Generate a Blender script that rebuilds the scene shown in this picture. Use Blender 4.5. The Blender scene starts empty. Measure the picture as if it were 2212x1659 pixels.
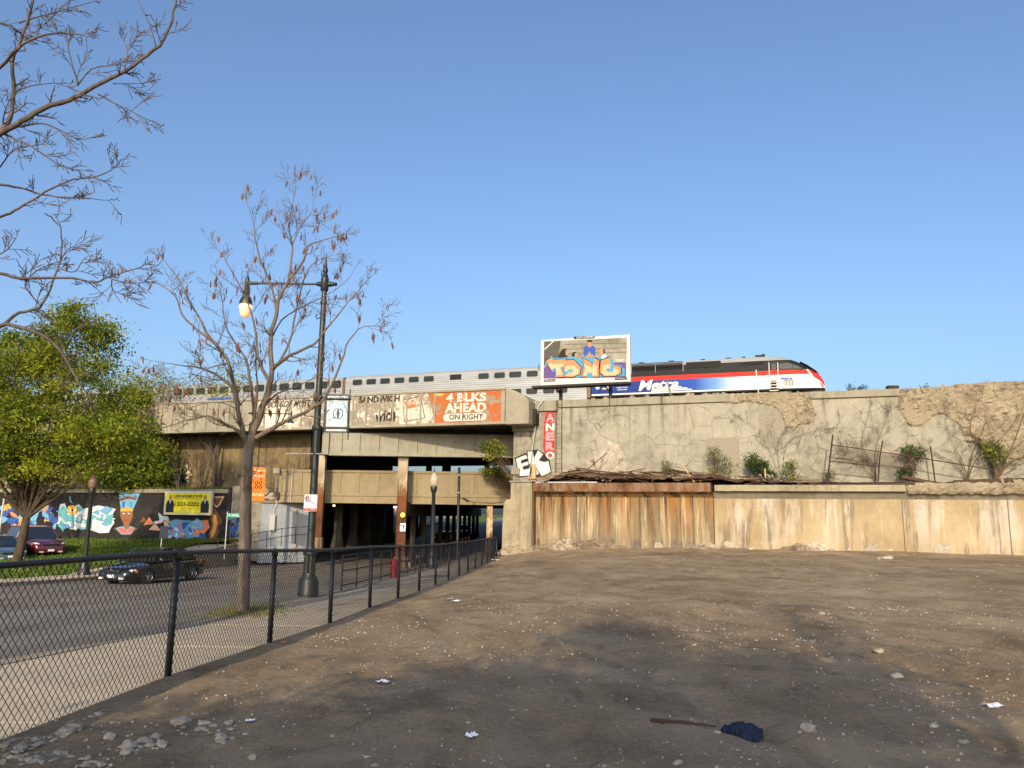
import bpy, bmesh, math, random
import numpy as np
from mathutils import Vector, Matrix, noise as mnoise
random.seed(7); np.random.seed(7)
sc = bpy.context.scene
COL = sc.collection
R = math.radians

# ---------------------------------------------------------------- camera, world, sun, exposure
EYE = 1.64
FPX = 1700.0; PITCH = math.atan(285/1700.0); ROLL = math.atan(0.013)
def setup_camera():
    cd = bpy.data.cameras.new('camera'); co = bpy.data.objects.new('camera', cd); COL.objects.link(co)
    cd.sensor_width = 36; cd.sensor_fit = 'HORIZONTAL'; cd.lens = 36*FPX/2212.0
    cd.clip_start = 0.1; cd.clip_end = 6000
    fwd = Vector((0, math.cos(PITCH), math.sin(PITCH))); up0 = Vector((0, -math.sin(PITCH), math.cos(PITCH)))
    rt0 = Vector((1, 0, 0))
    rt = rt0*math.cos(ROLL)+up0*math.sin(ROLL); up = up0*math.cos(ROLL)-rt0*math.sin(ROLL)
    m = Matrix((rt, up, -fwd)).transposed().to_4x4(); m.translation = (0, 0, EYE)
    co.matrix_world = m; sc.camera = co
setup_camera()
SUN_EL = 24.0; SUN_AZ = math.atan2(-0.165, -0.986)     # azimuth measured from +Y towards +X
w = bpy.data.worlds.new('World'); sc.world = w; w.use_nodes = True
nt = w.node_tree; nt.nodes.clear()
sky = nt.nodes.new('ShaderNodeTexSky'); sky.sky_type = 'NISHITA'; sky.sun_disc = False
sky.sun_elevation = R(SUN_EL); sky.sun_rotation = SUN_AZ
sky.air_density = 1.0; sky.dust_density = 4.2; sky.ozone_density = 4.2; sky.altitude = 100
bg = nt.nodes.new('ShaderNodeBackground'); bg.inputs['Strength'].default_value = 0.15
wo = nt.nodes.new('ShaderNodeOutputWorld')
nt.links.new(sky.outputs[0], bg.inputs[0]); nt.links.new(bg.outputs[0], wo.inputs[0])
sd = bpy.data.lights.new('sun', 'SUN'); sd.energy = 3.15; sd.angle = R(0.5); sd.color = (1.0, 0.82, 0.55)
so = bpy.data.objects.new('sun', sd); COL.objects.link(so)
to_sun = Vector((math.sin(SUN_AZ)*math.cos(R(SUN_EL)), math.cos(SUN_AZ)*math.cos(R(SUN_EL)), math.sin(R(SUN_EL))))
so.rotation_euler = to_sun.to_track_quat('Z', 'Y').to_euler(); so.location = (0, -20, 40)
sc.view_settings.view_transform = 'Standard'; sc.view_settings.look = 'None'
sc.view_settings.exposure = 0.6; sc.view_settings.gamma = 1.0
sc.view_settings.use_curve_mapping = False

# ---------------------------------------------------------------- measuring helpers (photo px -> world)
def ray(x, y):
    a = (x-1106.)/FPX; b = -(y-829.5)/FPX
    a2 = a*math.cos(ROLL)-b*math.sin(ROLL); b2 = b*math.cos(ROLL)+a*math.sin(ROLL)
    return Vector((a2, math.cos(PITCH)-b2*math.sin(PITCH), math.sin(PITCH)+b2*math.cos(PITCH)))
def atY(x, y, Y):
    d = ray(x, y); d = d*(Y/d.y); return Vector((d.x, Y, EYE+d.z))
def atZ(x, y, z):
    d = ray(x, y); d = d*((z-EYE)/d.z); return Vector((d.x, d.y, z))
TH = R(19.6); C_, S_ = math.cos(TH), math.sin(TH)
OL = (0.0, 47.0)        # origin of the retaining wall's line
OT = (26.9, 66.5)       # nose of the locomotive
def onP(x, y, O, off=0.0):
    d = ray(x, y); n = (S_, C_)
    t = (O[0]*n[0]+O[1]*n[1]+off)/(d.x*n[0]+d.y*n[1])
    X, Y = d.x*t, d.y*t
    return ((X-O[0])*C_-(Y-O[1])*S_, EYE+d.z*t)
def WL(x, y, off=0.0): return onP(x, y, OL, off)
def TR(x, y, off=0.0): return onP(x, y, OT, off)
def wl_world(s, off, z=0.0): return Vector((OL[0]+s*C_+off*S_, OL[1]-s*S_+off*C_, z))
def interp(x, xs, ys): return float(np.interp(x, xs, ys))
# fence line and levels along the street
def xf(Y): return 0.068*Y-3.94
ZF = ([-30, 2, 8.2, 11, 13.7, 16.5, 19.2, 22, 24.7, 27.5, 33, 38.5, 46.7, 60], [.08, .08, .03, -.07, -.17, -.22, -.31, -.4, -.46, -.52, -.63, -.69, -.79, -.85])
def zf(Y): return interp(Y, *ZF)
def zs(Y): return zf(Y)-interp(Y, [0, 8, 16, 30, 40, 60], [.02, .06, .12, .12, .22, .2])
def zr(Y): return interp(Y, [-30, 5, 10, 15, 20, 25, 30, 35, 42, 50, 76, 92, 112, 165, 300], [-.1, -.12, -.24, -.5, -.75, -1.0, -1.25, -1.45, -1.65, -1.75, -1.75, -1.3, .1, 1.25, 1.3])
def sp(off, Y): return xf(Y)+off

# ---------------------------------------------------------------- mesh builder
def link(o):
    COL.objects.link(o); return o
class MB:
    def __init__(s): s.v = []; s.f = []; s.m = []
    def add(s, vs, fs, mi=0):
        n = len(s.v); s.v.extend([tuple(p) for p in vs]); s.f.extend([tuple(i+n for i in f) for f in fs]); s.m.extend([mi]*len(fs)); return s
    def box(s, x0, x1, y0, y1, z0, z1, mi=0, mat=None):
        vs = [(x0,y0,z0),(x1,y0,z0),(x1,y1,z0),(x0,y1,z0),(x0,y0,z1),(x1,y0,z1),(x1,y1,z1),(x0,y1,z1)]
        if mat is not None: vs = [mat @ Vector(p) for p in vs]
        return s.add(vs, [(0,3,2,1),(4,5,6,7),(0,1,5,4),(1,2,6,5),(2,3,7,6),(3,0,4,7)], mi)
    def prism(s, pts, y0, y1, mi=0):           # polygon in x,z; front face at y0 (towards -y)
        n = len(pts)
        area = sum(pts[i][0]*pts[(i+1)%n][1]-pts[(i+1)%n][0]*pts[i][1] for i in range(n))
        if area < 0: pts = pts[::-1]
        vs = [(p[0], y0, p[1]) for p in pts]+[(p[0], y1, p[1]) for p in pts]
        fs = [tuple(range(n)), tuple(range(2*n-1, n-1, -1))]
        fs += [(i, i+n, (i+1) % n+n, (i+1) % n) for i in range(n)]
        return s.add(vs, fs, mi)
    def flat(s, pts, y, mi=0):                 # flat print facing -y
        n = len(pts)
        area = sum(pts[i][0]*pts[(i+1)%n][1]-pts[(i+1)%n][0]*pts[i][1] for i in range(n))
        if area < 0: pts = pts[::-1]
        return s.add([(p[0], y, p[1]) for p in pts], [tuple(range(n))], mi)
    def tube(s, pts, rad, n=6, cap=True, mi=0):
        pts = [Vector(p) for p in pts]
        if not hasattr(rad, '__len__'): rad = [rad]*len(pts)
        rings = []; ref = None; base = len(s.v); vs = []
        for i, p in enumerate(pts):
            a = pts[max(i-1, 0)]; b = pts[min(i+1, len(pts)-1)]; t = (b-a)
            if t.length < 1e-9: t = Vector((0, 0, 1))
            t.normalize()
            if ref is None: ref = Vector((1, 0, 0)) if abs(t.x) < .8 else Vector((0, 1, 0))
            u = ref-t*ref.dot(t)
            if u.length < 1e-6: u = t.orthogonal()
            u.normalize(); v = t.cross(u); ref = u
            for k in range(n):
                an = 2*math.pi*k/n
                vs.append(p+(u*math.cos(an)+v*math.sin(an))*rad[i])
        fs = []
        for i in range(len(pts)-1):
            for k in range(n):
                k2 = (k+1) % n
                fs.append((i*n+k, i*n+k2, (i+1)*n+k2, (i+1)*n+k))
        if cap:
            fs.append(tuple(range(n-1, -1, -1))); fs.append(tuple(range((len(pts)-1)*n, len(pts)*n)))
        return s.add(vs, fs, mi)
    def lathe(s, prof, n=16, c=(0, 0, 0), mi=0, axis='z', flute=0.0):
        vs = []; fs = []
        for r, z in prof:
            for k in range(n):
                a = 2*math.pi*k/n; rr = r*(1-flute*(k % 2))
                if axis == 'z': vs.append((c[0]+rr*math.cos(a), c[1]+rr*math.sin(a), c[2]+z))
                elif axis == 'y': vs.append((c[0]+rr*math.cos(a), c[1]+z, c[2]-rr*math.sin(a)))
                else: vs.append((c[0]+z, c[1]+rr*math.cos(a), c[2]+rr*math.sin(a)))
        for i in range(len(prof)-1):
            for k in range(n):
                k2 = (k+1) % n; fs.append((i*n+k, i*n+k2, (i+1)*n+k2, (i+1)*n+k))
        fs.append(tuple(range(n-1, -1, -1))); fs.append(tuple(range((len(prof)-1)*n, len(prof)*n)))
        return s.add(vs, fs, mi)
    def rock(s, c, r, sx=1, sy=1, sz=.7, mi=0, seed=0, sub=1):
        bm = bmesh.new(); bmesh.ops.create_icosphere(bm, subdivisions=sub, radius=1)
        off = Vector((seed*3.1, seed*1.7, seed*.9)); vs = []
        for v in bm.verts:
            k = 1+.55*mnoise.noise(v.co*1.1+off)+.25*mnoise.noise(v.co*2.7+off)
            p = v.co*k; vs.append((c[0]+p.x*r*sx, c[1]+p.y*r*sy, c[2]+p.z*r*sz))
        bm.verts.index_update()
        fs = [tuple(v.index for v in f.verts) for f in bm.faces]; bm.free()
        return s.add(vs, fs, mi)
    def mesh(s, name, mats, smooth=False):
        me = bpy.data.meshes.new(name); me.from_pydata(s.v, [], s.f)
        if not isinstance(mats, (list, tuple)): mats = [mats]
        for m in mats: me.materials.append(m)
        if len(mats) > 1: me.polygons.foreach_set('material_index', s.m)
        if smooth: me.polygons.foreach_set('use_smooth', [True]*len(s.f))
        me.update(); return me
    def build(s, name, mats, parent=None, smooth=False, bevel=0.0, loc=None, angle=None):
        o = bpy.data.objects.new(name, s.mesh(name, mats, smooth)); link(o)
        if parent is not None: o.parent = parent
        if loc is not None: o.location = loc
        if bevel:
            b = o.modifiers.new('bevel', 'BEVEL'); b.width = bevel; b.segments = 2; b.limit_method = 'ANGLE'; b.angle_limit = R(40)
        if smooth and angle: o.data.set_sharp_from_angle(angle=R(angle))
        return o
def tag(o, label=None, cat=None, group=None, kind=None):
    for k, v in (('label', label), ('category', cat), ('group', group), ('kind', kind)):
        if v: o[k] = v
    return o
def thing(name, label, cat, loc=(0, 0, 0), rotz=0.0, group=None):
    o = bpy.data.objects.new(name, None); link(o); o.empty_display_size = .3
    o.location = loc; o.rotation_euler = (0, 0, rotz)
    return tag(o, label, cat, group)
def wall_thing(name, label, cat, group=None, O=OL): return thing(name, label, cat, (O[0], O[1], 0), -TH, group)
def kids(o): return [c for c in bpy.data.objects if c.parent == o]
def copy_tree(o, parent=None, ch=None):
    if ch is None:
        ch = {}
        for x in bpy.data.objects:
            if x.parent: ch.setdefault(x.parent.name, []).append(x)
    c = o.copy(); COL.objects.link(c)
    if parent is not None: c.parent = parent
    for k in ch.get(o.name, []): copy_tree(k, c, ch)
    return c

# ---------------------------------------------------------------- material helpers
def lin(r, g=None, b=None):
    if g is None: r, g, b = r
    f = lambda c: (c/255/12.92 if c/255 <= .04045 else ((c/255+.055)/1.055)**2.4)
    return (f(r), f(g), f(b), 1)
class G:
    def __init__(s, name):
        s.mat = bpy.data.materials.new(name); s.mat.use_nodes = True
        s.t = s.mat.node_tree; s.N = s.t.nodes; s.N.clear()
        s.out = s.N.new('ShaderNodeOutputMaterial'); s.p = s.N.new('ShaderNodeBsdfPrincipled')
        s.t.links.new(s.p.outputs[0], s.out.inputs[0]); s._co = None
    def L(s, a, b): s.t.links.new(a, b)
    def co(s, kind='Object'):
        if s._co is None: s._co = s.N.new('ShaderNodeTexCoord')
        return s._co.outputs[kind]
    def geo(s):
        n = s.N.new('ShaderNodeNewGeometry'); return n.outputs['Position']
    def put(s, inp, v):
        if hasattr(v, 'is_output') or hasattr(v, 'links'): s.L(v, inp)
        else:
            try: inp.default_value = v
            except Exception: inp.default_value = tuple(v)[:3]
    def mapv(s, scale=(1, 1, 1), vec=None, loc=(0, 0, 0), rot=(0, 0, 0)):
        n = s.N.new('ShaderNodeMapping'); n.inputs['Scale'].default_value = scale; n.inputs['Location'].default_value = loc; n.inputs['Rotation'].default_value = rot
        s.L(vec if vec is not None else s.co(), n.inputs['Vector']); return n.outputs[0]
    def noise(s, scale=5, detail=4, rough=.55, vec=None, dist=0.0):
        n = s.N.new('ShaderNodeTexNoise'); n.inputs['Scale'].default_value = scale; n.inputs['Detail'].default_value = detail
        n.inputs['Roughness'].default_value = rough; n.inputs['Distortion'].default_value = dist
        s.L(vec if vec is not None else s.co(), n.inputs['Vector']); return n.outputs['Fac']
    def voro(s, scale=5, feature='F1', vec=None, rand=1.0, out='Distance'):
        n = s.N.new('ShaderNodeTexVoronoi'); n.feature = feature; n.inputs['Scale'].default_value = scale
        n.inputs['Randomness'].default_value = rand
        s.L(vec if vec is not None else s.co(), n.inputs['Vector']); return n.outputs[out]
    def ramp(s, fac, stops, interp='LINEAR'):
        n = s.N.new('ShaderNodeValToRGB'); n.color_ramp.interpolation = interp; e = n.color_ramp.elements
        while len(e) < len(stops): e.new(.5)
        for i, (p, c) in enumerate(stops):
            e[i].position = p
            if not hasattr(c, '__len__'): c = (c, c, c)
            e[i].color = tuple(c)[:3]+(1,)
        s.L(fac, n.inputs[0]); return n.outputs[0]
    def mix(s, fac, a, b, mode='MIX'):
        n = s.N.new('ShaderNodeMix'); n.data_type = 'RGBA'; n.blend_type = mode
        s.put(n.inputs[0], fac); 
        for i, v in ((6, a), (7, b)):
            if hasattr(v, 'is_output'): s.L(v, n.inputs[i])
            else: n.inputs[i].default_value = tuple(v)[:3]+(1,)
        return n.outputs[2]
    def math(s, op, a, b=0.0, c=None, clamp=False):
        n = s.N.new('ShaderNodeMath'); n.operation = op; n.use_clamp = clamp
        s.put(n.inputs[0], a); s.put(n.inputs[1], b)
        if c is not None: s.put(n.inputs[2], c)
        return n.outputs[0]
    def sep(s, vec=None):
        n = s.N.new('ShaderNodeSeparateXYZ'); s.L(vec if vec is not None else s.co(), n.inputs[0]); return n.outputs
    def mr(s, v, a, b, c=0.0, d=1.0):
        n = s.N.new('ShaderNodeMapRange'); n.inputs['From Min'].default_value = a; n.inputs['From Max'].default_value = b
        n.inputs['To Min'].default_value = c; n.inputs['To Max'].default_value = d; s.put(n.inputs['Value'], v); return n.outputs[0]
    def fin(s, color, rough=.9, bump=None, bstr=.3, bdist=.02, metal=0.0, spec=.3, emit=None, estr=0.0, coat=0.0):
        s.put(s.p.inputs['Base Color'], color); s.put(s.p.inputs['Roughness'], rough); s.p.inputs['Metallic'].default_value = metal
        s.p.inputs['Specular IOR Level'].default_value = spec; s.p.inputs['Coat Weight'].default_value = coat
        if bump is not None:
            n = s.N.new('ShaderNodeBump'); n.inputs['Strength'].default_value = bstr; n.inputs['Distance'].default_value = bdist
            s.L(bump, n.inputs['Height']); s.L(n.outputs[0], s.p.inputs['Normal'])
        if emit is not None:
            s.put(s.p.inputs['Emission Color'], emit); s.p.inputs['Emission Strength'].default_value = estr
        return s.mat
M = {}
def plain(name, c, rough=.7, var=.18, scale=6, metal=0.0, spec=.3, bump=.1, coat=0.0):
    g = G(name); n = g.noise(scale, 5, .6); n2 = g.noise(scale*9, 3, .6)
    f = g.math('ADD', g.math('MULTIPLY', n, .7), g.math('MULTIPLY', n2, .3))
    c = tuple(c)[:3]
    colr = g.ramp(f, [(.25, tuple(max(0, x*(1-var)) for x in c)), (.75, tuple(min(1, x*(1+var)) for x in c))])
    M[name] = g.fin(colr, rough, n2 if bump else None, bump, .01, metal, spec, coat=coat); return M[name]
def glow(name, c, e, strength, rough=.4):
    g = G(name); M[name] = g.fin(c, rough, emit=e, estr=strength); return M[name]
def print_(name, c, rough=.75, wear=.12):     # flat paint or print, slightly worn
    g = G(name); n = g.noise(14, 5, .65); c = tuple(c)[:3]
    colr = g.ramp(n, [(.3, tuple(x*(1-wear) for x in c)), (.7, tuple(min(1, x*(1+wear)) for x in c))])
    M[name] = g.fin(colr, rough); return M[name]

plain('black_metal', (.012, .012, .013), .45, .3, 10, spec=.5)
plain('green_black_metal', (.014, .017, .015), .42, .3, 8, spec=.5)
plain('fence_black', (.010, .010, .011), .5, .2, 10, spec=.4, bump=0)
plain('rubber', (.012, .012, .012), .85, .2, 20)
plain('chrome', (.55, .55, .55), .25, .05, 5, metal=1, bump=0)
plain('alloy', (.42, .43, .44), .35, .1, 5, metal=.9, bump=0)
plain('car_black', (.008, .0075, .008), .18, .1, 3, spec=.6, bump=0, coat=1)
plain('car_red', (.075, .006, .010), .22, .1, 3, spec=.6, bump=0, coat=1)
plain('car_blue_grey', (.05, .075, .10), .25, .1, 3, spec=.6, bump=0, coat=1)
plain('car_glass', (.012, .016, .018), .06, .05, 3, spec=.8, bump=0, coat=1)
plain('lamp_clear', (.55, .55, .52), .12, .1, 20, spec=.7, bump=0, coat=1)
plain('amber_plastic', (.6, .2, .03), .3, .1, 20, bump=0)
plain('red_plastic', (.25, .012, .012), .3, .1, 20, bump=0)
plain('silver', (.42, .43, .43), .5, .1, 4, metal=.3)
plain('white_paint', (.50, .49, .47), .6, .12, 5)
plain('galvanized', (.38, .40, .42), .5, .2, 12, metal=.5)
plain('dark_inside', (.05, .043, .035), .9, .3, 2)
plain('dark_steel', (.03, .026, .022), .8, .3, 3)
plain('hydrant_red', (.32, .02, .018), .5, .25, 12)
plain('cloth_navy', (.012, .02, .045), .9, .35, 8)
plain('paper_white', (.75, .76, .78), .8, .1, 10)
plain('wood_grey', (.19, .13, .085), .9, .3, 7)
plain('wood_dark', (.07, .042, .028), .9, .4, 6)
plain('wood_pale', (.42, .28, .15), .85, .25, 7)
print_('ink_black', (.015, .014, .014)); print_('ink_white', (.58, .59, .56)); print_('ink_red', (.36, .025, .025))
print_('sign_white', (.62, .66, .70), .45); print_('sign_yellow', (.78, .66, .02), .5); print_('sign_green', (.02, .22, .16), .5)
print_('banner_orange', (.55, .15, .015), .7); print_('banner_blue', (.50, .66, .74), .7); print_('ink_blue', (.03, .09, .36))
print_('cream', (.62, .57, .44)); print_('pink_paint', (.66, .36, .42), wear=.25); print_('skin', (.36, .19, .11)); print_('suit', (.02, .022, .035))
print_('tan_skin', (.22, .10, .05)); print_('mural_black', (.018, .018, .02), wear=.4)
for nm, c in dict(teal=(.10, .33, .37), sky=(.13, .31, .50), deep=(.03, .08, .28), pale=(.52, .57, .62), salmon=(.56, .20, .10), peach=(.60, .36, .22), cyan=(.05, .25, .40), navy=(.012, .014, .05),
                  purple=(.10, .06, .20), gold=(.55, .30, .06), green=(.05, .30, .16), brown=(.17, .065, .03), rose=(.55, .12, .13)).items(): print_('spray_'+nm, c, wear=.22)

def concrete(name, c0, c1, c2, streak=.5, cracks=0.0, pit=.3, zdark=None, stain=(.10, .085, .06), sscale=2.2):
    g = G(name)
    big = g.noise(.35, 5, .6); mid = g.noise(2.3, 6, .65); fine = g.noise(26, 4, .7)
    f = g.math('ADD', g.math('MULTIPLY', big, .55), g.math('MULTIPLY', mid, .45))
    colr = g.ramp(f, [(.34, c0), (.5, c1), (.66, c2)])
    colr = g.mix(.35, colr, g.ramp(fine, [(.3, .45), (.7, .62)]), 'OVERLAY')
    if streak:
        sv = g.noise(sscale, 6, .7, g.mapv((1.0, 1.0, .07)), .4)
        sv = g.math('MULTIPLY', g.ramp(sv, [(.52, 0), (.68, 1)]), streak)
        if zdark: sv = g.math('MULTIPLY', sv, g.mr(g.sep()[2], zdark[0], zdark[1], .25, 1))
        colr = g.mix(sv, colr, stain)
    h = g.math('ADD', mid, g.math('MULTIPLY', fine, pit))
    if cracks:
        v = g.mapv((1, 1, 1)); n = g.N.new('ShaderNodeTexNoise'); n.inputs['Scale'].default_value = 2.0; g.L(v, n.inputs['Vector'])
        dv = g.N.new('ShaderNodeVectorMath'); dv.operation = 'MULTIPLY_ADD'; g.L(n.outputs['Color'], dv.inputs[0]); dv.inputs[1].default_value = (.35, 0, .35); g.L(v, dv.inputs[2])
        e = g.voro(.85, 'DISTANCE_TO_EDGE', dv.outputs[0]); e2 = g.voro(2.0, 'DISTANCE_TO_EDGE', dv.outputs[0])
        k = g.math('MAXIMUM', g.ramp(e, [(.004, 1), (.013, 0)]), g.math('MULTIPLY', g.ramp(e2, [(.004, 1), (.016, 0)]), g.ramp(g.noise(.5, 3), [(.5, 0), (.6, 1)])))
        k = g.math('MULTIPLY', k, g.ramp(g.noise(.45, 3, .5, g.mapv((1, 1, 1), loc=(7, 3, 2))), [(.38, 0), (.52, 1)]))
        colr = g.mix(g.math('MULTIPLY', k, cracks), colr, (.055, .045, .03)); h = g.math('SUBTRACT', h, k)
    M[name] = g.fin(colr, .93, h, .5, .03, spec=.2); return M[name]
concrete('wall_upper', (.155, .138, .104), (.265, .245, .192), (.325, .30, .235), .75, .62, zdark=(4.5, 8.3))
concrete('wall_coping', (.165, .148, .11), (.235, .212, .16), (.285, .26, .20), .5)
concrete('pillar_concrete', (.19, .158, .105), (.275, .232, .155), (.335, .288, .2), .5, .3)
concrete('girder_concrete', (.19, .172, .13), (.255, .23, .175), (.31, .28, .215), .35)
concrete('panel_tan', (.175, .138, .083), (.225, .18, .11), (.265, .215, .133), .12)
concrete('panel_grey', (.185, .172, .136), (.24, .223, .175), (.285, .267, .213), .2)
concrete('abutment_brown', (.07, .052, .03), (.15, .11, .06), (.24, .18, .10), .85, 0, stain=(.03, .022, .012), sscale=1.2)
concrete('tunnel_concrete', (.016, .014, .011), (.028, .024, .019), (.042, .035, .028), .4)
concrete('white_wall', (.24, .265, .285), (.31, .335, .36), (.37, .39, .41), .25, stain=(.22, .21, .19))
concrete('sidewalk_concrete', (.34, .275, .195), (.43, .355, .255), (.50, .42, .31), 0, 0)
concrete('kerb_concrete', (.22, .18, .125), (.30, .25, .18), (.37, .31, .23), 0, 0)
concrete('mural_ground', (.015, .014, .015), (.024, .022, .022), (.04, .036, .034), .2, stain=(.06, .055, .05))
concrete('rubble_pale', (.22, .185, .145), (.33, .285, .225), (.44, .39, .315), 0, 0)

def stained_wall(name, left):
    g = G(name)
    big = g.noise(.5, 5, .6); fine = g.noise(20, 5, .7); mid = g.noise(3, 5, .65)
    base = g.ramp(big, [(.3, (.25, .185, .105)), (.5, (.325, .25, .145)), (.7, (.39, .31, .195))])
    base = g.mix(.4, base, g.ramp(fine, [(.3, .40), (.7, .62)]), 'OVERLAY')
    z = g.sep()[2]; x = g.sep()[0]
    def streaks(sc_, st, lo, hi, loc, dist=.3):
        return g.ramp(g.noise(sc_, 5, .68, g.mapv((1, 1, st), loc=loc), dist), [(lo, 0), (hi, 1)])
    if left:
        grey = g.math('MULTIPLY', streaks(1.5, .10, .455, .52, (3, 0, 5)), g.ramp(g.math('ADD', z, g.math('MULTIPLY', mid, 1.2)), [(.0, .3), (.25, 1), (.85, 1), (1.0, .6)]))
        base = g.mix(g.math('MULTIPLY', grey, .95), base, (.075, .066, .055))
        rust = streaks(1.9, .035, .44, .56, (11, 0, 1))
        rust = g.math('MULTIPLY', rust, g.mr(z, -.2, 2.8, .15, 1)); tb_ = g.math('MULTIPLY', g.mr(g.math('ADD', z, g.math('MULTIPLY', mid, .9)), 2.1, 3.0, 0, 1), .6); base = g.mix(tb_, base, (.20, .115, .045))
        base = g.mix(g.math('MULTIPLY', rust, .85), base, (.26, .115, .03))
        pale = streaks(3.6, .03, .57, .63, (1, 0, 9)); base = g.mix(g.math('MULTIPLY', pale, .75), base, (.48, .40, .25))
        dark = streaks(2.4, .05, .50, .58, (5, 0, 2)); base = g.mix(g.math('MULTIPLY', dark, g.mr(z, .4, 2.9, .3, 1)), base, (.05, .035, .022))
        low = g.math('MULTIPLY', g.ramp(mid, [(.4, 0), (.62, 1)]), g.mr(z, .9, .1, 0, .8)); base = g.mix(low, base, (.17, .15, .13))
    else:
        pale = g.math('MULTIPLY', streaks(1.0, .12, .51, .60, (2, 0, 4)), g.mr(z, .2, 2.2, .35, 1)); base = g.mix(g.math('MULTIPLY', pale, .62), base, (.50, .47, .43))
        grey = streaks(2.1, .10, .53, .60, (8, 0, 3)); base = g.mix(g.math('MULTIPLY', grey, .75), base, (.15, .125, .095))
        w2 = g.math('MULTIPLY', g.ramp(mid, [(.56, 0), (.66, 1)]), g.mr(z, .7, 0, .0, .8)); base = g.mix(w2, base, (.48, .44, .39))
        top = g.math('MULTIPLY', g.ramp(g.noise(5, 5, .7), [(.42, 0), (.6, 1)]), g.mr(z, 1.6, 2.8, 0, .65)); base = g.mix(top, base, (.24, .19, .13))
    brd = g.math('FRACT', g.math('MULTIPLY', z, 4.0)); brd = g.math('MULTIPLY', g.ramp(brd, [(.0, 1), (.05, 0)]), g.ramp(g.noise(1.5, 3), [(.4, 0), (.6, 1)]))
    base = g.mix(g.math('MULTIPLY', brd, .3), base, (.2, .14, .07))
    M[name] = g.fin(base, .92, g.math('ADD', mid, g.math('MULTIPLY', fine, .3)), .45, .03, spec=.2)
stained_wall('wall_stained', True); stained_wall('wall_bleached', False)

def rust_mat(name, paint, rustc=(.19, .062, .018), lo=.42, hi=.56, zfade=None):
    g = G(name); a = g.noise(3.2, 7, .7, g.mapv((1, 1, .35))); f = g.noise(24, 5, .7)
    rc = g.ramp(f, [(.3, tuple(x*.55 for x in rustc)), (.5, rustc), (.75, (rustc[0]*1.7, rustc[1]*1.9, rustc[2]*2.2))])
    rc = g.mix(g.ramp(g.noise(.9, 6, .7, g.mapv((1, 1, .5), loc=(2, 5, 3))), [(.42, .0), (.62, .85)]), rc, (.035, .018, .010))
    k = g.ramp(a, [(lo, 0), (hi, 1)])
    if zfade: k = g.math('MAXIMUM', g.math('MULTIPLY', k, g.mr(g.sep()[2], zfade[0], zfade[1], 1, .15)), g.mr(g.math('ADD', g.sep()[2], g.math('MULTIPLY', a, 2.0)), zfade[0]+1.4, zfade[0]+.6, 0, 1))
    M[name] = g.fin(g.mix(k, paint, rc), .85, f, .4, .02, spec=.25)
rust_mat('rust_rail', (.055, .032, .022), (.075, .035, .02)); rust_mat('rust_beam', (.20, .13, .08), (.15, .055, .016), .38, .62)
rust_mat('rust_column', (.42, .36, .25), (.135, .046, .015), .40, .55, (3.2, 5.0)); rust_mat('rust_column_paint', (.42, .33, .22), (.22, .085, .03), .45, .58)

def painted_girder(name, c, conc=(.24, .205, .15), lo=.50, hi=.53, sc_=1.6):
    g = G(name); a = g.noise(sc_, 8, .68); b = g.noise(9, 5, .7)
    k = g.ramp(g.math('ADD', g.math('MULTIPLY', a, .75), g.math('MULTIPLY', b, .25)), [(lo, 0), (hi, 1)])
    cc = g.mix(.35, c, g.ramp(g.noise(6, 5, .6), [(.3, .35), (.7, .65)]), 'OVERLAY')
    co_ = g.ramp(b, [(.3, tuple(x*.7 for x in conc)), (.7, tuple(x*1.2 for x in conc))])
    rs = g.math('MULTIPLY', g.ramp(g.noise(2.5, 6, .7, g.mapv((1, 1, .2), loc=(4, 0, 1))), [(.56, 0), (.66, 1)]), .5)
    cc = g.mix(rs, cc, (.24, .13, .06))
    M[name] = g.fin(g.mix(k, co_, cc), .85, g.math('ADD', k, b), .25, .01, spec=.25)
painted_girder('paint_orange', (.36, .095, .025), lo=.44, hi=.48); painted_girder('paint_white', (.46, .42, .35), lo=.455, hi=.485); painted_girder('paint_white_worn', (.48, .44, .38), lo=.52, hi=.54)
painted_girder('paint_letter_white', (.55, .50, .42), (.30, .12, .05), .37, .41); painted_girder('paint_letter_black', (.022, .02, .022), (.40, .36, .29), .36, .40); painted_girder('paint_letter_orange', (.45, .13, .05), (.5, .44, .36), .46, .5)

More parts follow.
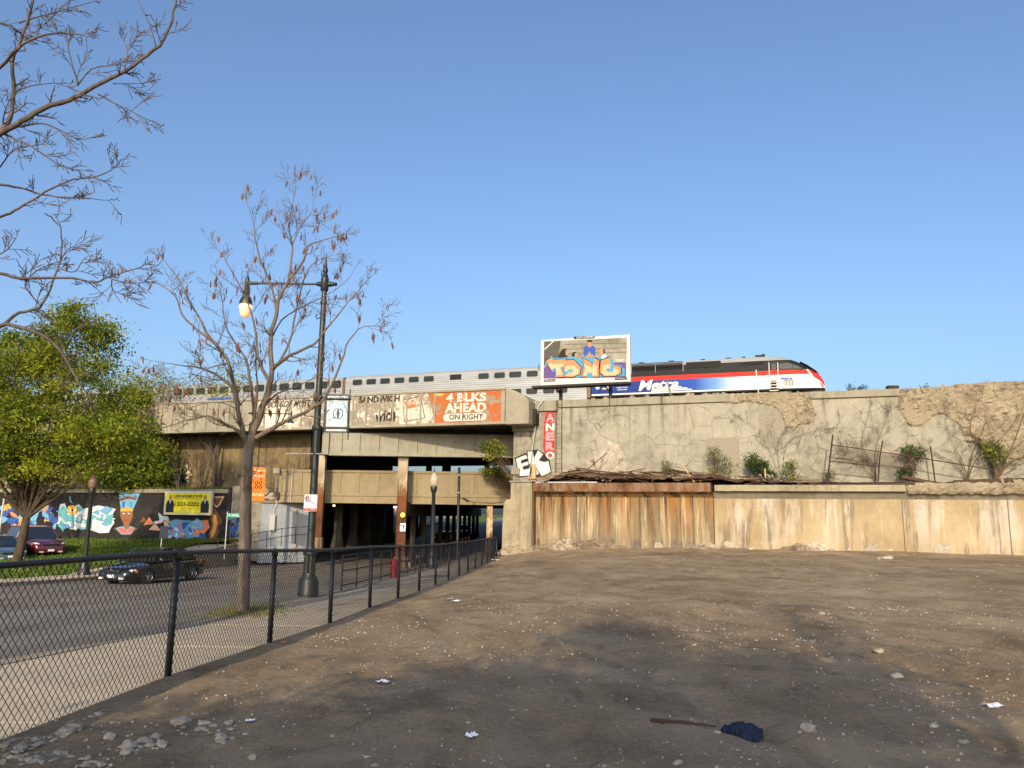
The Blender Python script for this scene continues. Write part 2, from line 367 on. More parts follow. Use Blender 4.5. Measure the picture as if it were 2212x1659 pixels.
painted_girder('spray_white', (.52, .51, .48), (.26, .24, .185), .37, .43); painted_girder('spray_pink', (.50, .24, .28), (.26, .24, .185), .36, .42); painted_girder('spray_red', (.36, .025, .025), (.26, .24, .185), .38, .46)
def dirt(name):
    g = G(name); P = g.co()
    big = g.noise(.16, 6, .6, P); mid = g.noise(.9, 8, .66, g.mapv((1, .55, 1)), .4); fine = g.noise(14, 6, .72, P); grit = g.noise(75, 3, .7, P)
    f = g.math('ADD', g.math('ADD', g.math('MULTIPLY', big, .4), g.math('MULTIPLY', mid, .42)), g.math('MULTIPLY', fine, .28))
    colr = g.ramp(f, [(.36, (.082, .060, .037)), (.47, (.185, .134, .082)), (.56, (.270, .200, .125)), (.68, (.37, .285, .19))])
    colr = g.mix(.5, colr, g.ramp(grit, [(.3, .3), (.7, .7)]), 'OVERLAY')
    pm = g.ramp(g.noise(1.1, 8, .7, g.mapv((1, .7, 1), loc=(3, 8, 0)), .8), [(.53, 0), (.60, 1)]); colr = g.mix(g.math('MULTIPLY', pm, .34), colr, (.075, .052, .031))
    pq = g.ramp(g.noise(.55, 8, .7, g.mapv((1, .8, 1), loc=(13, 1, 0)), .6), [(.55, 0), (.62, 1)]); colr = g.mix(g.math('MULTIPLY', pq, .5), colr, (.34, .262, .172))
    sp1 = g.voro(9.5, 'F1', g.mapv((1, 1, .3))); sp1c = g.voro(9.5, 'F1', g.mapv((1, 1, .3)), out='Color')
    k = g.math('MULTIPLY', g.ramp(sp1, [(.07, 1), (.13, 0)]), g.ramp(g.sep(sp1c)[0], [(.86, 0), (.88, 1)]))
    sp2 = g.voro(34, 'F1', g.mapv((1, 1, .3))); sp2c = g.voro(34, 'F1', g.mapv((1, 1, .3)), out='Color')
    k2 = g.math('MULTIPLY', g.ramp(sp2, [(.16, 1), (.25, 0)]), g.ramp(g.sep(sp2c)[0], [(.80, 0), (.84, 1)]))
    k2 = g.math('MULTIPLY', k2, g.ramp(g.noise(.5, 4, .6, g.mapv((1, 1, 1), loc=(9, 2, 0))), [(.40, .25), (.62, 1)]))
    k = g.math('MAXIMUM', k, k2)
    colr = g.mix(g.math('MULTIPLY', k, .75), colr, (.40, .34, .27))
    h = g.math('ADD', g.math('ADD', g.math('MULTIPLY', mid, .8), g.math('MULTIPLY', fine, .9)), g.math('ADD', g.math('MULTIPLY', grit, .35), g.math('MULTIPLY', k, .5)))
    M[name] = g.fin(colr, .97, h, .75, .05, spec=.1)
dirt('dirt')
def asphalt(name):
    g = G(name); v = g.mapv((1, .12, 1), rot=(0, 0, R(3.9)))
    lane = g.noise(.8, 4, .55, v); grit = g.noise(60, 4, .7); mid = g.noise(.7, 5, .6)
    c = g.ramp(g.math('ADD', g.math('MULTIPLY', lane, .7), g.math('MULTIPLY', mid, .3)), [(.35, (.115, .098, .078)), (.52, (.17, .146, .117)), (.68, (.225, .195, .158))])
    c = g.mix(.5, c, g.ramp(grit, [(.3, .3), (.7, .7)]), 'OVERLAY')
    v2 = g.voro(.25, 'DISTANCE_TO_EDGE', g.mapv((1, .5, 1))); c = g.mix(g.ramp(v2, [(.002, .45), (.007, 0)]), c, (.02, .018, .016))
    M[name] = g.fin(c, .85, grit, .3, .01, spec=.3)
asphalt('asphalt')
def grass_mat(name, a, b, c):
    g = G(name); n = g.noise(.5, 6, .65); f = g.noise(11, 5, .7)
    M[name] = g.fin(g.mix(.55, g.ramp(n, [(.3, a), (.5, b), (.7, c)]), g.ramp(f, [(.3, .25), (.7, .75)]), 'OVERLAY'), .95, f, .8, .06, spec=.1)
grass_mat('grass_ground', (.045, .078, .012), (.085, .13, .02), (.14, .18, .032)); grass_mat('ballast_mat', (.10, .085, .065), (.16, .135, .10), (.22, .19, .15))
grass_mat('rubble_mix', (.175, .14, .095), (.255, .21, .145), (.33, .28, .20)); grass_mat('footing_mix', (.08, .058, .04), (.22, .17, .12), (.52, .45, .36)); grass_mat('debris_brown', (.03, .018, .012), (.065, .038, .025), (.14, .09, .06))
def bark(name, a, b):
    g = G(name); n = g.noise(14, 6, .7, g.mapv((1, 1, .15))); n2 = g.noise(3, 4)
    M[name] = g.fin(g.mix(.4, g.ramp(n, [(.3, a), (.7, b)]), g.ramp(n2, [(.3, .3), (.7, .7)]), 'OVERLAY'), .9, n, .8, .02, spec=.2)
bark('bark_grey', (.07, .055, .041), (.19, .15, .112)); bark('bark_dark', (.045, .036, .034), (.14, .11, .092)); bark('bark_green_tree', (.03, .022, .014), (.095, .07, .045)); bark('vine_bark', (.055, .035, .022), (.15, .10, .06))
def leaf(name, c, tr=.4):
    g = G(name); n = g.noise(.8, 4, .6); cc = g.ramp(n, [(.3, tuple(x*.62 for x in c)), (.7, tuple(x*1.25 for x in c))])
    g.fin(cc, .65, spec=.25)
    t = g.N.new('ShaderNodeBsdfTranslucent'); g.L(cc, t.inputs[0]); m = g.N.new('ShaderNodeMixShader'); m.inputs[0].default_value = tr
    g.L(g.p.outputs[0], m.inputs[1]); g.L(t.outputs[0], m.inputs[2]); g.L(m.outputs[0], g.out.inputs[0]); M[name] = g.mat
leaf('leaf_yellow_green', (.33, .345, .028), .5); leaf('leaf_mid_green', (.20, .24, .018), .5); leaf('leaf_deep_green', (.065, .105, .013), .45); leaf('leaf_pale', (.20, .20, .055)); leaf('leaf_shrub', (.075, .12, .03)); leaf('leaf_shrub_deep', (.04, .075, .018))
leaf('pod_brown', (.17, .07, .045), .2); leaf('grass_blade', (.14, .20, .022), .3); leaf('dry_grass', (.22, .17, .07), .3)

# ---------------------------------------------------------------- text and flat print
def text_mesh(string, bold=0.0, shear=0.0, spacing=1.0):
    cu = bpy.data.curves.new('lettering', 'FONT'); cu.body = string; cu.offset = bold; cu.shear = shear; cu.space_character = spacing
    cu.resolution_u = 3; cu.fill_mode = 'FRONT'
    o = bpy.data.objects.new('lettering', cu); COL.objects.link(o)
    me = bpy.data.meshes.new_from_object(o.evaluated_get(bpy.context.evaluated_depsgraph_get()))
    COL.objects.unlink(o); bpy.data.objects.remove(o); return me
def lettering(parent, string, x0, x1, z0, z1, y, mat, bold=.02, shear=0.0, name='lettering', z0r=None, z1r=None, spacing=1.0):
    """flat letters in the x-z plane facing -y; z0r/z1r give the right end's base and top where the line rises"""
    me = text_mesh(string, bold, shear, spacing); n = len(me.vertices)
    co = np.zeros(n*3, np.float32); me.vertices.foreach_get('co', co); co = co.reshape(-1, 3)
    mn = co.min(0); mx = co.max(0); u = (co[:, 0]-mn[0])/max(1e-6, mx[0]-mn[0]); v = (co[:, 1]-mn[1])/max(1e-6, mx[1]-mn[1])
    if z0r is None: z0r, z1r = z0, z1
    zz = (z0+(z0r-z0)*u)*(1-v)+(z1+(z1r-z1)*u)*v
    out = np.stack([x0+(x1-x0)*u, np.full(n, y), zz], 1).astype(np.float32)
    me.vertices.foreach_set('co', out.ravel()); me.update(); me.materials.clear(); me.materials.append(mat)
    o = bpy.data.objects.new(name, me); link(o); o.parent = parent; return o
def rrect(x0, x1, z0, z1, r, n=4):
    pts = []
    for cx, cz, a0 in ((x1-r, z0+r, -90), (x1-r, z1-r, 0), (x0+r, z1-r, 90), (x0+r, z0+r, 180)):
        for k in range(n+1):
            a = R(a0+90*k/n); pts.append((cx+r*math.cos(a), cz+r*math.sin(a)))
    return pts
def ellipse(cx, cz, rx, rz, n=14): return [(cx+rx*math.cos(2*math.pi*k/n), cz+rz*math.sin(2*math.pi*k/n)) for k in range(n)]

#=GROUND=
def grid_mesh(name, us, vs, fn, mat, smooth=True):
    nu, nv = len(us), len(vs); V = []
    for v in vs:
        for u in us: V.append(fn(u, v))
    F = [(j*nu+i, j*nu+i+1, (j+1)*nu+i+1, (j+1)*nu+i) for j in range(nv-1) for i in range(nu-1)]
    b = MB(); b.v = V; b.f = F; b.m = [0]*len(F)
    return b.build(name, mat, smooth=smooth)
def rows(segs):
    o = []
    for a, b, st in segs: o += list(np.arange(a, b, st))
    return o
# far sheet to the horizon
o = grid_mesh('ground', [-2500, -300, -90, 90, 300, 2500], [-1500, -120, 140, 400, 2500], lambda x, y: (x, y, -3.0), M['grass_ground']); tag(o, kind='structure')
def fbm(x, y, s): return mnoise.noise(Vector((x*s, y*s, 1.7)))
def lot_z(x, Y):
    off = x-xf(Y); wgt = interp(off, [-1, 0, 2.2, 7, 14], [1, 1, .6, .28, 0.0])
    z = zf(Y)*wgt
    a = min(1, max(0, (off-.1)/.6))
    z += a*(.06*fbm(x, Y, .5)+.045*fbm(x+9, Y*.7, 1.3)+.030*fbm(x, Y+5, 3.1)+.020*fbm(x, Y, 7)); rt = abs(((x+.9*Y*.25) % 5.2)-2.6); z -= a*.05*max(0, 1-((rt-.85)/.22)**2) if abs(rt-.85) < .22 else 0
    s = (x-OL[0])*C_-(Y-OL[1])*S_; d = (x-OL[0])*S_+(Y-OL[1])*C_      # bank of soil against the wall
    if d > -2.5: z += .12*min(1, (d+2.5)/2.3)**2*(1 if s < 11 else .8)
    return z
def lot_pt(u, Y): x = xf(Y)+u; return (x, Y, lot_z(x, Y))
us = [0, .15, .4]+list(np.arange(.6, 9, .13))+list(np.arange(9, 16, .35))+list(np.arange(16, 60, 2.2))
vs = list(np.arange(-25, 2.5, 2.5))+list(np.arange(2.5, 11, .11))+list(np.arange(11, 18, .2))+list(np.arange(18, 49, .5))
o = grid_mesh('dirt_lot', us, vs, lot_pt, M['dirt']); tag(o, kind='structure')
# sidewalk: base strip plus a slab per bay, kerb, road, far kerb, far sidewalk, grass
ys = list(np.arange(-25, 131, 1.0))
sw = grid_mesh('sidewalk', [-2.62, 0.0], ys, lambda u, Y: (sp(u, Y), Y, zs(Y)-.03), M['tunnel_concrete']); tag(sw, kind='structure')
k = 0
for Y in np.arange(2.0, 64, 1.52):
    for u0, u1 in ((-2.34, -1.17), (-1.16, -.02)):
        b = MB(); g_ = .006; Y1 = Y+1.52-2*g_
        jit = random.uniform(-.004, .004)
        top = [(sp(u0, Y), Y, zs(Y)+jit), (sp(u1, Y), Y, zs(Y)+jit), (sp(u1, Y1), Y1, zs(Y1)+jit), (sp(u0, Y1), Y1, zs(Y1)+jit)]
        if 15.4 < Y < 16.4 and u0 < -2: pass
        b.add(top+[(p[0], p[1], p[2]-.06) for p in top], [(0, 1, 2, 3), (0, 4, 5, 1), (1, 5, 6, 2), (2, 6, 7, 3), (3, 7, 4, 0)])
        b.build('slab', M['sidewalk_concrete'], sw)
def kerb(name, u0, u1, zt):
    b = MB(); n = 0; V = []
    for Y in ys: V += [(sp(u0, Y), Y, zr(Y)-.1), (sp(u0, Y), Y, zt(Y)), (sp(u1, Y), Y, zt(Y)), (sp(u1, Y), Y, zr(Y)-.1)]
    F = []
    for j in range(len(ys)-1):
        a = j*4; c = a+4; F += [(a, c, c+1, a+1), (a+1, c+1, c+2, a+2), (a+2, c+2, c+3, a+3)]
    b.add(V, F); o = b.build(name, M['kerb_concrete']); tag(o, kind='structure'); return o
kerb('kerb', -2.62, -2.36, lambda Y: zs(Y)+.004)
def zl(Y): return zr(Y)+interp(Y, [0, 30, 40, 46, 52, 100], [.15, .15, .3, .7, 1.3, 1.4])
kerb('far_kerb', -18.0, -17.75, lambda Y: zr(Y)+.15 if Y < 40 else zl(Y))
o = grid_mesh('road', [-17.8, -14, -10.2, -6, -2.6], ys, lambda u, Y: (sp(u, Y), Y, zr(Y)+.05*(1-((u+10.2)/7.6)**2)), M['asphalt']); tag(o, kind='structure')
b = MB()
for Y in np.arange(-20, 45, .98):          # worn double centre line
    for u in (-10.32, -10.12):
        z0, z1 = zr(Y)+.054, zr(Y+1)+.054
        b.add([(sp(u, Y), Y, z0), (sp(u+.1, Y), Y, z0), (sp(u+.1, Y+.98), Y+.98, z1), (sp(u, Y+.98), Y+.98, z1)], [(0, 1, 2, 3)])
painted_girder('paint_road_yellow', (.34, .24, .07), (.10, .085, .065), .44, .5); o = b.build('road_marking', M['paint_road_yellow']); tag(o, kind='structure')
o = grid_mesh('far_sidewalk', [-20.0, -18.0], ys, lambda u, Y: (sp(u, Y), Y, (zr(Y)+.15 if Y < 40 else zl(Y))-.004), M['sidewalk_concrete']); tag(o, kind='structure')
def bank_pt(u, v):           # v: 0 at the pavement, 1 at the mural wall, u along the wall
    p1 = wl_world(u, -.05); x0 = None
    Y0 = min(p1.y-1.0, 54); Yk = interp(u, [-60, -42, -30, -19], [30, 36, 44, 52.0])
    p0 = Vector((sp(-19.9, Yk), Yk, zr(Yk)+.13 if Yk < 40 else zl(Yk)))
    z1 = interp(u, [-60, -40, -20], [-.6, -.55, -.2])
    p = p0.lerp(Vector((p1.x, p1.y, 0)), v); z = p0.z+(z1-p0.z)*min(1, v*1.25)**.8
    return (p.x, p.y, z+.05*fbm(p.x, p.y, .6))
o = grid_mesh('grass_bank', list(np.arange(-60, -18.4, 1.0)), list(np.linspace(0, 1, 16)), bank_pt, M['grass_ground']); tag(o, kind='structure')
o = grid_mesh('grass_verge', list(np.arange(-70, -19.6, 1.5)), list(np.arange(-25, 44, 1.5)), lambda x, Y: (x if x < -22 else sp(-20.0, Y)+(x+20.5)*.3, Y, (zr(Y)+.13 if Y < 40 else zl(Y)-.02)-.012), M['grass_ground']); tag(o, kind='structure')
def zbank(x, Y):
    return zr(min(Y, 39))+.13
# grass blades on the bank
def scatter_blades(name, pts, hmin, hmax, wd, mats):
    n = len(pts); V = np.zeros((n*3, 3), np.float32); P = np.array(pts, np.float32)
    a = np.random.rand(n)*6.283; h = np.random.uniform(hmin, hmax, n); d = np.stack([np.cos(a), np.sin(a), 0*a], 1)
    V[0::3] = P-d*wd; V[1::3] = P+d*wd; tip = P+np.stack([np.random.randn(n)*.3*h, np.random.randn(n)*.3*h, h], 1); V[2::3] = tip
    me = bpy.data.meshes.new(name); me.from_pydata(V.tolist(), [], np.arange(n*3).reshape(-1, 3).tolist())
    for m in mats: me.materials.append(m)
    if len(mats) > 1: me.polygons.foreach_set('material_index', np.random.randint(0, len(mats), n))
    o = bpy.data.objects.new(name, me); link(o); tag(o, kind='stuff'); return o
pts = []
for i in range(16000):
    u = random.uniform(-52, -18.6); v = random.random(); p = bank_pt(u, v); pts.append(p)
scatter_blades('grass', pts, .06, .2, .03, [M['grass_blade'], M['leaf_shrub'], M['grass_blade']])
pts = []
for i in range(2200):                      # weeds round the street tree and along the fence foot
    a = random.uniform(0, 6.283); r = abs(random.gauss(0, .55)); pts.append((-5.25+math.cos(a)*r*.8, 16.3+math.sin(a)*r*1.4, zs(16.3)+.005))
scatter_blades('weeds', pts, .02, .09, .012, [M['dry_grass'], M['grass_blade'], M['dry_grass']])

#=WALLS=
def poly_panel(name, pts, y0, y1, mat, parent, bevel=0.0, sub=None):
    b = MB(); b.prism(pts, y0, y1); return b.build(name, mat, parent, bevel=bevel)
def boxpart(name, x0, x1, y0, y1, z0, z1, mat, parent, bevel=.0, label=None):
    b = MB(); b.box(x0, x1, y0, y1, z0, z1); o = b.build(name, mat, parent, bevel=bevel)
    if label: o['label'] = label
    return o
def rough_panel(name, outline, y, depth, mat, parent, amp=.06, step=.16, seed=0, base=None):
    """a broken, knobbly surface inside an outline (x,z), bulging towards -y"""
    xs = [p[0] for p in outline]; zz = [p[1] for p in outline]
    def inside(x, z):
        c = False; n = len(outline); j = n-1
        for i in range(n):
            xi, zi = outline[i]; xj, zj = outline[j]
            if (zi > z) != (zj > z) and x < (xj-xi)*(z-zi)/(zj-zi)+xi: c = not c
            j = i
        return c
    nx = int((max(xs)-min(xs))/step)+2; nz = int((max(zz)-min(zz))/step)+2
    V = []; F = []; ok = []
    for j in range(nz):
        for i in range(nx):
            x = min(xs)+i*step; z = min(zz)+j*step; x += random.uniform(-.3, .3)*step; z += random.uniform(-.3, .3)*step
            inn = inside(x, z); ok.append(inn)
            V.append((x, y-(amp*abs(mnoise.noise(Vector((x*2.3, seed, z*2.3)))+.6*mnoise.noise(Vector((x*6, seed, z*6))))*1.6+.012 if inn else -.02), z))
    for j in range(nz-1):
        for i in range(nx-1):
            q = (j*nx+i, j*nx+i+1, (j+1)*nx+i+1, (j+1)*nx+i)
            if sum(ok[t] for t in q) >= 2: F.append(q)
    b = MB(); b.add(V, F); return b.build(name, mat, parent)
UO = 1.8                                     # setback of the upper tier
lw = wall_thing('lower_retaining_wall', 'lower tier of old concrete retaining wall streaked with rust and white stains', 'retaining wall')
b = MB(); b.box(1.45, 11.62, .42, 2.2, -1.2, 2.76); b.build('wall_panel', M['wall_stained'], lw)['label'] = 'rust streaked wall panel'
b = MB(); b.box(11.66, 60, .40, 2.2, -1.2, 2.72); b.build('wall_panel', M['wall_bleached'], lw)['label'] = 'yellow and white stained wall panel'
# sloping cove under the beam
b = MB(); b.add([(1.45, .42, 2.76), (11.62, .42, 2.76), (11.62, .05, 3.06), (1.45, .05, 3.06), (1.45, 2.2, 2.76), (11.62, 2.2, 2.76), (11.62, 2.2, 3.06), (1.45, 2.2, 3.06)], [(0, 1, 2, 3), (4, 7, 6, 5), (0, 3, 7, 4), (1, 5, 6, 2)])
b.build('cove', M['wall_stained'], lw)
b = MB(); b.add([(11.66, .40, 2.72), (60, .40, 2.72), (60, .12, 3.06), (11.66, .12, 3.06), (11.66, 2.2, 2.72), (60, 2.2, 2.72), (60, 2.2, 3.06), (11.66, 2.2, 3.06)], [(0, 1, 2, 3), (4, 7, 6, 5), (0, 3, 7, 4), (1, 5, 6, 2)])
b.build('cove', M['wall_coping'], lw)
boxpart('beam', 1.42, 11.55, -.12, 2.2, 3.06, 3.56, M['rust_beam'], lw, .02, 'rusty edge beam')
boxpart('beam', 11.75, 21.1, -.10, 2.2, 3.10, 3.44, M['pillar_concrete'], lw, .02)
rough_panel('broken_edge', [(21.1, 3.06), (60, 3.0), (60, 3.5), (40, 3.62), (30, 3.45), (26, 3.55), (21.1, 3.42)], -.02, 0, M['rubble_mix'], lw, .14, .14, 3)
boxpart('broken_edge', 21.1, 60, .05, 2.2, 3.06, 3.36, M['wall_coping'], lw)
for s_, wd in ((20.95, .30), (25.6, .16), (27.4, .3)):
    boxpart('pilaster', s_, s_+wd, .30, .39, -.5, 2.72, M['wall_bleached'], lw, .02)
boxpart('drain_pipe', 1.30, 1.42, .05, .3, -.2, 3.5, M['rust_beam'], lw, .03)
# base rubble: crumbling footing
seedn = 0
for (a, c, h) in ((1.3, 7.2, .55), (9.9, 13.3, .42), (14.8, 18.0, .75), (19.0, 23, .2)):
    pts = [(a, -.7)]; n = 9
    for i in range(n+1): pts.append((a+(c-a)*i/n, -.1+h*math.sin(math.pi*(i+.4)/(n+.8))*random.uniform(.55, 1)))
    pts.append((c, -.7)); seedn += 1
    rough_panel('crumbled_footing', pts, .36, 0, M['footing_mix'] if seedn else M['wall_coping'], lw, .17, .08, seedn)
rq = random.Random(12)
for cx_, cz_, rr_ in ((12.4, .25, .30), (19.4, .2, .35), (22.6, .3, .4), (8.6, .1, .3)):
    rough_panel('spalled_patch', [(cx_+math.cos(a_)*rr_*rq.uniform(.7, 1.7), cz_+math.sin(a_)*rr_*rq.uniform(.4, .9)) for a_ in np.linspace(0, 5.7, 11)], .405, 0, M['rubble_pale'], lw, .04, .06, int(cx_*7))
# pillar at the end of the wall beside the underpass
pl = wall_thing('abutment_pillar', 'stepped tan concrete pillar between the underpass mouth and the stained wall', 'pillar')
poly_panel('pier', [(-.47, -1.2), (1.38, -1.2), (1.38, 3.58), (.05, 3.58), (.05, 2.62), (-.22, 2.6), (-.37, 2.4), (-.44, 1.0)], -.18, 3.2, M['pillar_concrete'], pl, .05)
boxpart('pier_rib', .62, 1.30, -.26, -.19, -.9, 3.40, M['pillar_concrete'], pl, .03)
boxpart('pier_cap', -.02, 1.41, -.24, 2.6, 3.585, 3.70, M['wall_coping'], pl, .03)
rough_panel('footing', [(-.6, -1.0), (1.5, -1.0), (1.5, -.1), (.6, .15), (-.2, -.15), (-.6, -.4)], -.2, 0, M['pillar_concrete'], pl, .12, .1, 8)
# upper tier
uw = wall_thing('upper_retaining_wall', 'upper tier of cracked grey concrete wall with broken coping and painted letters', 'retaining wall')
def U(x, y): return WL(x, y, UO)
notch = [U(1572, 872), U(1585, 858), U(1660, 880), U(1690, 905), U(1705, 920), U(1735, 915), U(1752, 905), U(1748, 880), U(1745, 860)]
b = MB(); b.box(.35, 60, UO, UO+1.2, 2.6, 8.22); b.build('wall_face', M['wall_upper'], uw)
for x0, x1 in ((2.42, 5.6), (5.64, 8.7), (8.74, 12.6)):
    boxpart('coping', x0, x1, UO-.13, UO+.5, 8.225, 8.66+random.uniform(-.01, .02), M['wall_coping'], uw, .03)
boxpart('coping', 12.64, 13.9, UO-.04, UO+.5, 8.225, 8.50, M['wall_coping'], uw, .05)
boxpart('coping', 16.85, 21.35, UO-.13, UO+.5, 8.225, 8.62, M['wall_coping'], uw, .03)
# end pilaster with stepped cap
poly_panel('end_pilaster', [(-.45, 2.6), (2.2, 2.6), (2.2, 8.0), (.95, 8.0), (.95, 7.25), (-.45, 7.25)], UO-.10, UO+1.6, M['wall_upper'], uw)
boxpart('end_cap', -.52, .93, UO-.26, UO+1.3, 6.82, 7.22, M['wall_coping'], uw, .03)
boxpart('end_cap', .30, .93, UO-.24, UO+1.2, 7.26, 8.0, M['wall_coping'], uw, .02)
boxpart('end_cap', .28, 2.38, UO-.26, UO+1.2, 8.02, 8.68, M['wall_coping'], uw, .03)
boxpart('end_cap', -.56, .0, UO-.22, UO+1.2, 4.15, 4.55, M['wall_coping'], uw, .03)
# broken stretch of wall: bare conglomerate
rough_panel('broken_concrete', [U(x, y) for x, y in ((1568, 872), (1562, 852), (1640, 849), (1756, 848), (1752, 875), (1762, 890), (1758, 912), (1725, 918), (1712, 934), (1696, 918), (1690, 895), (1668, 876), (1620, 868))], UO-.02, 0, M['rubble_mix'], uw, .10, .085, 5)
rough_panel('broken_concrete', [U(x, y) for x, y in ((1942, 880), (1938, 852), (1960, 845), (2212, 833), (2420, 826), (2420, 1040), (2240, 1010), (2190, 990), (2140, 985), (2110, 960), (2085, 950), (2070, 915), (2030, 890), (1990, 920), (1962, 920))], UO-.02, 0, M['rubble_mix'], uw, .12, .10, 9)
rough_panel('broken_concrete', [U(x, y) for x, y in ((1278, 1035), (1262, 1000), (1300, 975), (1316, 955), (1335, 960), (1350, 985), (1352, 1040))], UO-.0, 0, M['rubble_pale'], uw, .05, .085, 12)
rough_panel('rubble_crest', [(13.7, 8.1), (16.9, 8.1), (16.9, 8.58), (16.2, 8.5), (15.2, 8.42), (14.4, 8.5), (13.7, 8.5)], UO+.1, 0, M['rubble_mix'], uw, .2, .12, 15)
rough_panel('rubble_crest', [(21.3, 8.1), (60, 8.1), (60, 8.9), (40, 8.8), (33, 8.85), (28, 8.66), (25, 8.75), (21.3, 8.55)], UO+.1, 0, M['rubble_mix'], uw, .22, .14, 16)
print_('patch_grey', (.225, .20, .15), wear=.25)
for x0, y0, x1, y1 in ((1522, 946, 1600, 1040), (1848, 950, 1898, 1010), (1640, 900, 1690, 968)):
    (a, z1), (c, z0) = U(x0, y0), U(x1, y1); b = MB(); b.flat(rrect(a, c, z0, z1, .25, 3), UO-.006); b.build('repair_patch', M['patch_grey'], uw)
# ladder fixed to the wall
lad = wall_thing('wall_ladder', 'narrow rusty iron ladder fixed to the upper wall beside red letters', 'ladder')
(s0, za), (s1, zb_) = U(1209, 868), U(1211, 1040)
b = MB(); b.tube([(2.34, UO-.3, zb_), (2.34, UO-.3, 8.66)], .018, 5); b.build('stile', M['rust_rail'], lad)
b = MB(); b.tube([(2.70, UO-.3, zb_), (2.70, UO-.3, 8.66)], .018, 5); b.build('stile', M['rust_rail'], lad)
rb = MB(); rb.tube([(2.34, UO-.3, 0), (2.70, UO-.3, 0)], .012, 4); rm = rb.mesh('rung', M['rust_rail'])
z = zb_+.15
while z < 8.6:
    o = bpy.data.objects.new('rung', rm); link(o); o.parent = lad; o.location = (0, 0, z); z += .3
# painted vertical word on a red band
(a, z1), (c, z0) = U(1176, 882), U(1198, 1000)
yq = UO-.106
b = MB(); b.prism([(a, 7.99), (c, 7.99), (c+.02, z0+.6), (c-.05, z0+.2), (a+.1, z0+.25), (a-.03, z0+.9)], yq-.004, yq-.001); b.build('red_band', M['spray_red'], uw)
zz = 7.9; hh = (zz-z0-.15)/5
for i, chh in enumerate('ANERO'):
    lettering(uw, chh, a+.13, c+.02, zz-hh*(i+1)+.05, zz-hh*i-.04, yq-.008, M['spray_white'] if i in (1, 4) else M['spray_pink'], .05)
# big white block letters EK with black outline and maroon fill behind
def pmap(pts, crop): return [U((crop[0]+x/crop[2])/1.736, (crop[1]+y/crop[2])/1.736) for x, y in pts]
c7 = (1850, 1650, 2.212)
EK_OUT = [(180, 150), (285, 105), (280, 92), (375, 80), (425, 110), (460, 160), (470, 160), (490, 275), (455, 290), (400, 310), (345, 320), (330, 250), (300, 305), (220, 308), (205, 250)]
E_ = [(192, 158), (275, 125), (290, 150), (232, 172), (238, 198), (290, 180), (298, 205), (245, 222), (255, 250), (310, 235), (315, 255), (300, 295), (225, 300), (212, 245)]
K_ = [(290, 98), (332, 96), (345, 150), (375, 88), (418, 120), (380, 170), (425, 185), (462, 175), (480, 268), (405, 300), (360, 220), (382, 280), (345, 305), (318, 200), (300, 195)]
b = MB(); b.prism(pmap([(195, 220), (300, 330), (360, 90), (330, 85), (200, 260)], c7), yq-.004, yq-.001); b.build('maroon_fill', M['spray_rose'], uw)
b = MB(); b.prism(pmap(EK_OUT, c7), yq-.012, yq-.006); b.build('letter_outline', M['ink_black'], uw)
for P_ in (E_, K_):
    b = MB(); b.prism(pmap(P_, c7), yq-.02, yq-.014); b.build('letter', M['spray_white'], uw)
(a, z1), (c, z0) = U(1113, 1024), U(1130, 1042); lettering(uw, 'FASK', a, c, (z0+z1)/2, z1, yq-.01, M['ink_black'], .01); lettering(uw, 'WA', a, c-.1, z0, (z0+z1)/2-.05, yq-.01, M['ink_black'], .01)
# conduit / cable hanging down the wall's end and a pale board
b = MB(); b.tube([wl_world(*p) for p in ((1.55, UO-.32, 8.72), (1.25, UO-.42, 8.3), (1.0, UO-.4, 6.6), (.8, UO-.36, 5.2), (.62, UO-.36, 3.7))], .028, 5)
tag(b.build('hanging_cable', M['galvanized']), 'grey cable hanging down the wall over white painted letters', 'cable')
b = MB(); b.box(.88, 1.12, UO-.5, UO-.44, 3.7, 4.75); o = b.build('board', M['wood_pale']); o.location = (OL[0], OL[1], 0); o.rotation_euler = (0, 0, -TH); tag(o, 'pale wooden board standing against white painted letters', 'board')

# left hand walls: mural wall, its ledge, upper wall
mw = wall_thing('mural_wall', 'black painted retaining wall covered with spray painted figures behind the grass', 'mural wall')
boxpart('wall_face', -60, -20.15, 0, 1.4, -1.6, 2.9, M['mural_ground'], mw)
for i in range(8):
    s0 = -60+i*5.0; boxpart('coping', s0, min(s0+4.96, -20.1), -.10, 1.5, 2.905, 3.18, M['wall_coping'], mw, .03)
boxpart('end_post', -20.2, -19.95, -.12, .5, -.6, 3.3, M['dark_steel'], mw, .02)
ul = wall_thing('upper_left_wall', 'brown weathered stone abutment wall with colourful graffiti under the bridge', 'abutment wall')
boxpart('wall_face', -60, -15.6, 2.4, 4.0, 2.4, 7.12, M['abutment_brown'], ul)
for s_ in (-38, -33.2, -28.4, -23.6, -20.5): boxpart('buttress', s_, s_+.7, 2.25, 2.39, 3.0, 7.0, M['abutment_brown'], ul, .04)
boxpart('coping', -60, -26.4, 2.2, 3.6, 7.125, 8.7, M['wall_coping'], ul, .04)
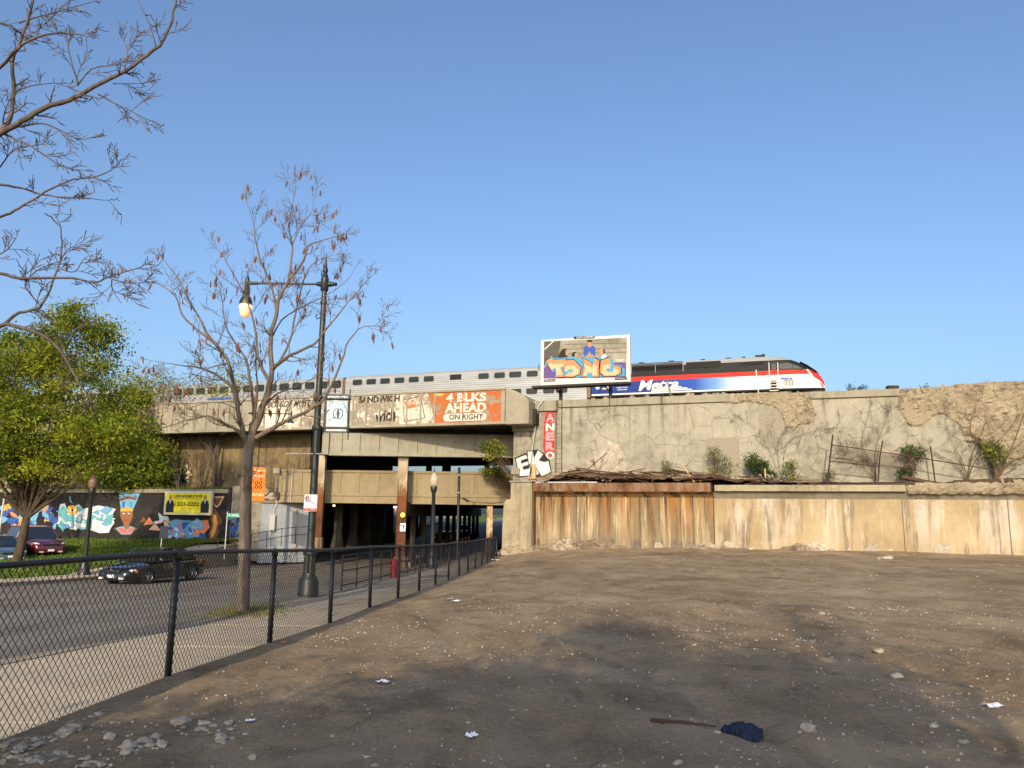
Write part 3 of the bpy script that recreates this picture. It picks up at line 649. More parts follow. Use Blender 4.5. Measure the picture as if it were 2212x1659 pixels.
# pier block between mural and white wall
lp = wall_thing('left_pillar', 'dim rough concrete pier with blue graffiti behind the street tree', 'pillar')
poly_panel('pier', [(-19.9, -1.5), (-17.2, -1.5), (-17.2, 2.3), (-17.8, 2.5), (-18.0, 3.4), (-19.9, 3.4)], -.1, 2.6, M['wall_coping'], lp, .05)
wwl = thing('white_wall', 'white painted wing wall beside the railing left of the underpass', 'wing wall', (-16.35, 52.55, 0), math.atan2(2.3, 3.4))
boxpart('wall_face', 0, 3.7, 0, .5, -1.6, 2.25, M['white_wall'], wwl)
boxpart('coping', -.05, 3.7, -.08, .6, 2.255, 2.45, M['wall_coping'], wwl, .03)
boxpart('strap', 2.3, 2.42, -.05, -.003, -1.0, 2.1, M['rust_column_paint'], wwl)
ub = thing('utility_box', 'tall white utility box with conduit on the white wall', 'utility box', (-16.35, 52.55, 0), math.atan2(2.3, 3.4))
boxpart('cabinet', .55, .83, -.22, -.005, .45, 1.55, M['white_paint'], ub, .02)
b = MB(); b.tube([(.6, -.06, -1.0), (.6, -.06, .45)], .03, 6); b.build('conduit', M['white_paint'], ub)
b = MB(); b.tube([(.75, -.06, 1.55), (.78, -.06, 1.9), (.9, -.06, 2.1), (.9, -.06, 2.45)], .03, 6); b.build('conduit', M['white_paint'], ub)
rubble = MB()
for i in range(10): rubble.rock((-17.2+random.uniform(-.7, 1.2), 53.6+random.uniform(-.3, .3), 2.75+random.uniform(-.1, .35)), random.uniform(.25, .5), seed=i, sub=2)
tag(rubble.build('rock_pile', M['rubble_pale']), 'grey heap of rock beside the orange banner', 'rocks', kind=None)

# mural figures and letters -----------------------------------------------------------
def mloc(pts, y=-.006, crop=(0, 1700, 2.304)): return [WL((crop[0]+x/crop[2])/1.736, (crop[1]+yy/crop[2])/1.736) for x, yy in pts]
def mural(name, pts, mat, lay, label=None):
    b = MB(); b.prism(mloc(pts), -.004-.004*lay, -.0015-.004*lay); o = b.build(name, M[mat], mw)
    if label: o['label'] = label
    return o
def shards(name, x0, x1, y0, y1, mats, n, lay0, seed, size=(30, 90)):
    rnd = random.Random(seed); b = MB()
    for i in range(n):
        cx = rnd.uniform(x0, x1); cy = rnd.uniform(y0, y1); L = rnd.uniform(*size); a = rnd.choice((rnd.gauss(1.3, .35), rnd.gauss(-.5, .4), rnd.gauss(.3, .3))); wd = L*rnd.uniform(.16, .4)
        dx, dy = math.cos(a)*L/2, -math.sin(a)*L/2; nx, ny = -dy/L*wd*2, dx/L*wd*2
        p = [(cx-dx-nx*.5, cy-dy-ny*.5), (cx-dx*.2+nx, cy-dy*.2+ny), (cx+dx, cy+dy), (cx+dx*.3-nx, cy+dy*.3-ny)]
        q = mloc(p); y = -.004*lay0-.0006*i; b.prism(q, y-.0008, y-.0003, rnd.randrange(len(mats)))
    return b.build(name, [M[m] for m in mats], mw)
# white and teal lettering
mural('letter_backing', [(505, 500), (520, 440), (560, 430), (585, 500), (680, 440), (720, 480), (850, 450), (1000, 480), (965, 540), (990, 600), (960, 640), (940, 685), (860, 690), (780, 660), (690, 650), (600, 635), (505, 600)], 'spray_pale', 0)
shards('wild_letters', 520, 960, 480, 640, ['spray_teal', 'spray_pale', 'spray_sky', 'spray_teal', 'ink_white'], 60, 3, 3, (50, 120))
mural('eye_ring', [(585+48*math.cos(t/8*6.283)+45, 490+44*math.sin(t/8*6.283)) for t in range(8)], 'spray_gold', 14)
mural('eye', [(600, 490), (630, 472), (665, 490), (630, 506)], 'cream', 15); mural('pupil', [(622, 480), (642, 480), (642, 500), (622, 500)], 'ink_black', 16)
# portrait with a tall blue hat (plain figure)
mural('hat', [(1025, 350), (1060, 318), (1170, 318), (1212, 345), (1155, 480), (1045, 480)], 'spray_sky', 2)
mural('hat_band', [(1032, 395), (1110, 370), (1182, 385), (1176, 405), (1110, 392), (1036, 415)], 'brown' if 'brown' in M else 'spray_brown', 3)
mural('hat_stripe', [(1060, 420), (1080, 415), (1075, 475), (1060, 478)], 'spray_deep', 3); mural('hat_stripe', [(1120, 415), (1145, 420), (1140, 478), (1125, 475)], 'spray_cyan', 3)
mural('face', [(1042, 480), (1152, 480), (1150, 545), (1128, 600), (1095, 612), (1065, 600), (1042, 545)], 'tan_skin', 4)
mural('brow', [(1042, 480), (1095, 462), (1152, 480), (1150, 500), (1042, 502)], 'spray_gold', 5)
mural('eye', [(1060, 518), (1080, 514), (1080, 524), (1062, 526)], 'ink_white', 6); mural('eye', [(1106, 514), (1128, 518), (1126, 526), (1108, 524)], 'ink_white', 6)
mural('lips', [(1070, 570), (1100, 568), (1096, 584), (1076, 584)], 'ink_red', 6)
mural('neck', [(1070, 600), (1118, 600), (1125, 650), (1065, 650)], 'tan_skin', 3)
mural('shoulders', [(985, 648), (1065, 628), (1125, 628), (1190, 650), (1130, 705), (1050, 705)], 'spray_brown', 2)
mural('collar', [(1000, 645), (1060, 628), (1095, 660), (1130, 628), (1172, 645), (1130, 700), (1050, 700)], 'spray_teal', 4)
mural('collar_band', [(1018, 648), (1060, 636), (1095, 672), (1130, 636), (1158, 648), (1125, 690), (1052, 690)], 'spray_rose', 5)
# pyramids and bird
mural('pyramid', [(1285, 660), (1340, 605), (1395, 668)], 'spray_peach', 3); mural('pyramid', [(1240, 620), (1290, 550), (1335, 610)], 'spray_salmon', 2); mural('pyramid', [(1205, 595), (1245, 545), (1262, 590)], 'spray_brown', 1)
mural('bird', [(1370, 510), (1405, 540), (1450, 545), (1465, 570), (1420, 575), (1400, 600), (1345, 610), (1330, 590), (1380, 580)], 'spray_pale', 5)
# blue and orange lettering
mural('letter_backing', [(1420, 600), (1520, 570), (1640, 585), (1750, 580), (1770, 640), (1740, 720), (1600, 735), (1500, 720), (1430, 690)], 'spray_sky', 1)
shards('wild_letters', 1430, 1750, 590, 725, ['spray_sky', 'spray_peach', 'spray_pale', 'spray_deep', 'spray_cyan', 'spray_rose'], 55, 3, 9, (40, 100))
shards('wild_letters', 20, 480, 460, 640, ['spray_deep', 'spray_sky', 'spray_deep', 'spray_gold', 'spray_salmon', 'navy' if 'navy' in M else 'spray_navy'], 60, 2, 11, (50, 120))
mural('smoke_line', [(600, 370), (612, 372), (612, 405), (632, 430), (625, 438), (603, 410)], 'spray_teal', 2)
# standing figure and shield
mural('figure', [(1830, 475), (1860, 470), (1885, 520), (1915, 560), (1918, 600), (1885, 640), (1895, 680), (1860, 745), (1810, 745), (1805, 700), (1830, 620), (1815, 560)], 'spray_brown', 3)
mural('figure_light', [(1838, 520), (1870, 540), (1882, 600), (1860, 690), (1830, 735), (1822, 690), (1845, 620)], 'spray_gold', 4)
mural('lion', [(1670, 690), (1760, 640), (1740, 580), (1800, 575), (1815, 640), (1760, 700), (1690, 715)], 'spray_salmon', 8)
mural('shield', [(1825, 375), (1940, 370), (1900, 450), (1870, 470), (1840, 440)], 'spray_peach', 2); mural('shield_field', [(1840, 385), (1925, 382), (1893, 440), (1870, 455), (1850, 432)], 'spray_brown', 3)
lettering(mw, 'PEACE', *[v for v in (WL(784, 1095)[0], WL(836, 1095)[0])] if False else (WL(806, 1097)[0]-.0, WL(806, 1097)[0]+.5), WL(480, 1100)[1], WL(480, 1094)[1], -.03, M['spray_green'], .02) if False else None
# graffiti on the brown wall and on the pier
def wallshards(parent, x0, x1, y0, y1, off, mats, n, seed, size, name='graffiti'):
    rnd = random.Random(seed); b = MB()
    for i in range(n):
        s, z = WL(rnd.uniform(x0, x1), rnd.uniform(y0, y1), off); L = rnd.uniform(*size); a = rnd.uniform(0, 3.14); wd = L*.3
        dx, dz = math.cos(a)*L/2, math.sin(a)*L/2
        y = off-.006-.0008*i; b.prism([(s-dx, z-dz), (s-dz*.5, z+dx*.5), (s+dx, z+dz), (s+dz*.3, z-dx*.3)], y-.001, y-.0004, rnd.randrange(len(mats)))
    return b.build(name, [M[m] for m in mats], parent)
wallshards(ul, 330, 405, 1013, 1040, 2.4, ['spray_teal', 'spray_green', 'spray_teal', 'ink_black'], 50, 2, (.3, 1.0))
wallshards(ul, 400, 412, 1002, 1035, 2.25, ['spray_pale', 'spray_gold', 'spray_rose'], 16, 5, (.2, .5))
wallshards(lp, 495, 522, 1110, 1158, -.1, ['spray_deep', 'spray_cyan', 'spray_deep', 'spray_navy'], 30, 6, (.2, .7))

#=BRIDGES=
gb = wall_thing('painted_bridge', 'long concrete railway bridge girder with peeling painted advertising over the street', 'bridge')
GO = .3; z0, z1 = 7.15, 9.37
boxpart('web', -27.5, -.55, GO, GO+.35, z0+.1, z1-.1, M['girder_concrete'], gb)
boxpart('top_flange', -27.5, -.5, GO-.09, GO+.5, z1-.13, z1, M['girder_concrete'], gb, .02)
boxpart('bottom_flange', -27.5, -.45, GO-.10, GO+.6, z0-.02, z0+.15, M['girder_concrete'], gb, .02)
poly_panel('end_block', [(-.5, 7.1), (1.0, 7.1), (1.0, 8.5), (.7, 8.85), (.1, 9.15), (-.5, 9.36)], GO-.06, GO+2.4, M['girder_concrete'], gb, .04)
# stiffener ribs at the photo's spacing
ribs = [WL(x, 880, GO)[0] for x in (763, 793, 822, 850, 879, 909, 940)]
step = (ribs[-1]-ribs[0])/6
rm = MB().box(-.05, .05, GO-.075, GO-.002, z0+.16, z1-.14).mesh('stiffener', M['girder_concrete'])
s = ribs[-1]
allribs = []
while s > -27.2: allribs.append(s); s -= step
for s in allribs:
    o = bpy.data.objects.new('stiffener', rm); link(o); o.parent = gb; o.location = (s, 0, 0)
o = bpy.data.objects.new('stiffener', MB().box(-.03, .03, GO-.07, GO-.041, z0+.16, z1-.14).mesh('stiffener', M['paint_orange'])); link(o); o.parent = gb; o.location = (WL(1000, 880, GO)[0], 0, 0)
def gpt(x, y): return WL((900+x/2.127)/1.736, (1300+y/2.127)/1.736, GO)
def gpanel(name, pts, mat, lab=None, y=GO-.006, lay=0):
    b = MB(); b.prism([gpt(*p) for p in pts], y-.004-.006*lay, y-.001-.006*lay); o = b.build(name, M[mat], gb)
    if lab: o['label'] = lab
    return o
def grect(name, x0, x1, za, zb, mat, lab=None, lay=0):
    sa, sb = gpt(x0, 500)[0], gpt(x1, 500)[0]; b = MB(); b.prism([(sa, za), (sb, za), (sb, zb), (sa, zb)], GO-.01-.006*lay, GO-.003-.006*lay); o = b.build(name, M[mat], gb)
    if lab: o['label'] = lab
    return o
sp_o = gpanel('painted_sign', [(1500, 365), (2083, 335), (2078, 618), (1570, 632), (1545, 560), (1525, 470)], 'paint_orange', 'peeling orange painted sign with white words', GO-.01)
gpanel('painted_sign', [(1275, 380), (1497, 367), (1522, 470), (1566, 632), (1270, 640)], 'paint_white', 'peeling white painted sign', GO-.01)
gpanel('painted_sign', [(870, 395), (1273, 380), (1268, 640), (890, 648)], 'paint_white_worn', 'flaking white painted sign with black words', GO-.01)
gpanel('painted_sign', [(150, 440), (505, 405), (512, 650), (170, 668)], 'paint_white', 'cream painted sign with brown slanted words', GO-.01)
gpanel('painted_sign', [(515, 405), (860, 395), (860, 650), (520, 655)], 'paint_white_worn', 'flaking white painted sign', GO-.01)
def gtext(t, x0, x1, ya, yb, yar, ybr, mat, bold=.03, shear=0.0, lay=4):
    (sa, z0_), (_, z1_) = gpt(x0, yb), gpt(x0, ya); (sb, z0r), (_, z1r) = gpt(x1, ybr), gpt(x1, yar)
    return lettering(gb, t, sa, sb, z0_, z1_, GO-.012-.006*lay, M[mat], bold, shear, 'lettering', z0r, z1r)
gtext('4 BLKS', 1645, 1965, 375, 443, 365, 435, 'paint_letter_white', .04)
gtext('AHEAD', 1635, 1965, 452, 528, 445, 520, 'paint_letter_white', .04)
sa, sb = gpt(1622, 560)[0], gpt(1966, 560)[0]; zA = gpt(1790, 592)[1]; zB = gpt(1790, 532)[1]
b = MB(); b.prism(rrect(sa, sb, zA, zB, .22, 5), GO-.024, GO-.016); b.build('white_lozenge', M['paint_letter_white'], gb)
gtext('ON RIGHT', 1670, 1938, 540, 584, 538, 580, 'paint_letter_black', .02, 0, 5)
gtext('SANDWICH', 950, 1275, 400, 450, 388, 437, 'paint_letter_black', .035)
gtext('wich', 1080, 1240, 520, 600, 480, 592, 'paint_letter_black', .035, .1)
gtext("CHICAGO'S MOST F", 170, 605, 440, 492, 420, 470, 'paint_letter_black', .01, .45)
b = MB(); b.prism([gpt(*p) for p in ((1298, 425), (1445, 395), (1478, 570), (1310, 602))], GO-.024, GO-.018); b.build('placard', M['ink_black'], gb)
b = MB(); b.prism([gpt(*p) for p in ((1303, 430), (1442, 401), (1472, 566), (1315, 596))], GO-.032, GO-.026); b.build('placard_field', M['paint_white'], gb)
b = MB(); b.prism([gpt(*p) for p in ((1308, 440), (1430, 412), (1420, 450), (1450, 470), (1330, 500))], GO-.040, GO-.034); b.build('placard_red', M['paint_letter_orange'], gb)
gtext('FOOD FOR LESS', 1325, 1425, 455, 475, 432, 452, 'paint_letter_white', .01, 0, 6)
b = MB(); b.prism([gpt(*p) for p in ((205, 510), (260, 478), (340, 478), (395, 505), (400, 620), (200, 630))], GO-.03, GO-.022); b.build('painted_bun', M['cream'], gb)
gpanel('yellow_patch', [(1560, 372), (1640, 376), (1600, 395), (1555, 390)], 'spray_gold', None, GO-.014, 1)

# deck of the railway above the street
dk = wall_thing('bridge_deck', 'dark concrete deck carrying the tracks over the street', 'bridge deck')
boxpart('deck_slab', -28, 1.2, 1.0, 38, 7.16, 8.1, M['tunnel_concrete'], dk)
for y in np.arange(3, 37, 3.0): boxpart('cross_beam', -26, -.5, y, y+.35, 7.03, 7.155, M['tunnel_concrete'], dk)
# second girder (grey panels) under it
YB = 51.3
bb = thing('grey_panel_girder', 'grey panelled concrete girder half in shade beneath the painted bridge', 'bridge girder', (0, 0, 0))
def Bp(x, y): p = atY(x, y, YB); return p.x, p.z
bx0 = Bp(712, 950)[0]; bx1 = .2; bz0, bz1 = 5.47, 6.86
boxpart('web', bx0, bx1, YB+.06, YB+.5, bz0, bz1, M['panel_grey'], bb)
boxpart('bottom_flange', bx0, bx1, YB-.06, YB+.6, bz0-.10, bz0+.10, M['panel_grey'], bb, .02)
boxpart('end_post', Bp(697, 950)[0], bx0-.01, YB-.12, YB+.5, bz0-.05, bz1, M['girder_concrete'], bb, .02)
xs = [Bp((900+x/2.127)/1.736, 960)[0] for x in (808, 950, 1103, 1255, 1408, 1560, 1712, 1862, 2010)]
rm = MB().box(-.06, .06, YB-.03, YB+.058, bz0+.10, bz1).mesh('panel_rib', M['panel_grey'])
for x in xs: o = bpy.data.objects.new('panel_rib', rm); link(o); o.parent = bb; o.location = (x, 0, 0)
boxpart('gap_shade_strip', bx0, bx1, YB+.55, YB+1.0, 5.6, 7.15, M['dark_inside'], bb)  # added dark strip, stands in for the shade in the gap above the panels
# lower tan bridge with recessed frames
YC = 53.0
tb = thing('tan_panel_bridge', 'lower tan panelled concrete bridge crossing behind the rusty columns', 'bridge', (0, 0, 0))
def Cp(x, y): p = atY(x, y, YC); return p.x, p.z
cx0 = Cp(607, 1040)[0]; cx1 = .6; cz0, cz1 = Cp(900, 1087)[1], Cp(900, 1018.5)[1]
boxpart('web', cx0, cx1, YC+.08, YC+.5, cz0, cz1, M['panel_tan'], tb)
boxpart('top_band', cx0-.1, cx1, YC, YC+.6, cz1-.13, cz1+.03, M['panel_tan'], tb, .015)
boxpart('middle_band', cx0, cx1, YC+.02, YC+.079, cz0+.42, cz0+.60, M['panel_tan'], tb, .01)
boxpart('bottom_band', cx0-.05, cx1, YC, YC+.6, cz0-.06, cz0+.12, M['panel_tan'], tb, .015)
def c3(x): return Cp((900+x/2.127)/1.736, 1050)[0]
px = [c3(x) for x in (320, 410, 480, 570, 660, 790, 940, 1095, 1245, 1395, 1545, 1695, 1850, 2005, 2160)]
rm = MB().box(-.10, .10, YC+.02, YC+.079, cz0+.602, cz1-.132).mesh('pilaster', M['panel_tan'])
for x in px: o = bpy.data.objects.new('pilaster', rm); link(o); o.parent = tb; o.location = (x, 0, 0)
rm = MB().box(-.04, .04, YC+.03, YC+.079, cz0+.122, cz0+.418).mesh('panel_divider', M['panel_tan'])
for x in px[::2]: o = bpy.data.objects.new('panel_divider', rm); link(o); o.parent = tb; o.location = (x+.3, 0, 0)
boxpart('deck', cx0, cx1, YC+.61, 90, cz0+.05, cz0+.5, M['tunnel_concrete'], tb)
for xx, nm in ((410, 1), (1275, 2)):
    b = MB(); b.tube([(c3(xx), YC-.05, cz0-.05), (c3(xx)+.02, YC-.03, cz1+.1)], .022, 6); b.build('downpipe', M['white_paint'], tb)
# bearing block left of the bridge
jb = thing('junction_box', 'small grey box on a post left of the tan bridge', 'utility box', (0, 0, 0))
(xa, za), (xb, zb2) = Cp(592, 1030), Cp(607, 1012); boxpart('box', xa, xb, YC-.3, YC-.05, Cp(600, 1023)[1], zb2, M['wall_coping'], jb, .02)
b = MB(); b.tube([(xa+.2, YC-.15, Cp(600, 1062)[1]), (xa+.2, YC-.15, Cp(600, 1023)[1])], .04, 6); b.build('post', M['wall_coping'], jb)
# posts standing on the lower bridge, seen against the sky gap
for i, (x, wd) in enumerate(((926, .55), (964, .85), (700, .6), (760, .6), (1052, .5))):
    p = atY(x, 1010, 80); b = MB(); b.box(p.x-wd/2, p.x+wd/2, 80, 80.6, cz0+.5, 7.16)
    tag(b.build('deck_post', M['tunnel_concrete']), ('dark slim post between the two decks, second from the middle rusty column', 'dark broad post between the two decks, left of the open sky gap', 'dark post between the decks nearest the street lamp', 'dark post between the decks midway to the middle rusty column', 'dark post between the decks nearest the pillar')[i], 'post', 'posts between the two decks')
# abutment sides inside the underpass
def street_wall(name, label, x, Y0, Y1, z0, z1, side):
    b = MB(); t = .5*side
    V = []
    for Y in (Y0, Y1):
        xx = x+.068*(Y-50); V += [(xx, Y, z0), (xx+t, Y, z0), (xx+t, Y, z1), (xx, Y, z1)]
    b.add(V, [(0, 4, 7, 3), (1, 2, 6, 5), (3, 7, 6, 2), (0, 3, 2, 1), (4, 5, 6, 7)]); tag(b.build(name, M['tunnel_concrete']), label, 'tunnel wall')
street_wall('tunnel_wall', 'dark inner wall on the hydrant side of the underpass', .3, 49.5, 92, -2.2, 7.15, 1)
street_wall('tunnel_wall', 'dark inner wall on the white wall side of the underpass', -16.6, 56.0, 92, -2.2, 7.15, -1)
# columns
def rusty_column(label, x, Y, zb, ztop, wd, capz=None, mat='rust_column'):
    t = thing('steel_column', label, 'column', (x, Y, 0), 0, 'rusty columns at the underpass mouth')
    b = MB(); h = wd/2
    b.box(-h, -h+.05, -.22, .22, zb+.7, ztop); b.box(h-.05, h, -.22, .22, zb+.7, ztop); b.box(-h+.05, h-.05, -.17, .16, zb+.7, ztop)
    for z in np.arange(zb+1, ztop, .35):
        for sx in (-1, 1): b.box(sx*(h-.09)-.018, sx*(h-.09)+.018, -.19, -.168, z, z+.036)
    b.build('shaft', M[mat], t)
    boxpart('plinth', -h-.07, h+.07, -.3, .3, zb-.2, zb+.71, M['rust_column'] if False else M['abutment_brown'], t, .03)
    if capz: boxpart('capital', -h-.03, h+.03, -.25, .25, ztop-capz, ztop+.01, M['girder_concrete'], t, .02)
    return t
def colx(x, y, Y): return atY(x, y, Y).x
YK = 51.9
rusty_column('rusty column left of the lane, pale paint at its top', colx(691, 1080, YK), YK, -.6, 5.4, .52)
mc = rusty_column('rusty middle column carrying the amber beacon and arrow sign', colx(868.5, 1090, YK), YK, -1.75, 5.4, .62, .28)
rusty_column('short rusty column with flaking paint next to the stained pillar', colx(1058, 1120, 53.4), 53.4, -.7, cz0+.1, .40, None, 'rust_column_paint')
def tunnel_column(x, Y, zb, zt, wd, lab, grp):
    b = MB(); b.box(-wd/2, wd/2, -wd/2, wd/2, zb+1.0, zt); t = thing('tunnel_column', lab, 'column', (x, Y, 0), 0, grp)
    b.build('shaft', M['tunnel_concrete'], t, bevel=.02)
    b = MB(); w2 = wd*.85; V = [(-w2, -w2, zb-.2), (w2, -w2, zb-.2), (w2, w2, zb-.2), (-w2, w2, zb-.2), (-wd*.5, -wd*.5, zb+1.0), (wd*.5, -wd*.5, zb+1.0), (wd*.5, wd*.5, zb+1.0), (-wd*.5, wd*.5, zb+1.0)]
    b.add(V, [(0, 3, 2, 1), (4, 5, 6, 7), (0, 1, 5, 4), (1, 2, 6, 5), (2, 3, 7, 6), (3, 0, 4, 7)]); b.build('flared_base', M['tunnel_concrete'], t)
xm = colx(868.5, 1090, YK); xl = colx(691, 1080, YK); xr = colx(1058, 1120, 53.4)
for i in range(11):
    Y = YK+4.1*(i+1); tunnel_column(xm+.068*(Y-YK), Y, zr(Y), 1.6, .36, 'dark column in the middle row inside the underpass', 'middle columns in the underpass')
    if i < 9: tunnel_column(xl+.068*(Y-YK)+.15, Y, zr(Y)+1.0, cz0+.08, .55, 'dark column in the row nearest the white wall inside the underpass', 'white wall side columns in the underpass')
    if 0 < i < 9 and False: tunnel_column(xr+.068*(Y-53), Y, -.9, cz0+.08, .4, 'dark column on the hydrant side of the underpass', 'hydrant side columns in the underpass')
b = MB(); V = []
for Y in (YK+.5, 98): x = xm+.068*(Y-YK); V += [(x-.35, Y, 1.55), (x+.35, Y, 1.55), (x+.35, Y, cz0+.08), (x-.35, Y, cz0+.08)]
b.add(V, [(0, 4, 5, 1), (0, 3, 7, 4), (1, 5, 6, 2), (0, 1, 2, 3), (4, 7, 6, 5)]); tag(b.build('tunnel_beam', M['tunnel_concrete']), 'dark beam along the middle columns of the underpass', 'beam')
b = MB()
for j in range(2): b.box(xm-.5, xm+.62, YK+.4+j*20.5, YK+20.7+j*20, -2.0, zr(55)+.35)
tag(b.build('median_kerb', M['kerb_concrete']), 'low concrete median under the middle columns', 'median')
# tunnel lights
glow('tunnel_light', (.9, .85, .7, 1), (1, .85, .6, 1), 6.0)
for i, (x, y) in enumerate(((727, 1093), (858, 1096))):
    p = atY(x, y, 57); t = thing('tunnel_light', ('lit tunnel light by the rusty column nearer the white wall', 'lit tunnel light just left of the middle rusty column')[i], 'light', p, R(35), 'tunnel lights')
    boxpart('fixture', -.28, .28, -.06, .06, .07, .32 if False else .16, M['dark_steel'], t); boxpart('tube', -.26, .26, -.05, .05, -.03, .068, M['tunnel_light'], t, .02)
# beyond the underpass: sloping pavement, far houses' lawn
o = grid_mesh('far_bank', list(np.arange(-60, -9, 3)), list(np.arange(96, 180, 4)), lambda x, Y: (x+.068*(Y-100), Y, zr(Y)+min(2.6, max(0, (-9-x)*.11))-.02), M['sidewalk_concrete']); tag(o, kind='structure')
o = grid_mesh('far_lawn', list(np.arange(-60, 40, 5)), list(np.arange(170, 290, 8)), lambda x, Y: (x, Y, 1.35+(Y-170)*.006), M['grass_ground']); tag(o, kind='structure')
o = grid_mesh('far_road', [-9.2, -2.0, 4], list(np.arange(92, 182, 3)), lambda x, Y: (x+.068*(Y-92)+2.0, Y, zr(Y)+.06), M['asphalt']); tag(o, kind='structure')
# ballast on top of the embankment
def ball(s, o_):
    z = interp(o_, [0, .5, 1.2, 18, 23, 60], [8.2, 8.25, 8.45, 10.6, 11.25, 11.25])+.10*mnoise.noise(Vector((s*.8, o_*.8, 3)))
    p = wl_world(s, UO+.3+o_); return (p.x, p.y, z)
o = grid_mesh('ballast', list(np.arange(-95, 70, 1.2)), [0, .5, 1.2, 2.5, 5, 9, 14, 18, 20.5, 23, 30, 40, 60], ball, M['ballast_mat']); tag(o, kind='structure')

#=TRAIN=
zroof = TR(1653, 766)[1]; zsill = TR(1653, 840)[1]; zred0 = TR(1550, 815.5)[1]; zred1 = TR(1550, 806)[1]; zwin = TR(1550, 789)[1]
def livery():
    g = G('livery'); x, y, z = g.sep(); wob = 0
    s0, s1, s2 = TR(1500, 830)[0], TR(1600, 830)[0], TR(1640, 830)[0]
    body = g.ramp(g.mr(x, s0-4, s2), [(0, (.012, .034, .17)), (.42, (.018, .07, .32)), (.62, (.13, .26, .52)), (.82, (.48, .55, .64)), (1, (.56, .55, .53))])
    def step(v, at): return g.math('GREATER_THAN', v, at)
    c = g.mix(step(z, zred0), body, (.52, .028, .018)); mid = (zred0+zred1)/2
    c = g.mix(g.math('MULTIPLY', step(z, mid-.03), g.math('LESS_THAN', z, mid+.02)), c, (.20, .02, .015))
    c = g.mix(step(z, zred1), c, (.016, .016, .017)); c = g.mix(step(z, zroof-.52), c, (.27, .275, .27))
    c = g.mix(g.math('LESS_THAN', z, zsill+.12), c, (.55, .55, .52)); c = g.mix(g.math('LESS_THAN', z, zsill-.02), c, (.02, .02, .02))
    d = g.noise(1.2, 6, .65, g.mapv((.5, 1, 2)))
    c = g.mix(.25, c, g.ramp(d, [(.3, .35), (.7, .62)]), 'OVERLAY')
    M['livery'] = g.fin(c, .55, spec=.12)
livery()
def corrug(name, c):
    g = G(name); z = g.sep()[2]; wv = g.math('SINE', g.math('MULTIPLY', z, 6.283/.21)); n = g.noise(.8, 5, .6, g.mapv((.4, 1, 3)))
    col_ = g.ramp(n, [(.3, tuple(x*.82 for x in c)), (.7, tuple(min(1, x*1.15) for x in c))]); col_ = g.mix(g.ramp(wv, [(.0, .15), (.25, 0)]), col_, tuple(x*.45 for x in c))
    M[name] = g.fin(col_, .42, wv, .5, .015, metal=.3, spec=.35)
corrug('stainless', (.31, .32, .325)); plain('car_roof', (.22, .23, .24), .6, .15, 2); plain('train_window', (.014, .018, .016), .22, .1, 3, spec=.35, bump=0); plain('gasket', (.05, .05, .05), .6)
plain('louvre_dark', (.012, .012, .012), .8, .3, 8)
lo = thing('locomotive', 'streamlined diesel locomotive in blue white red and black livery leading the train', 'locomotive', (OT[0], OT[1], 0), -TH)
prof = [(1362, 780.7), (1475, 775.5), (1601, 768.5), (1653, 765.7), (1676, 765.7), (1700, 769.7), (1723, 777.4), (1747, 788.4), (1765, 801.3), (1777, 815.4), (1783, 829), (1785, 842)]
prof = [TR(*p) for p in prof]; srear = TR(1278, 850)[0]
ps = [p[0] for p in prof]; pz = [p[1] for p in prof]
stations = [srear, -16, -12, -8, -5]+list(np.arange(-4.4, -.05, .3))+[-.03]
zb_loco = zsill-.15
def sect(s):
    zt = interp(s, ps, pz); zt = min(zt, zroof) if s < -4.5 else zt
    w_ = 1.5*(1-.35*max(0, (s+3.2)/3.2)**2) if s > -3.2 else 1.5
    zt = max(zt, zb_loco+.35); H = zt-zb_loco; c1 = min(.95, H*.45); c2 = min(.40, H*.2); pts = []
    for (y, z) in ((-w_, zb_loco), (-w_, zt-c1), (-w_+.10, zt-c2*1.1), (-w_+.42, zt-.12), (-w_+.95, zt)):
        pts.append((s, 1.5+y, z))
    pts += [(s, 3.0-p[1], p[2]) for p in reversed(pts)]
    return pts
b = MB(); V = []; F = []
for s in stations: V += sect(s)
n = 10
for i in range(len(stations)-1):
    for k in range(n): F.append((i*n+k, (i+1)*n+k, (i+1)*n+(k+1) % n, i*n+(k+1) % n))
F += [tuple(range(n-1, -1, -1)), tuple((len(stations)-1)*n+k for k in range(n))]
F = [f[::-1] for f in F]
b.add(V, F); b.build('body', M['livery'], lo, smooth=True, angle=32)
def lrect(name, x0, y0, x1, y1, mat, depth=.03, r=.08, inset=0.0, lab=None, parent=None):
    sa, za = TR(x0, y0); sb, zb3 = TR(x1, y1); b = MB(); b.prism(rrect(sa, sb, zb3, za, min(r, (sb-sa)*.45, (za-zb3)*.45), 3), -depth, .04 if inset == 0 else inset)
    o = b.build(name, M[mat], parent or lo)
    if lab: o['label'] = lab
    return o
def c5(x, y): return (1324.9+x*.2343, 691.2+y*.2343)
lrect('air_louvre', *c5(670, 392), *c5(990, 432), 'louvre_dark', .04, .03); lrect('air_louvre', *c5(1172, 388), *c5(1392, 406), 'louvre_dark', .04, .03)
b = MB()
for i in range(7):
    sa, za = TR(*c5(165, 410)); sb, zb3 = TR(*c5(640, 450)); z = zb3+(za-zb3)*i/6; b.box(sa, sb, -.05, .01, z, z+.05)
b.build('radiator_grille', M['louvre_dark'], lo)
b = MB()
for s_ in (165, 385, 640): sa, _ = TR(*c5(s_, 420)); b.box(sa, sa+.05, -.06, .02, zred1+.3, zroof-.35)
b.build('grille_frame', M['car_roof'], lo)
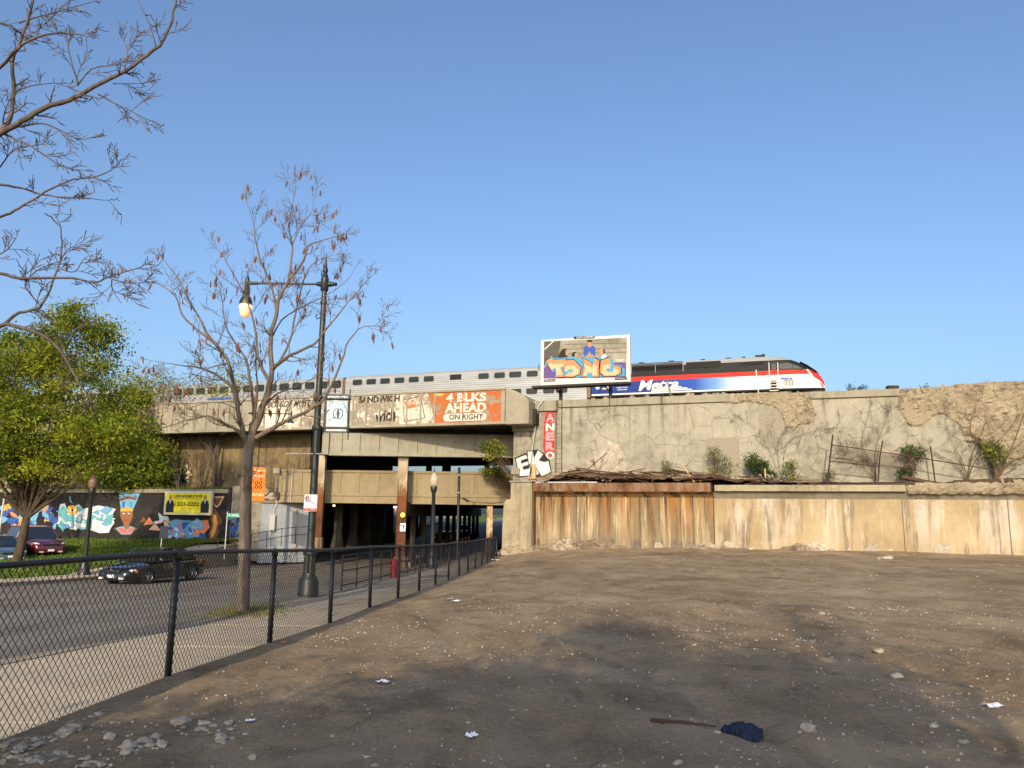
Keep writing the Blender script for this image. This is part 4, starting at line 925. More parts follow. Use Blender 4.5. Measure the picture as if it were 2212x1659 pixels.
# cab door, grab rails, steps, windows
lrect('cab_door', *c5(1440, 400), *c5(1508, 545), 'livery', .05, .05); lrect('door_window', *c5(1456, 402), *c5(1500, 462), 'train_window', .07, .08)
for x in (1434, 1514):
    s_, za = TR(*c5(x, 395)); _, zb3 = TR(*c5(x, 620)); b = MB(); b.tube([(s_, -.12, zb3), (s_, -.12, za)], .05, 6); b.build('grab_rail', M['white_paint'], lo)
b = MB()
for k in range(5): s_, z_ = TR(*c5(1440, 575+k*26)); b.box(s_, s_+.75, -.1, .1, z_-.03, z_+.03)
b.build('cab_steps', M['silver'], lo); lrect('step_well', *c5(1452, 560), *c5(1508, 690), 'louvre_dark', .02, .03, .05)
b = MB(); b.prism([TR(*c5(*p)) for p in ((1526, 405), (1600, 395), (1650, 408), (1648, 450), (1526, 455))], -.03, .1); b.build('cab_window', M['train_window'], lo)
b = MB(); b.prism([TR(*c5(*p)) for p in ((1655, 410), (1700, 425), (1745, 450), (1652, 450))], -.03, .15); b.build('cab_window', M['train_window'], lo)
# windscreen over the sloping nose
wsx = [c5(1720, 380), c5(1790, 415), c5(1860, 460), c5(1895, 490)]
V = []
for x, y in wsx:
    s_, z_ = TR(x, y-1.5); V += [(s_, .55, z_+.05), (s_, 2.45, z_+.05)]
b = MB(); b.add(V, [(0, 1, 3, 2), (2, 3, 5, 4), (4, 5, 7, 6)]); b.build('windscreen', M['train_window'], lo)
for nm, P_, mt in (('nose_stripe', ((1775, 455), (1795, 450), (1840, 505), (1825, 510)), 'white_paint'), ('nose_stripe', ((1835, 485), (1890, 480), (1945, 560), (1952, 600), (1900, 545), (1850, 515)), 'ink_red'), ('nose_stripe', ((1900, 560), (1935, 590), (1950, 640), (1925, 600)), 'ink_red')):
    pp = [TR(*c5(*p)) for p in P_]; b = MB()
    def noseside(s): return 1.5-1.5*(1-.35*max(0, (s+3.2)/3.2)**2) if s > -3.2 else 0
    b.add([(p[0], noseside(p[0])-.03, p[1]) for p in pp], [tuple(range(len(pp)))]); b.build(nm, M[mt], lo)
glow('headlight', (.9, .9, .8, 1), (1, .9, .7, 1), 2.5)
for yy in (.9, 2.1): b = MB(); b.lathe([(.13, 0), (.13, .1)], 10, (-.25, yy, TR(*c5(1945, 590))[1]), axis='x'); b.build('headlight', M['headlight'], lo)
b = MB(); b.box(-1.9, -.2, .45, 2.55, zsill-1.0, zsill-.14); b.build('pilot', M['dark_steel'], lo, bevel=.1)
# lettering
(sa, zA), (sb, zB) = TR(*c5(232, 662)), TR(*c5(602, 545)); lettering(lo, 'Metra', sa, sb, zA+.05, zB+.05, -.03, M['ink_white'], .03, .25, z0r=TR(*c5(602, 622))[1], z1r=zB+.02)
b = MB()
for k, (x0, x1) in enumerate(((360, 640), (350, 690), (345, 735))): s_a, z_ = TR(*c5(x0, 632+k*13)); s_b, _ = TR(*c5(x1, 640)); b.flat([(s_a, z_-.05), (s_b, z_+.02), (s_b-.15, z_+.1), (s_a+.05, z_+.06)], -.03-.001*k)
b.build('speed_lines', M['ink_white'], lo)
(sa, zA), (sb, zB) = TR(*c5(1540, 552)), TR(*c5(1650, 525)); lettering(lo, 'Metra', sa, sb, zA, zB, -.03, M['ink_blue'], .03, .3)
lrect('side_vent', *c5(1575, 570), *c5(1660, 608), 'silver', .03, .03)
b = MB()
for k in range(6): s_, z_ = TR(*c5(1580+k*14, 605)); b.box(s_, s_+.06, -.045, -.03, z_, z_+.5)
b.build('vent_slats', M['gasket'], lo)
# rear details seen under the billboard
(sa, zA), (sb, zB) = TR(1305, 838), TR(1318, 832); lettering(lo, '402', sa-.3, sb-.3, TR(1305, 830.5)[1], TR(1305, 826.5)[1], -.03, M['ink_white'], .02)
fl = [TR(1301, 829.5), TR(1315, 842)]; (fa, fz1), (fb, fz0) = fl
b = MB(); hh = (fz1-fz0)/7
for k in range(7): b.flat([(fa, fz0+hh*k), (fb, fz0+hh*k), (fb, fz0+hh*(k+1)), (fa, fz0+hh*(k+1))], -.03, k % 2)
b.flat([(fa, fz0+hh*3), (fa+(fb-fa)*.5, fz0+hh*3), (fa+(fb-fa)*.5, fz1), (fa, fz1)], -.034, 2); b.build('flag', [M['ink_red'], M['ink_white'], M['ink_blue']], lo)
for t_, y0, y1, x0, x1 in (('LIVE', 832.5, 829, 1340, 1352), ('OPERATION', 839, 835.5, 1331, 1356), ('LIFESAVER', 843.5, 840, 1334, 1355)):
    (sa, zA), (sb, zB) = TR(x0, y0), TR(x1, y1); lettering(lo, t_, sa, sb, zA, zB, -.03, M['ink_white'], .015)
b = MB(); s_, z_ = TR(1291, 837); b.flat(ellipse(s_, z_, .2, .2), -.03); b.build('emblem', M['ink_white'], lo)
# roof gear
b = MB()
for x, wd, h in ((1375, .5, .12), (1440, .5, .12), (1510, .4, .12), (1565, .5, .12), (1601, .3, .15), (1630, .7, .22), (1645, .25, .3)):
    s_, z_ = TR(x, 768); b.box(s_, s_+wd, 1.1, 1.9, zroof-.15, zroof+h)
b.build('roof_gear', M['dark_steel'], lo)
# bogies
wm = MB().lathe([(.2, -.07), (.5, -.07), (.52, .07), (.2, .07)], 18, axis='y').mesh('wheel', M['dark_steel'])
def bogie(par, s):
    t = MB(); t.box(s-1.7, s+1.7, .12, .3, zsill-1.05, zsill-.7); t.box(s-1.2, s+1.2, .2, 2.8, zsill-.75, zsill-.2)
    o_ = t.build('bogie', M['dark_steel'], par, bevel=.04)
    for d in (-1.2, 1.2):
        for yy in (.35, 2.65):
            c = bpy.data.objects.new('wheel', wm); link(c); c.parent = o_; c.location = (s+d, yy, zsill-1.13)
bogie(lo, -4.0); bogie(lo, srear+4)
b = MB(); b.box(-13.5, -8, .2, 2.8, zsill-1.0, zsill-.16); b.build('fuel_tank', M['dark_steel'], lo, bevel=.1)
# rails and sleepers
rl = thing('track', 'railway track under the passenger train on the embankment', 'railway track', (OT[0], OT[1], 0), -TH)
for yy in (.78, 2.22): boxpart('rail', -110, 30, yy-.035, yy+.035, zsill-1.78, zsill-1.63, M['rust_rail'], rl)
b = MB()
for s_ in np.arange(-110, 30, .6): b.box(s_, s_+.24, .2, 2.8, zsill-1.93, zsill-1.79)
o = b.build('sleepers', M['wood_dark'], rl); o['kind'] = 'stuff'
# coaches
def coach(label, s0, s1, zr_, wins, lower, winw, winh, zup, zlow, logo=None, louv=None):
    t = thing('passenger_coach', label, 'train coach', (OT[0], OT[1], 0), -TH, 'double deck coaches of the train')
    zb = zsill-.45; V = []; F = []; sec = [(0, zb), (0, zr_-.62), (.05, zr_-.36), (.2, zr_-.14), (.7, zr_-.02), (1.5, zr_)]
    sec = [(y, z) for y, z in sec]+[(3.0-y, z) for y, z in reversed(sec[:-1])]; n = len(sec)
    b = MB()
    for s in (s0+.12, s1-.12): V += [(s, y, z) for y, z in sec]
    for k in range(n-1): F.append((k, k+n, k+n+1, k+1)[::-1])
    mi = [0 if k in (0, 1, n-2, n-3) else 1 for k in range(n-1)]
    for f, m_ in zip(F, mi): pass
    F += [tuple(range(n)), tuple(range(2*n-1, n-1, -1))]
    b.v = V; b.f = F; b.m = mi+[0, 0]; b.build('body', [M['stainless'], M['car_roof']], t, smooth=False)
    pane = MB().prism(rrect(-winw/2, winw/2, -winh/2, winh/2, winh*.28, 4), -.02, .02).mesh('window', M['train_window'])
    gk = MB().prism(rrect(-winw/2-.05, winw/2+.05, -winh/2-.05, winh/2+.05, winh*.3, 4), -.012, .02).mesh('window_gasket', M['gasket'])
    for zz_, lst in ((zup, wins), (zlow, lower)):
        for s in lst:
            if s0+.8 < s < s1-.8:
                g1 = bpy.data.objects.new('window', pane); link(g1); g1.parent = t; g1.location = (s, 0, zz_)
                g2 = bpy.data.objects.new('window_gasket', gk); link(g2); g2.parent = g1
    for s in (s0+.06, s1-.06): boxpart('diaphragm', s-.22, s+.22, .25, 2.75, zb+.3, zr_-.35, M['wood_grey'], t)
    if louv: boxpart('louvre', louv-.62, louv+.62, -.03, .05, zup-.22, zup+.32, M['louvre_dark'], t)
    if logo: boxpart('blue_stripe', logo[0], logo[1], -.02, .02, zlow+.2, zlow+.75, M['ink_blue'], t)
    b = MB()
    for s in np.arange(s0+3, s1-2, 6.5): b.box(s, s+.5, 1.0, 2.0, zr_-.04, zr_+.1)
    b.build('roof_vents', M['car_roof'], t)
    bogie(t, s0+3.6); bogie(t, s1-3.6); return t
zcr = TR(1000, 803)[1]+.28
def g3(x, y): return TR((900+x/2.127)/1.736, (1300+y/2.127)/1.736)
def g4(x, y): return TR((1900+x/2.765)/1.736, (1200+y/2.765)/1.736)
w1 = [g3(x, 280)[0] for x in (937, 1047, 1157, 1271, 1386, 1505, 1942, 2070, 2190)]+[g4(x, 560)[0] for x in (95, 265)]
st_ = w1[-1]-w1[-2]
w1 += [w1[-1]+st_, w1[-1]+2*st_, w1[-1]+3*st_]
zup = g3(1505, 257)[1]; zlow = g4(437, 730)[1]
l1 = [g4(x, 730)[0] for x in (95, 260, 437)]; l1 += [l1[0]-st_*k for k in range(1, 11)]+[g4(570, 727)[0]]
sj = TR(743, 850)[0]; sj2 = TR(355, 840)[0]
coach('silver double deck coach directly behind the locomotive', sj+.0, srear-.35, zcr, w1, l1, 1.05, .50, zup, zlow, louv=g3(1720, 243)[0])
w2 = [g3(x, 310)[0] for x in (355, 455, 557, 660, 767)]; d2 = w2[1]-w2[0]; w2 = w2+[w2[0]-d2*k for k in range(1, 14)]
coach('silver coach with larger windows, second behind the locomotive', sj2, sj-.1, zcr-.05, w2, [], 1.15, .72, zup-.1, zlow, logo=(TR(452, 838)[0], TR(500, 838)[0]))
coach('silver coach at the tail, half hidden behind green leaves', sj2-26, sj2-.1, zcr-.05, [sj2-3-d2*k for k in range(0, 13)], [], 1.15, .72, zup-.1, zlow)

#=SIGNS=
bl = wall_thing('billboard', 'white framed billboard on two posts covered by orange spray painted letters', 'billboard')
BO = UO+.45
def Bb(x, y): return WL(x, y, BO)
(xa, zt), (xb, zb4) = Bb(1168.5, 730), Bb(1362, 823); zt = 12.66; zb4 = 9.72
boxpart('panel', xa, xb, BO, BO+.25, zb4, zt, M['white_paint'], bl, .02)
boxpart('catwalk', xa-.35, xb+.05, BO-.75, BO-.02, zb4-.24, zb4-.10, M['dark_steel'], bl, .01)
for x in (1208, 1316):
    s_ = Bb(x, 840)[0]; boxpart('post', s_-.09, s_+.09, BO+.26, BO+.46, 8.1, zb4+1.5, M['dark_steel'], bl); b = MB(); b.tube([(s_, BO+.3, zb4-.5), (s_-.3, BO-.6, zb4-.12)], .04, 5); b.build('brace', M['dark_steel'], bl)
b = MB(); b.tube([(Bb(1208, 840)[0], BO+.36, 8.55), (Bb(1345, 840)[0], BO+.36, 8.6)], .05, 6); b.build('tie_rail', M['dark_steel'], bl)
def b4(x, y): return WL((1900+x/2.765)/1.736, (1200+y/2.765)/1.736, BO)
def bprint(name, pts, mat, lay):
    q = [b4(*p) for p in pts]; b = MB(); b.prism(q, BO-.004-.004*lay, BO-.0015-.004*lay); return b.build(name, M[mat], bl)
concrete('print_steps', (.13, .12, .095), (.24, .22, .17), (.38, .35, .27), .3); print_('print_dark', (.075, .068, .058), wear=.3); print_('print_line', (.09, .08, .065)); print_('hair', (.018, .014, .012)); print_('shirt_blue', (.03, .07, .33))
bprint('poster', [(388, 222), (1248, 182), (1240, 592), (382, 608)], 'print_steps', 0)
bprint('poster_shade', [(390, 224), (560, 216), (540, 380), (430, 470), (384, 470)], 'print_dark', 1)
for y in (250, 300, 345): bprint('poster_step', [(600, y), (1246, y-14), (1246, y-9), (600, y+6)], 'print_line', 2)
bprint('poster_rail', [(392, 300), (480, 218), (492, 220), (392, 312)], 'cream', 2)
bprint('poster_dark', [(384, 500), (440, 440), (1238, 440), (1238, 594), (382, 608)], 'spray_purple', 1)
# people in the printed picture
bprint('printed_sweater', [(796, 290), (820, 268), (860, 262), (900, 268), (922, 290), (920, 372), (880, 376), (872, 330), (845, 330), (838, 376), (806, 372)], 'shirt_blue', 3)
bprint('printed_head', [b_ for b_ in [(838, 232), (848, 222), (874, 222), (886, 235), (884, 265), (868, 286), (850, 284), (838, 262)]], 'skin', 4); bprint('printed_hair', [(834, 235), (842, 208), (868, 204), (888, 215), (888, 238), (874, 228), (846, 230)], 'hair', 5)
bprint('printed_hands', [(826, 362), (900, 360), (905, 378), (830, 384)], 'skin', 4)
bprint('printed_hair', [(536, 395), (548, 345), (575, 305), (612, 296), (632, 312), (622, 345), (636, 390), (600, 400)], 'hair', 3); bprint('printed_head', [(615, 312), (634, 312), (642, 345), (625, 372), (612, 360)], 'skin', 4)
bprint('printed_hair', [(672, 360), (690, 332), (720, 330), (735, 352), (720, 400), (690, 405)], 'hair', 3); bprint('printed_head', [(708, 345), (732, 342), (740, 380), (720, 402), (705, 385)], 'skin', 4)
bprint('printed_head', [(960, 320), (975, 296), (1005, 292), (1020, 315), (1012, 355), (985, 372), (962, 352)], 'skin', 4); bprint('printed_hair', [(1000, 300), (1018, 305), (1020, 345), (1005, 350)], 'hair', 5); bprint('printed_shirt', [(985, 372), (1015, 350), (1040, 375), (1035, 410), (975, 410)], 'ink_white', 3)
# spray painted letters across the poster
bprint('letter_shadow', [(398, 425), (465, 372), (490, 400), (640, 385), (720, 380), (770, 420), (790, 375), (850, 400), (905, 378), (945, 410), (960, 372), (1000, 410), (1040, 372), (1110, 410), (1110, 465), (1180, 470), (1230, 520), (1225, 580), (1100, 585), (950, 590), (800, 598), (620, 598), (500, 595), (515, 520), (480, 545), (440, 470), (405, 470)], 'spray_cyan', 6)
T_ = [(408, 425), (462, 392), (480, 418), (620, 405), (600, 462), (560, 470), (600, 590), (520, 592), (510, 470), (455, 510), (432, 462)]
D_ = [(620, 420), (700, 415), (770, 490), (760, 560), (680, 592), (600, 585), (640, 545), (690, 530), (700, 490), (660, 470), (600, 520), (585, 480)]
M_ = [(790, 400), (850, 425), (900, 470), (910, 395), (955, 420), (955, 590), (900, 588), (880, 520), (850, 560), (835, 500), (830, 585), (780, 592), (805, 480)]
C__ = [(980, 420), (1070, 390), (1080, 470), (1040, 465), (1010, 510), (1060, 540), (1130, 520), (1110, 470), (1180, 490), (1190, 550), (1130, 580), (1010, 585), (965, 540)]
for P_ in (T_, D_, M_, C__):
    cx_ = sum(p[0] for p in P_)/len(P_); cy_ = sum(p[1] for p in P_)/len(P_)
    bprint('letter_outline', [(cx_+(p[0]-cx_)*1.10, cy_+(p[1]-cy_)*1.10) for p in P_], 'ink_black', 7); bprint('letter', P_, 'spray_salmon', 8)
    bprint('letter_glow', [(cx_+(p[0]-cx_)*.80, cy_+22+(p[1]-cy_)*.62) for p in P_], 'spray_peach', 9)
(sa, zA), (sb, zB) = b4(1130, 440), b4(1215, 405); lettering(bl, 'TDMC', sa, sb, zA, zB, BO-.045, M['ink_white'], .01)
q = [b4(698, 172), b4(912, 164), b4(912, 190), b4(698, 199)]; b = MB(); b.prism(q, BO-.012, BO-.004); b.build('name_plate', M['ink_black'], bl); lettering(bl, 'CLEAR CHANNEL', q[3][0]+.15, q[2][0]-.05, q[3][1]+.03, q[0][1]-.03, BO-.016, M['ink_white'], .015)
for t_, x0, x1, y0, y1 in (('002304', 386, 506, 612, 642), ('2419011', 1122, 1250, 594, 624)):
    (sa, zA), (sb, zB) = b4(x0, y1), b4(x1, y0); b = MB(); b.prism([(sa, zA), (sb, zA), (sb, zB), (sa, zB)], BO-.012, BO-.004); b.build('number_plate', M['ink_black'], bl); lettering(bl, t_, sa+.05, sb-.05, zA+.05, zB-.05, BO-.016, M['ink_white'], .03)
b = MB(); b.tube([(xa-.12, BO+.1, 11.1), (xa-.18, BO+.1, 10.9), (xa-.12, BO+.1, 10.7)], .03, 5); b.build('bracket', M['dark_steel'], bl)
# yellow attorney board on the mural wall
yb = wall_thing('small_billboard', 'yellow advertising board in white frame fixed to the black mural wall', 'billboard')
YO = -.35
def b2(x, y): return WL((x/2.304)/1.736, (1700+y/2.304)/1.736, YO)
(xa, zt), (xb, zb5) = b2(1427, 325), b2(1818, 536)
boxpart('frame', xa, xb, YO, -.14, zb5, zt, M['cream'], yb, .02)
(xa2, zt2), (xb2, zb6) = b2(1442, 345), b2(1804, 518)
b = MB(); b.prism([(xa2, zb6), (xb2, zb6), (xb2, zt2), (xa2, zt2)], YO-.012, YO-.004); b.build('poster', M['sign_yellow'], yb)
W_ = xb2-xa2; H_ = zt2-zb6
def yt(t_, u0, u1, v0, v1, mat, bold=.02): lettering(yb, t_, xa2+u0*W_, xa2+u1*W_, zb6+v0*H_, zb6+v1*H_, YO-.018, M[mat], bold)
yt('LERNER&ROWE', .17, .83, .78, .93, 'ink_black', .03); yt('INJURY ATTORNEYS', .21, .80, .69, .75, 'ink_black', .005); yt('222-2222', .26, .77, .36, .55, 'ink_black', .035); yt('CALL', .20, .25, .36, .54, 'ink_black', .0); yt('lernerandrowe.com', .36, .64, .21, .25, 'ink_red', .0); yt('Chicago Office', .22, .76, .10, .14, 'cream', .0)
for u in (.10, .90):
    def Q(pts): return [(xa2+(u+a_)*W_, zb6+v_*H_) for a_, v_ in pts]
    b = MB(); b.prism(Q([(-.09, .02), (.09, .02), (.095, .45), (.06, .62), (.02, .68), (-.02, .68), (-.06, .62), (-.095, .45)]), YO-.018, YO-.014); b.build('printed_suit', M['suit'], yb)
    b = MB(); b.prism(Q([(-.025, .66), (.025, .66), (.0, .45)]), YO-.022, YO-.019); b.build('printed_shirt', M['ink_white'], yb)
    b = MB(); b.prism([(xa2+u*W_+math.cos(t*.7854)*.035*W_, zb6+.80*H_+math.sin(t*.7854)*.12*H_) for t in range(8)], YO-.022, YO-.018); b.build('printed_head', M['skin'], yb)
# signs on the middle column
def flat_sign(name, label, cat, p, wd, ht, mat, group=None, rotz=0.0, thick=.02):
    t = thing(name, label, cat, p, rotz, group); b = MB(); b.prism(rrect(-wd/2, wd/2, -ht/2, ht/2, min(wd, ht)*.06, 3), -thick/2, thick/2); b.build('plate', M[mat], t); return t
p = atY(870, 1139, YK-.28); ks = flat_sign('keep_right_sign', 'small white sign with black curved arrow on the middle rusty column', 'traffic sign', p, .36, .52, 'sign_white')
b = MB(); b.flat([(.0, -.2), (.05, -.2), (.07, -.02), (.11, .05), (.14, .03), (.11, .2), (.0, .1), (.04, .08), (.01, -.02)], -.014); b.flat([(-.14, .02), (-.1, .02), (-.04, .18), (-.16, .18)], -.014); b.build('arrow', M['ink_black'], ks)
glow('beacon_amber', (.9, .3, .03, 1), (1, .35, .03, 1), 3.0)
p = atY(870, 1112.5, YK-.3); bk = thing('amber_beacon', 'lit amber beacon on the middle rusty column above the arrow sign', 'beacon', p)
b = MB(); b.lathe([(.02, -.07), (.14, -.05), (.15, 0), (.10, .03)], 14, axis='y'); b.build('lens', M['beacon_amber'], bk); b = MB(); b.lathe([(.19, .03), (.19, .12)], 14, axis='y'); b.box(-.04, .04, .03, .1, -.36, -.15); b.build('housing', M['dark_steel'], bk)

#=FURNITURE=
# chain link fence
cf = thing('chain_link_fence', 'black chain link fence with posts and top rail between sidewalk and dirt lot', 'fence', (0, 0, 0))
FH = 1.2
def fpt(Y, h): return Vector((xf(Y), Y, zf(Y)+h))
pm = MB().tube([(0, 0, -.3), (0, 0, FH-.04)], .036, 8).mesh('fence_post', M['fence_black'], True); capm = MB().lathe([(.045, -.05), (.048, .0), (.03, .04), (.005, .055)], 8).mesh('post_cap', M['fence_black'], True)
postY = [8.2+2.75*k for k in range(-4, 15)]
for Y in postY:
    o = bpy.data.objects.new('post', pm); link(o); o.parent = cf; o.location = fpt(Y, 0)
    c = bpy.data.objects.new('post_cap', capm); link(c); c.parent = o; c.location = (0, 0, FH-.02)
b = MB(); rY = list(np.arange(-3, 46.7, 1.375))+[46.7]
b.tube([fpt(Y, FH) for Y in rY], .024, 8); b.build('top_rail', M['fence_black'], cf, smooth=True)
b = MB()
pitch = .075
def wire(Y0, sgn):
    dY = FH/1.15*sgn; pts = []
    for t in (0, .25, .5, .75, 1.0):
        Y = Y0+dY*t
        if Y < -2.8 or Y > 46.7: return
        q = fpt(Y, FH*t); q.x += .004*sgn; pts.append(q)
    b.tube(pts, .0030, 3, False)
for i in range(int(50/pitch)+1):
    Y = -3+i*pitch; wire(Y, 1); wire(Y, -1)
o = b.build('chain_link_mesh', M['fence_black'], cf); o['kind'] = 'stuff'
b = MB()
for i in range(int(50/pitch)):
    Y = -3+i*pitch; q = fpt(Y, FH); b.tube([q+Vector((0, 0, -.01)), q+Vector((.01, .015, .035))], .0035, 3, False)
o = b.build('wire_barbs', M['fence_black'], cf); o['kind'] = 'stuff'
# street railing on the hydrant side
def railing(label, Ys, fn, group, mat='rust_rail', hs=(1.0, .56, .14), r=.025):
    t = thing('handrail', label, 'railing', (0, 0, 0), 0, group)
    pm_ = MB().tube([(0, 0, -.1), (0, 0, hs[0])], r, 6).mesh('post', M[mat])
    for Y in Ys: o = bpy.data.objects.new('post', pm_); link(o); o.parent = t; o.location = fn(Y)
    for h in hs: b = MB(); b.tube([Vector(fn(Y))+Vector((0, 0, h)) for Y in Ys], r*.9, 6); b.build('rail', M[mat], t)
railing('rusty pipe railing section before the red hydrant', [23.4+1.65*k for k in range(5)], lambda Y: (sp(-2.5, Y), Y, zs(Y)), 'railings along the kerb')
railing('rusty pipe railing section running on past the red hydrant to the underpass', [31.4+1.75*k for k in range(14)], lambda Y: (sp(-2.5, Y), Y, zs(Y)+interp(Y, [40, 54], [0, .25])), 'railings along the kerb')
railing('rusty pipe railing in front of the white wall', [45+1.3*k for k in range(9)], lambda Y: (-17.4+(Y-45)*.42, Y, zl(Y)+.02+.02*(Y-45)), 'railings at the white wall', hs=(1.0, .5))
# hydrant
hy = thing('fire_hydrant', 'weathered red fire hydrant on the sidewalk by the railing', 'fire hydrant', (-4.35, 30.5, zs(30.5)))
b = MB(); b.lathe([(.17, 0), (.17, .05), (.12, .06), (.115, .45), (.15, .47), (.15, .52), (.12, .56), (.09, .64), (.04, .68), (.035, .73), (.0, .73)], 14); b.build('barrel', M['hydrant_red'], hy, smooth=True, angle=40)
for a in (0, math.pi, -math.pi/2):
    b = MB(); d = Vector((math.cos(a), math.sin(a), 0)); b.tube([Vector((0, 0, .40))+d*.1, Vector((0, 0, .40))+d*.17, Vector((0, 0, .40))+d*.2], [.055, .055, .065], 8); b.build('outlet_cap', M['hydrant_red'], hy)
# large street lamp
glow('globe_lit', (.75, .5, .36, 1), (1, .42, .14, 1), .38, .2); glow('globe_core', (.9, .7, .3, 1), (1, .55, .12, 1), 3.0, .3)
def big_lamp(label, x, Y, zb, armlen, side, Ht=9.0, rotz=0):
    t = thing('street_lamp', label, 'street lamp', (x, Y, zb), rotz, 'tall black street lamps'); m = M['green_black_metal']
    b = MB(); b.lathe([(.27, 0), (.27, .10), (.255, .14), (.255, .34), (.23, .42), (.17, .50), (.16, .56)], 16); b.build('base', m, t, smooth=True, angle=35)
    b = MB(); b.lathe([(.155, .56), (.15, 1.02)], 24, flute=.10); b.lathe([(.175, 1.02), (.18, 1.06), (.165, 1.10), (.13, 1.16), (.115, 1.22)], 16); b.build('fluted_shaft', m, t)
    b = MB(); b.lathe([(.105, 1.2), (.098, 3.0), (.085, 6.0), (.07, Ht-.9), (.07, Ht-.9)], 14); b.lathe([(.09, Ht-1.35), (.095, Ht-1.3), (.09, Ht-1.25)], 14); b.build('pole', m, t, smooth=True, angle=40)
    b = MB(); b.lathe([(.085, Ht-.98), (.11, Ht-.95), (.11, Ht-.62), (.09, Ht-.6), (.08, Ht-.52), (.05, Ht-.48), (.07, Ht-.42), (.075, Ht-.36), (.05, Ht-.32), (.035, Ht-.2), (.004, Ht+.12)], 14); b.build('finial', m, t, smooth=True, angle=40)
    za = Ht-.78
    b = MB(); b.tube([(side*.1, 0, za), (side*armlen, 0, za)], [.032, .03], 10); b.tube([(side*armlen, 0, za), (side*(armlen-.3), 0, za)], .045, 10)
    b.tube([(-side*.1, 0, za), (-side*.25, 0, za), (-side*.26, 0, za), (-side*.3, 0, za), (-side*.34, 0, za)], [.08, .055, .03, .06, .03], 10); b.tube([(side*.22, 0, za), (side*.05, 0, za)], [.05, .09], 10); b.build('arm', m, t, smooth=True, angle=40)
    b = MB(); pts = [(-.09*side*-1, 0, Ht-1.75)]
    b.tube([(side*.07, 0, Ht-1.72), (side*.16, 0, Ht-1.76), (side*.20, 0, Ht-1.68), (side*.15, 0, Ht-1.62)], .016, 6); b.build('scroll_hook', m, t)
    hx = side*armlen
    b = MB(); b.lathe([(.004, .36), (.02, .22), (.04, .16), (.055, .12), (.06, -.08), (.05, -.1)], 12, (hx, 0, za)); b.lathe([(.055, -.1), (.075, -.13), (.08, -.36), (.13, -.42), (.17, -.52), (.175, -.60)], 16, (hx, 0, za)); b.build('lamp_hood', m, t, smooth=True, angle=40)
    gl = MB().lathe([(.160, -.595), (.165, -.66), (.155, -.78), (.125, -.90), (.07, -.97), (.0, -.985)], 18, (hx, 0, za)).build('globe', M['globe_lit'], t, smooth=True)
    MB().lathe([(.1, -.61), (.13, -.63), (.166, -.64), (.168, -.70), (.15, -.71)], 14, (hx, 0, za)).build('lit_core', M['globe_core'], gl, smooth=True)
    return t
LX, LY, LZ = -5.16, 20.8, -.44
big_lamp('tall black street lamp with side arm beside the bare street tree', LX, LY, LZ, 2.12, -1, 9.05)
pf = atY(548, 900, 48.0)
big_lamp('tall black street lamp behind the bare tree trunk, arm over the lane', pf.x, 48.0, -.75, atY(629, 900, 48).x-pf.x, 1, atY(560, 893, 48).z+.75+.78)
# banner on the main lamp
bn = thing('street_banner', 'pale blue neighbourhood banner in black frame on the lamp post', 'banner', (LX, LY, LZ))
def Lp(x, y): p = atY(x, y, LY); return p.x-LX, p.z-LZ
(xa, zt), (xb, zb7) = Lp(706, 853), Lp(750, 934)
b = MB(); 
for x in (xa, xb): b.box(x-.018, x+.018, -.018, .018, zb7, zt)
for z in (zb7, zt): b.box(xa+.018, xb-.018, -.018, .018, z-.018, z+.018)
b.build('frame', M['black_metal'], bn)
zp1 = Lp(728, 862)[1]; zp0 = Lp(728, 925)[1]
boxpart('name_panel', xa+.03, xb-.03, -.012, .012, zp1+.02, zt-.03, M['sign_white'], bn); boxpart('name_panel', xa+.03, xb-.03, -.012, .012, zb7+.03, zp0-.02, M['sign_white'], bn)
boxpart('cloth', xa+.02, xb-.02, -.006, .006, zp0+.05, zp1-.05, M['banner_blue'], bn)
lettering(bn, 'AUBURN', xa+.07, xb-.07, zp1+.035, zt-.045, -.016, M['ink_black'], .005); lettering(bn, 'GRESHAM', xa+.05, xb-.05, zb7+.045, zp0-.035, -.016, M['ink_black'], .005)
b = MB(); b.tube([(-.02, 0, zp1), (xb+.06, 0, zp1)], .03, 8); b.tube([(-.02, 0, zp0), (xb+.06, 0, zp0)], .03, 8); b.tube([(xb+.03, 0, zb7-.2), (xb+.03, 0, zt+.16)], .016, 6); b.tube([(xa-.04, 0, zb7-.05), (xa-.04, 0, zt+.05)], .016, 6)
for z in (zp1, zp0): b.lathe([(.13, -.06), (.14, 0), (.13, .06)], 12, (0, 0, z))
b.build('bracket', M['black_metal'], bn)
cxm, czm = (xa+xb)/2+.03, (zp0+zp1)/2
b = MB()
for dx in (-.045, .045):
    for rr in (1.0,):
        el = ellipse(cxm+dx, czm, .075, .13, 18); b.tube([(p[0], -.012, p[1]) for p in el+[el[0]]], .010, 4)
el = ellipse(cxm, czm, .035, .05, 12); b.tube([(p[0], -.012, p[1]) for p in el+[el[0]]], .008, 4); b.tube([(cxm, -.012, czm-.05), (cxm, -.012, czm+.05)], .007, 4); b.tube([(cxm-.035, -.012, czm), (cxm+.035, -.012, czm)], .007, 4); b.build('emblem', M['ink_black'], bn)
b = MB(); a_ = Lp(618, 980); c_ = Lp(690, 980); b.tube([(LX+a_[0], LY-.05, LZ+a_[1]), (LX+c_[0], LY-.05, LZ+c_[1])], .014, 6); b.tube([(LX-.1, LY-.05, LZ+a_[1]), (LX+.2, LY-.12, LZ+a_[1])], .02, 6)
tag(b.build('banner_rod', M['galvanized']), 'thin pale rod clamped across the lamp post below the banner', 'rod')
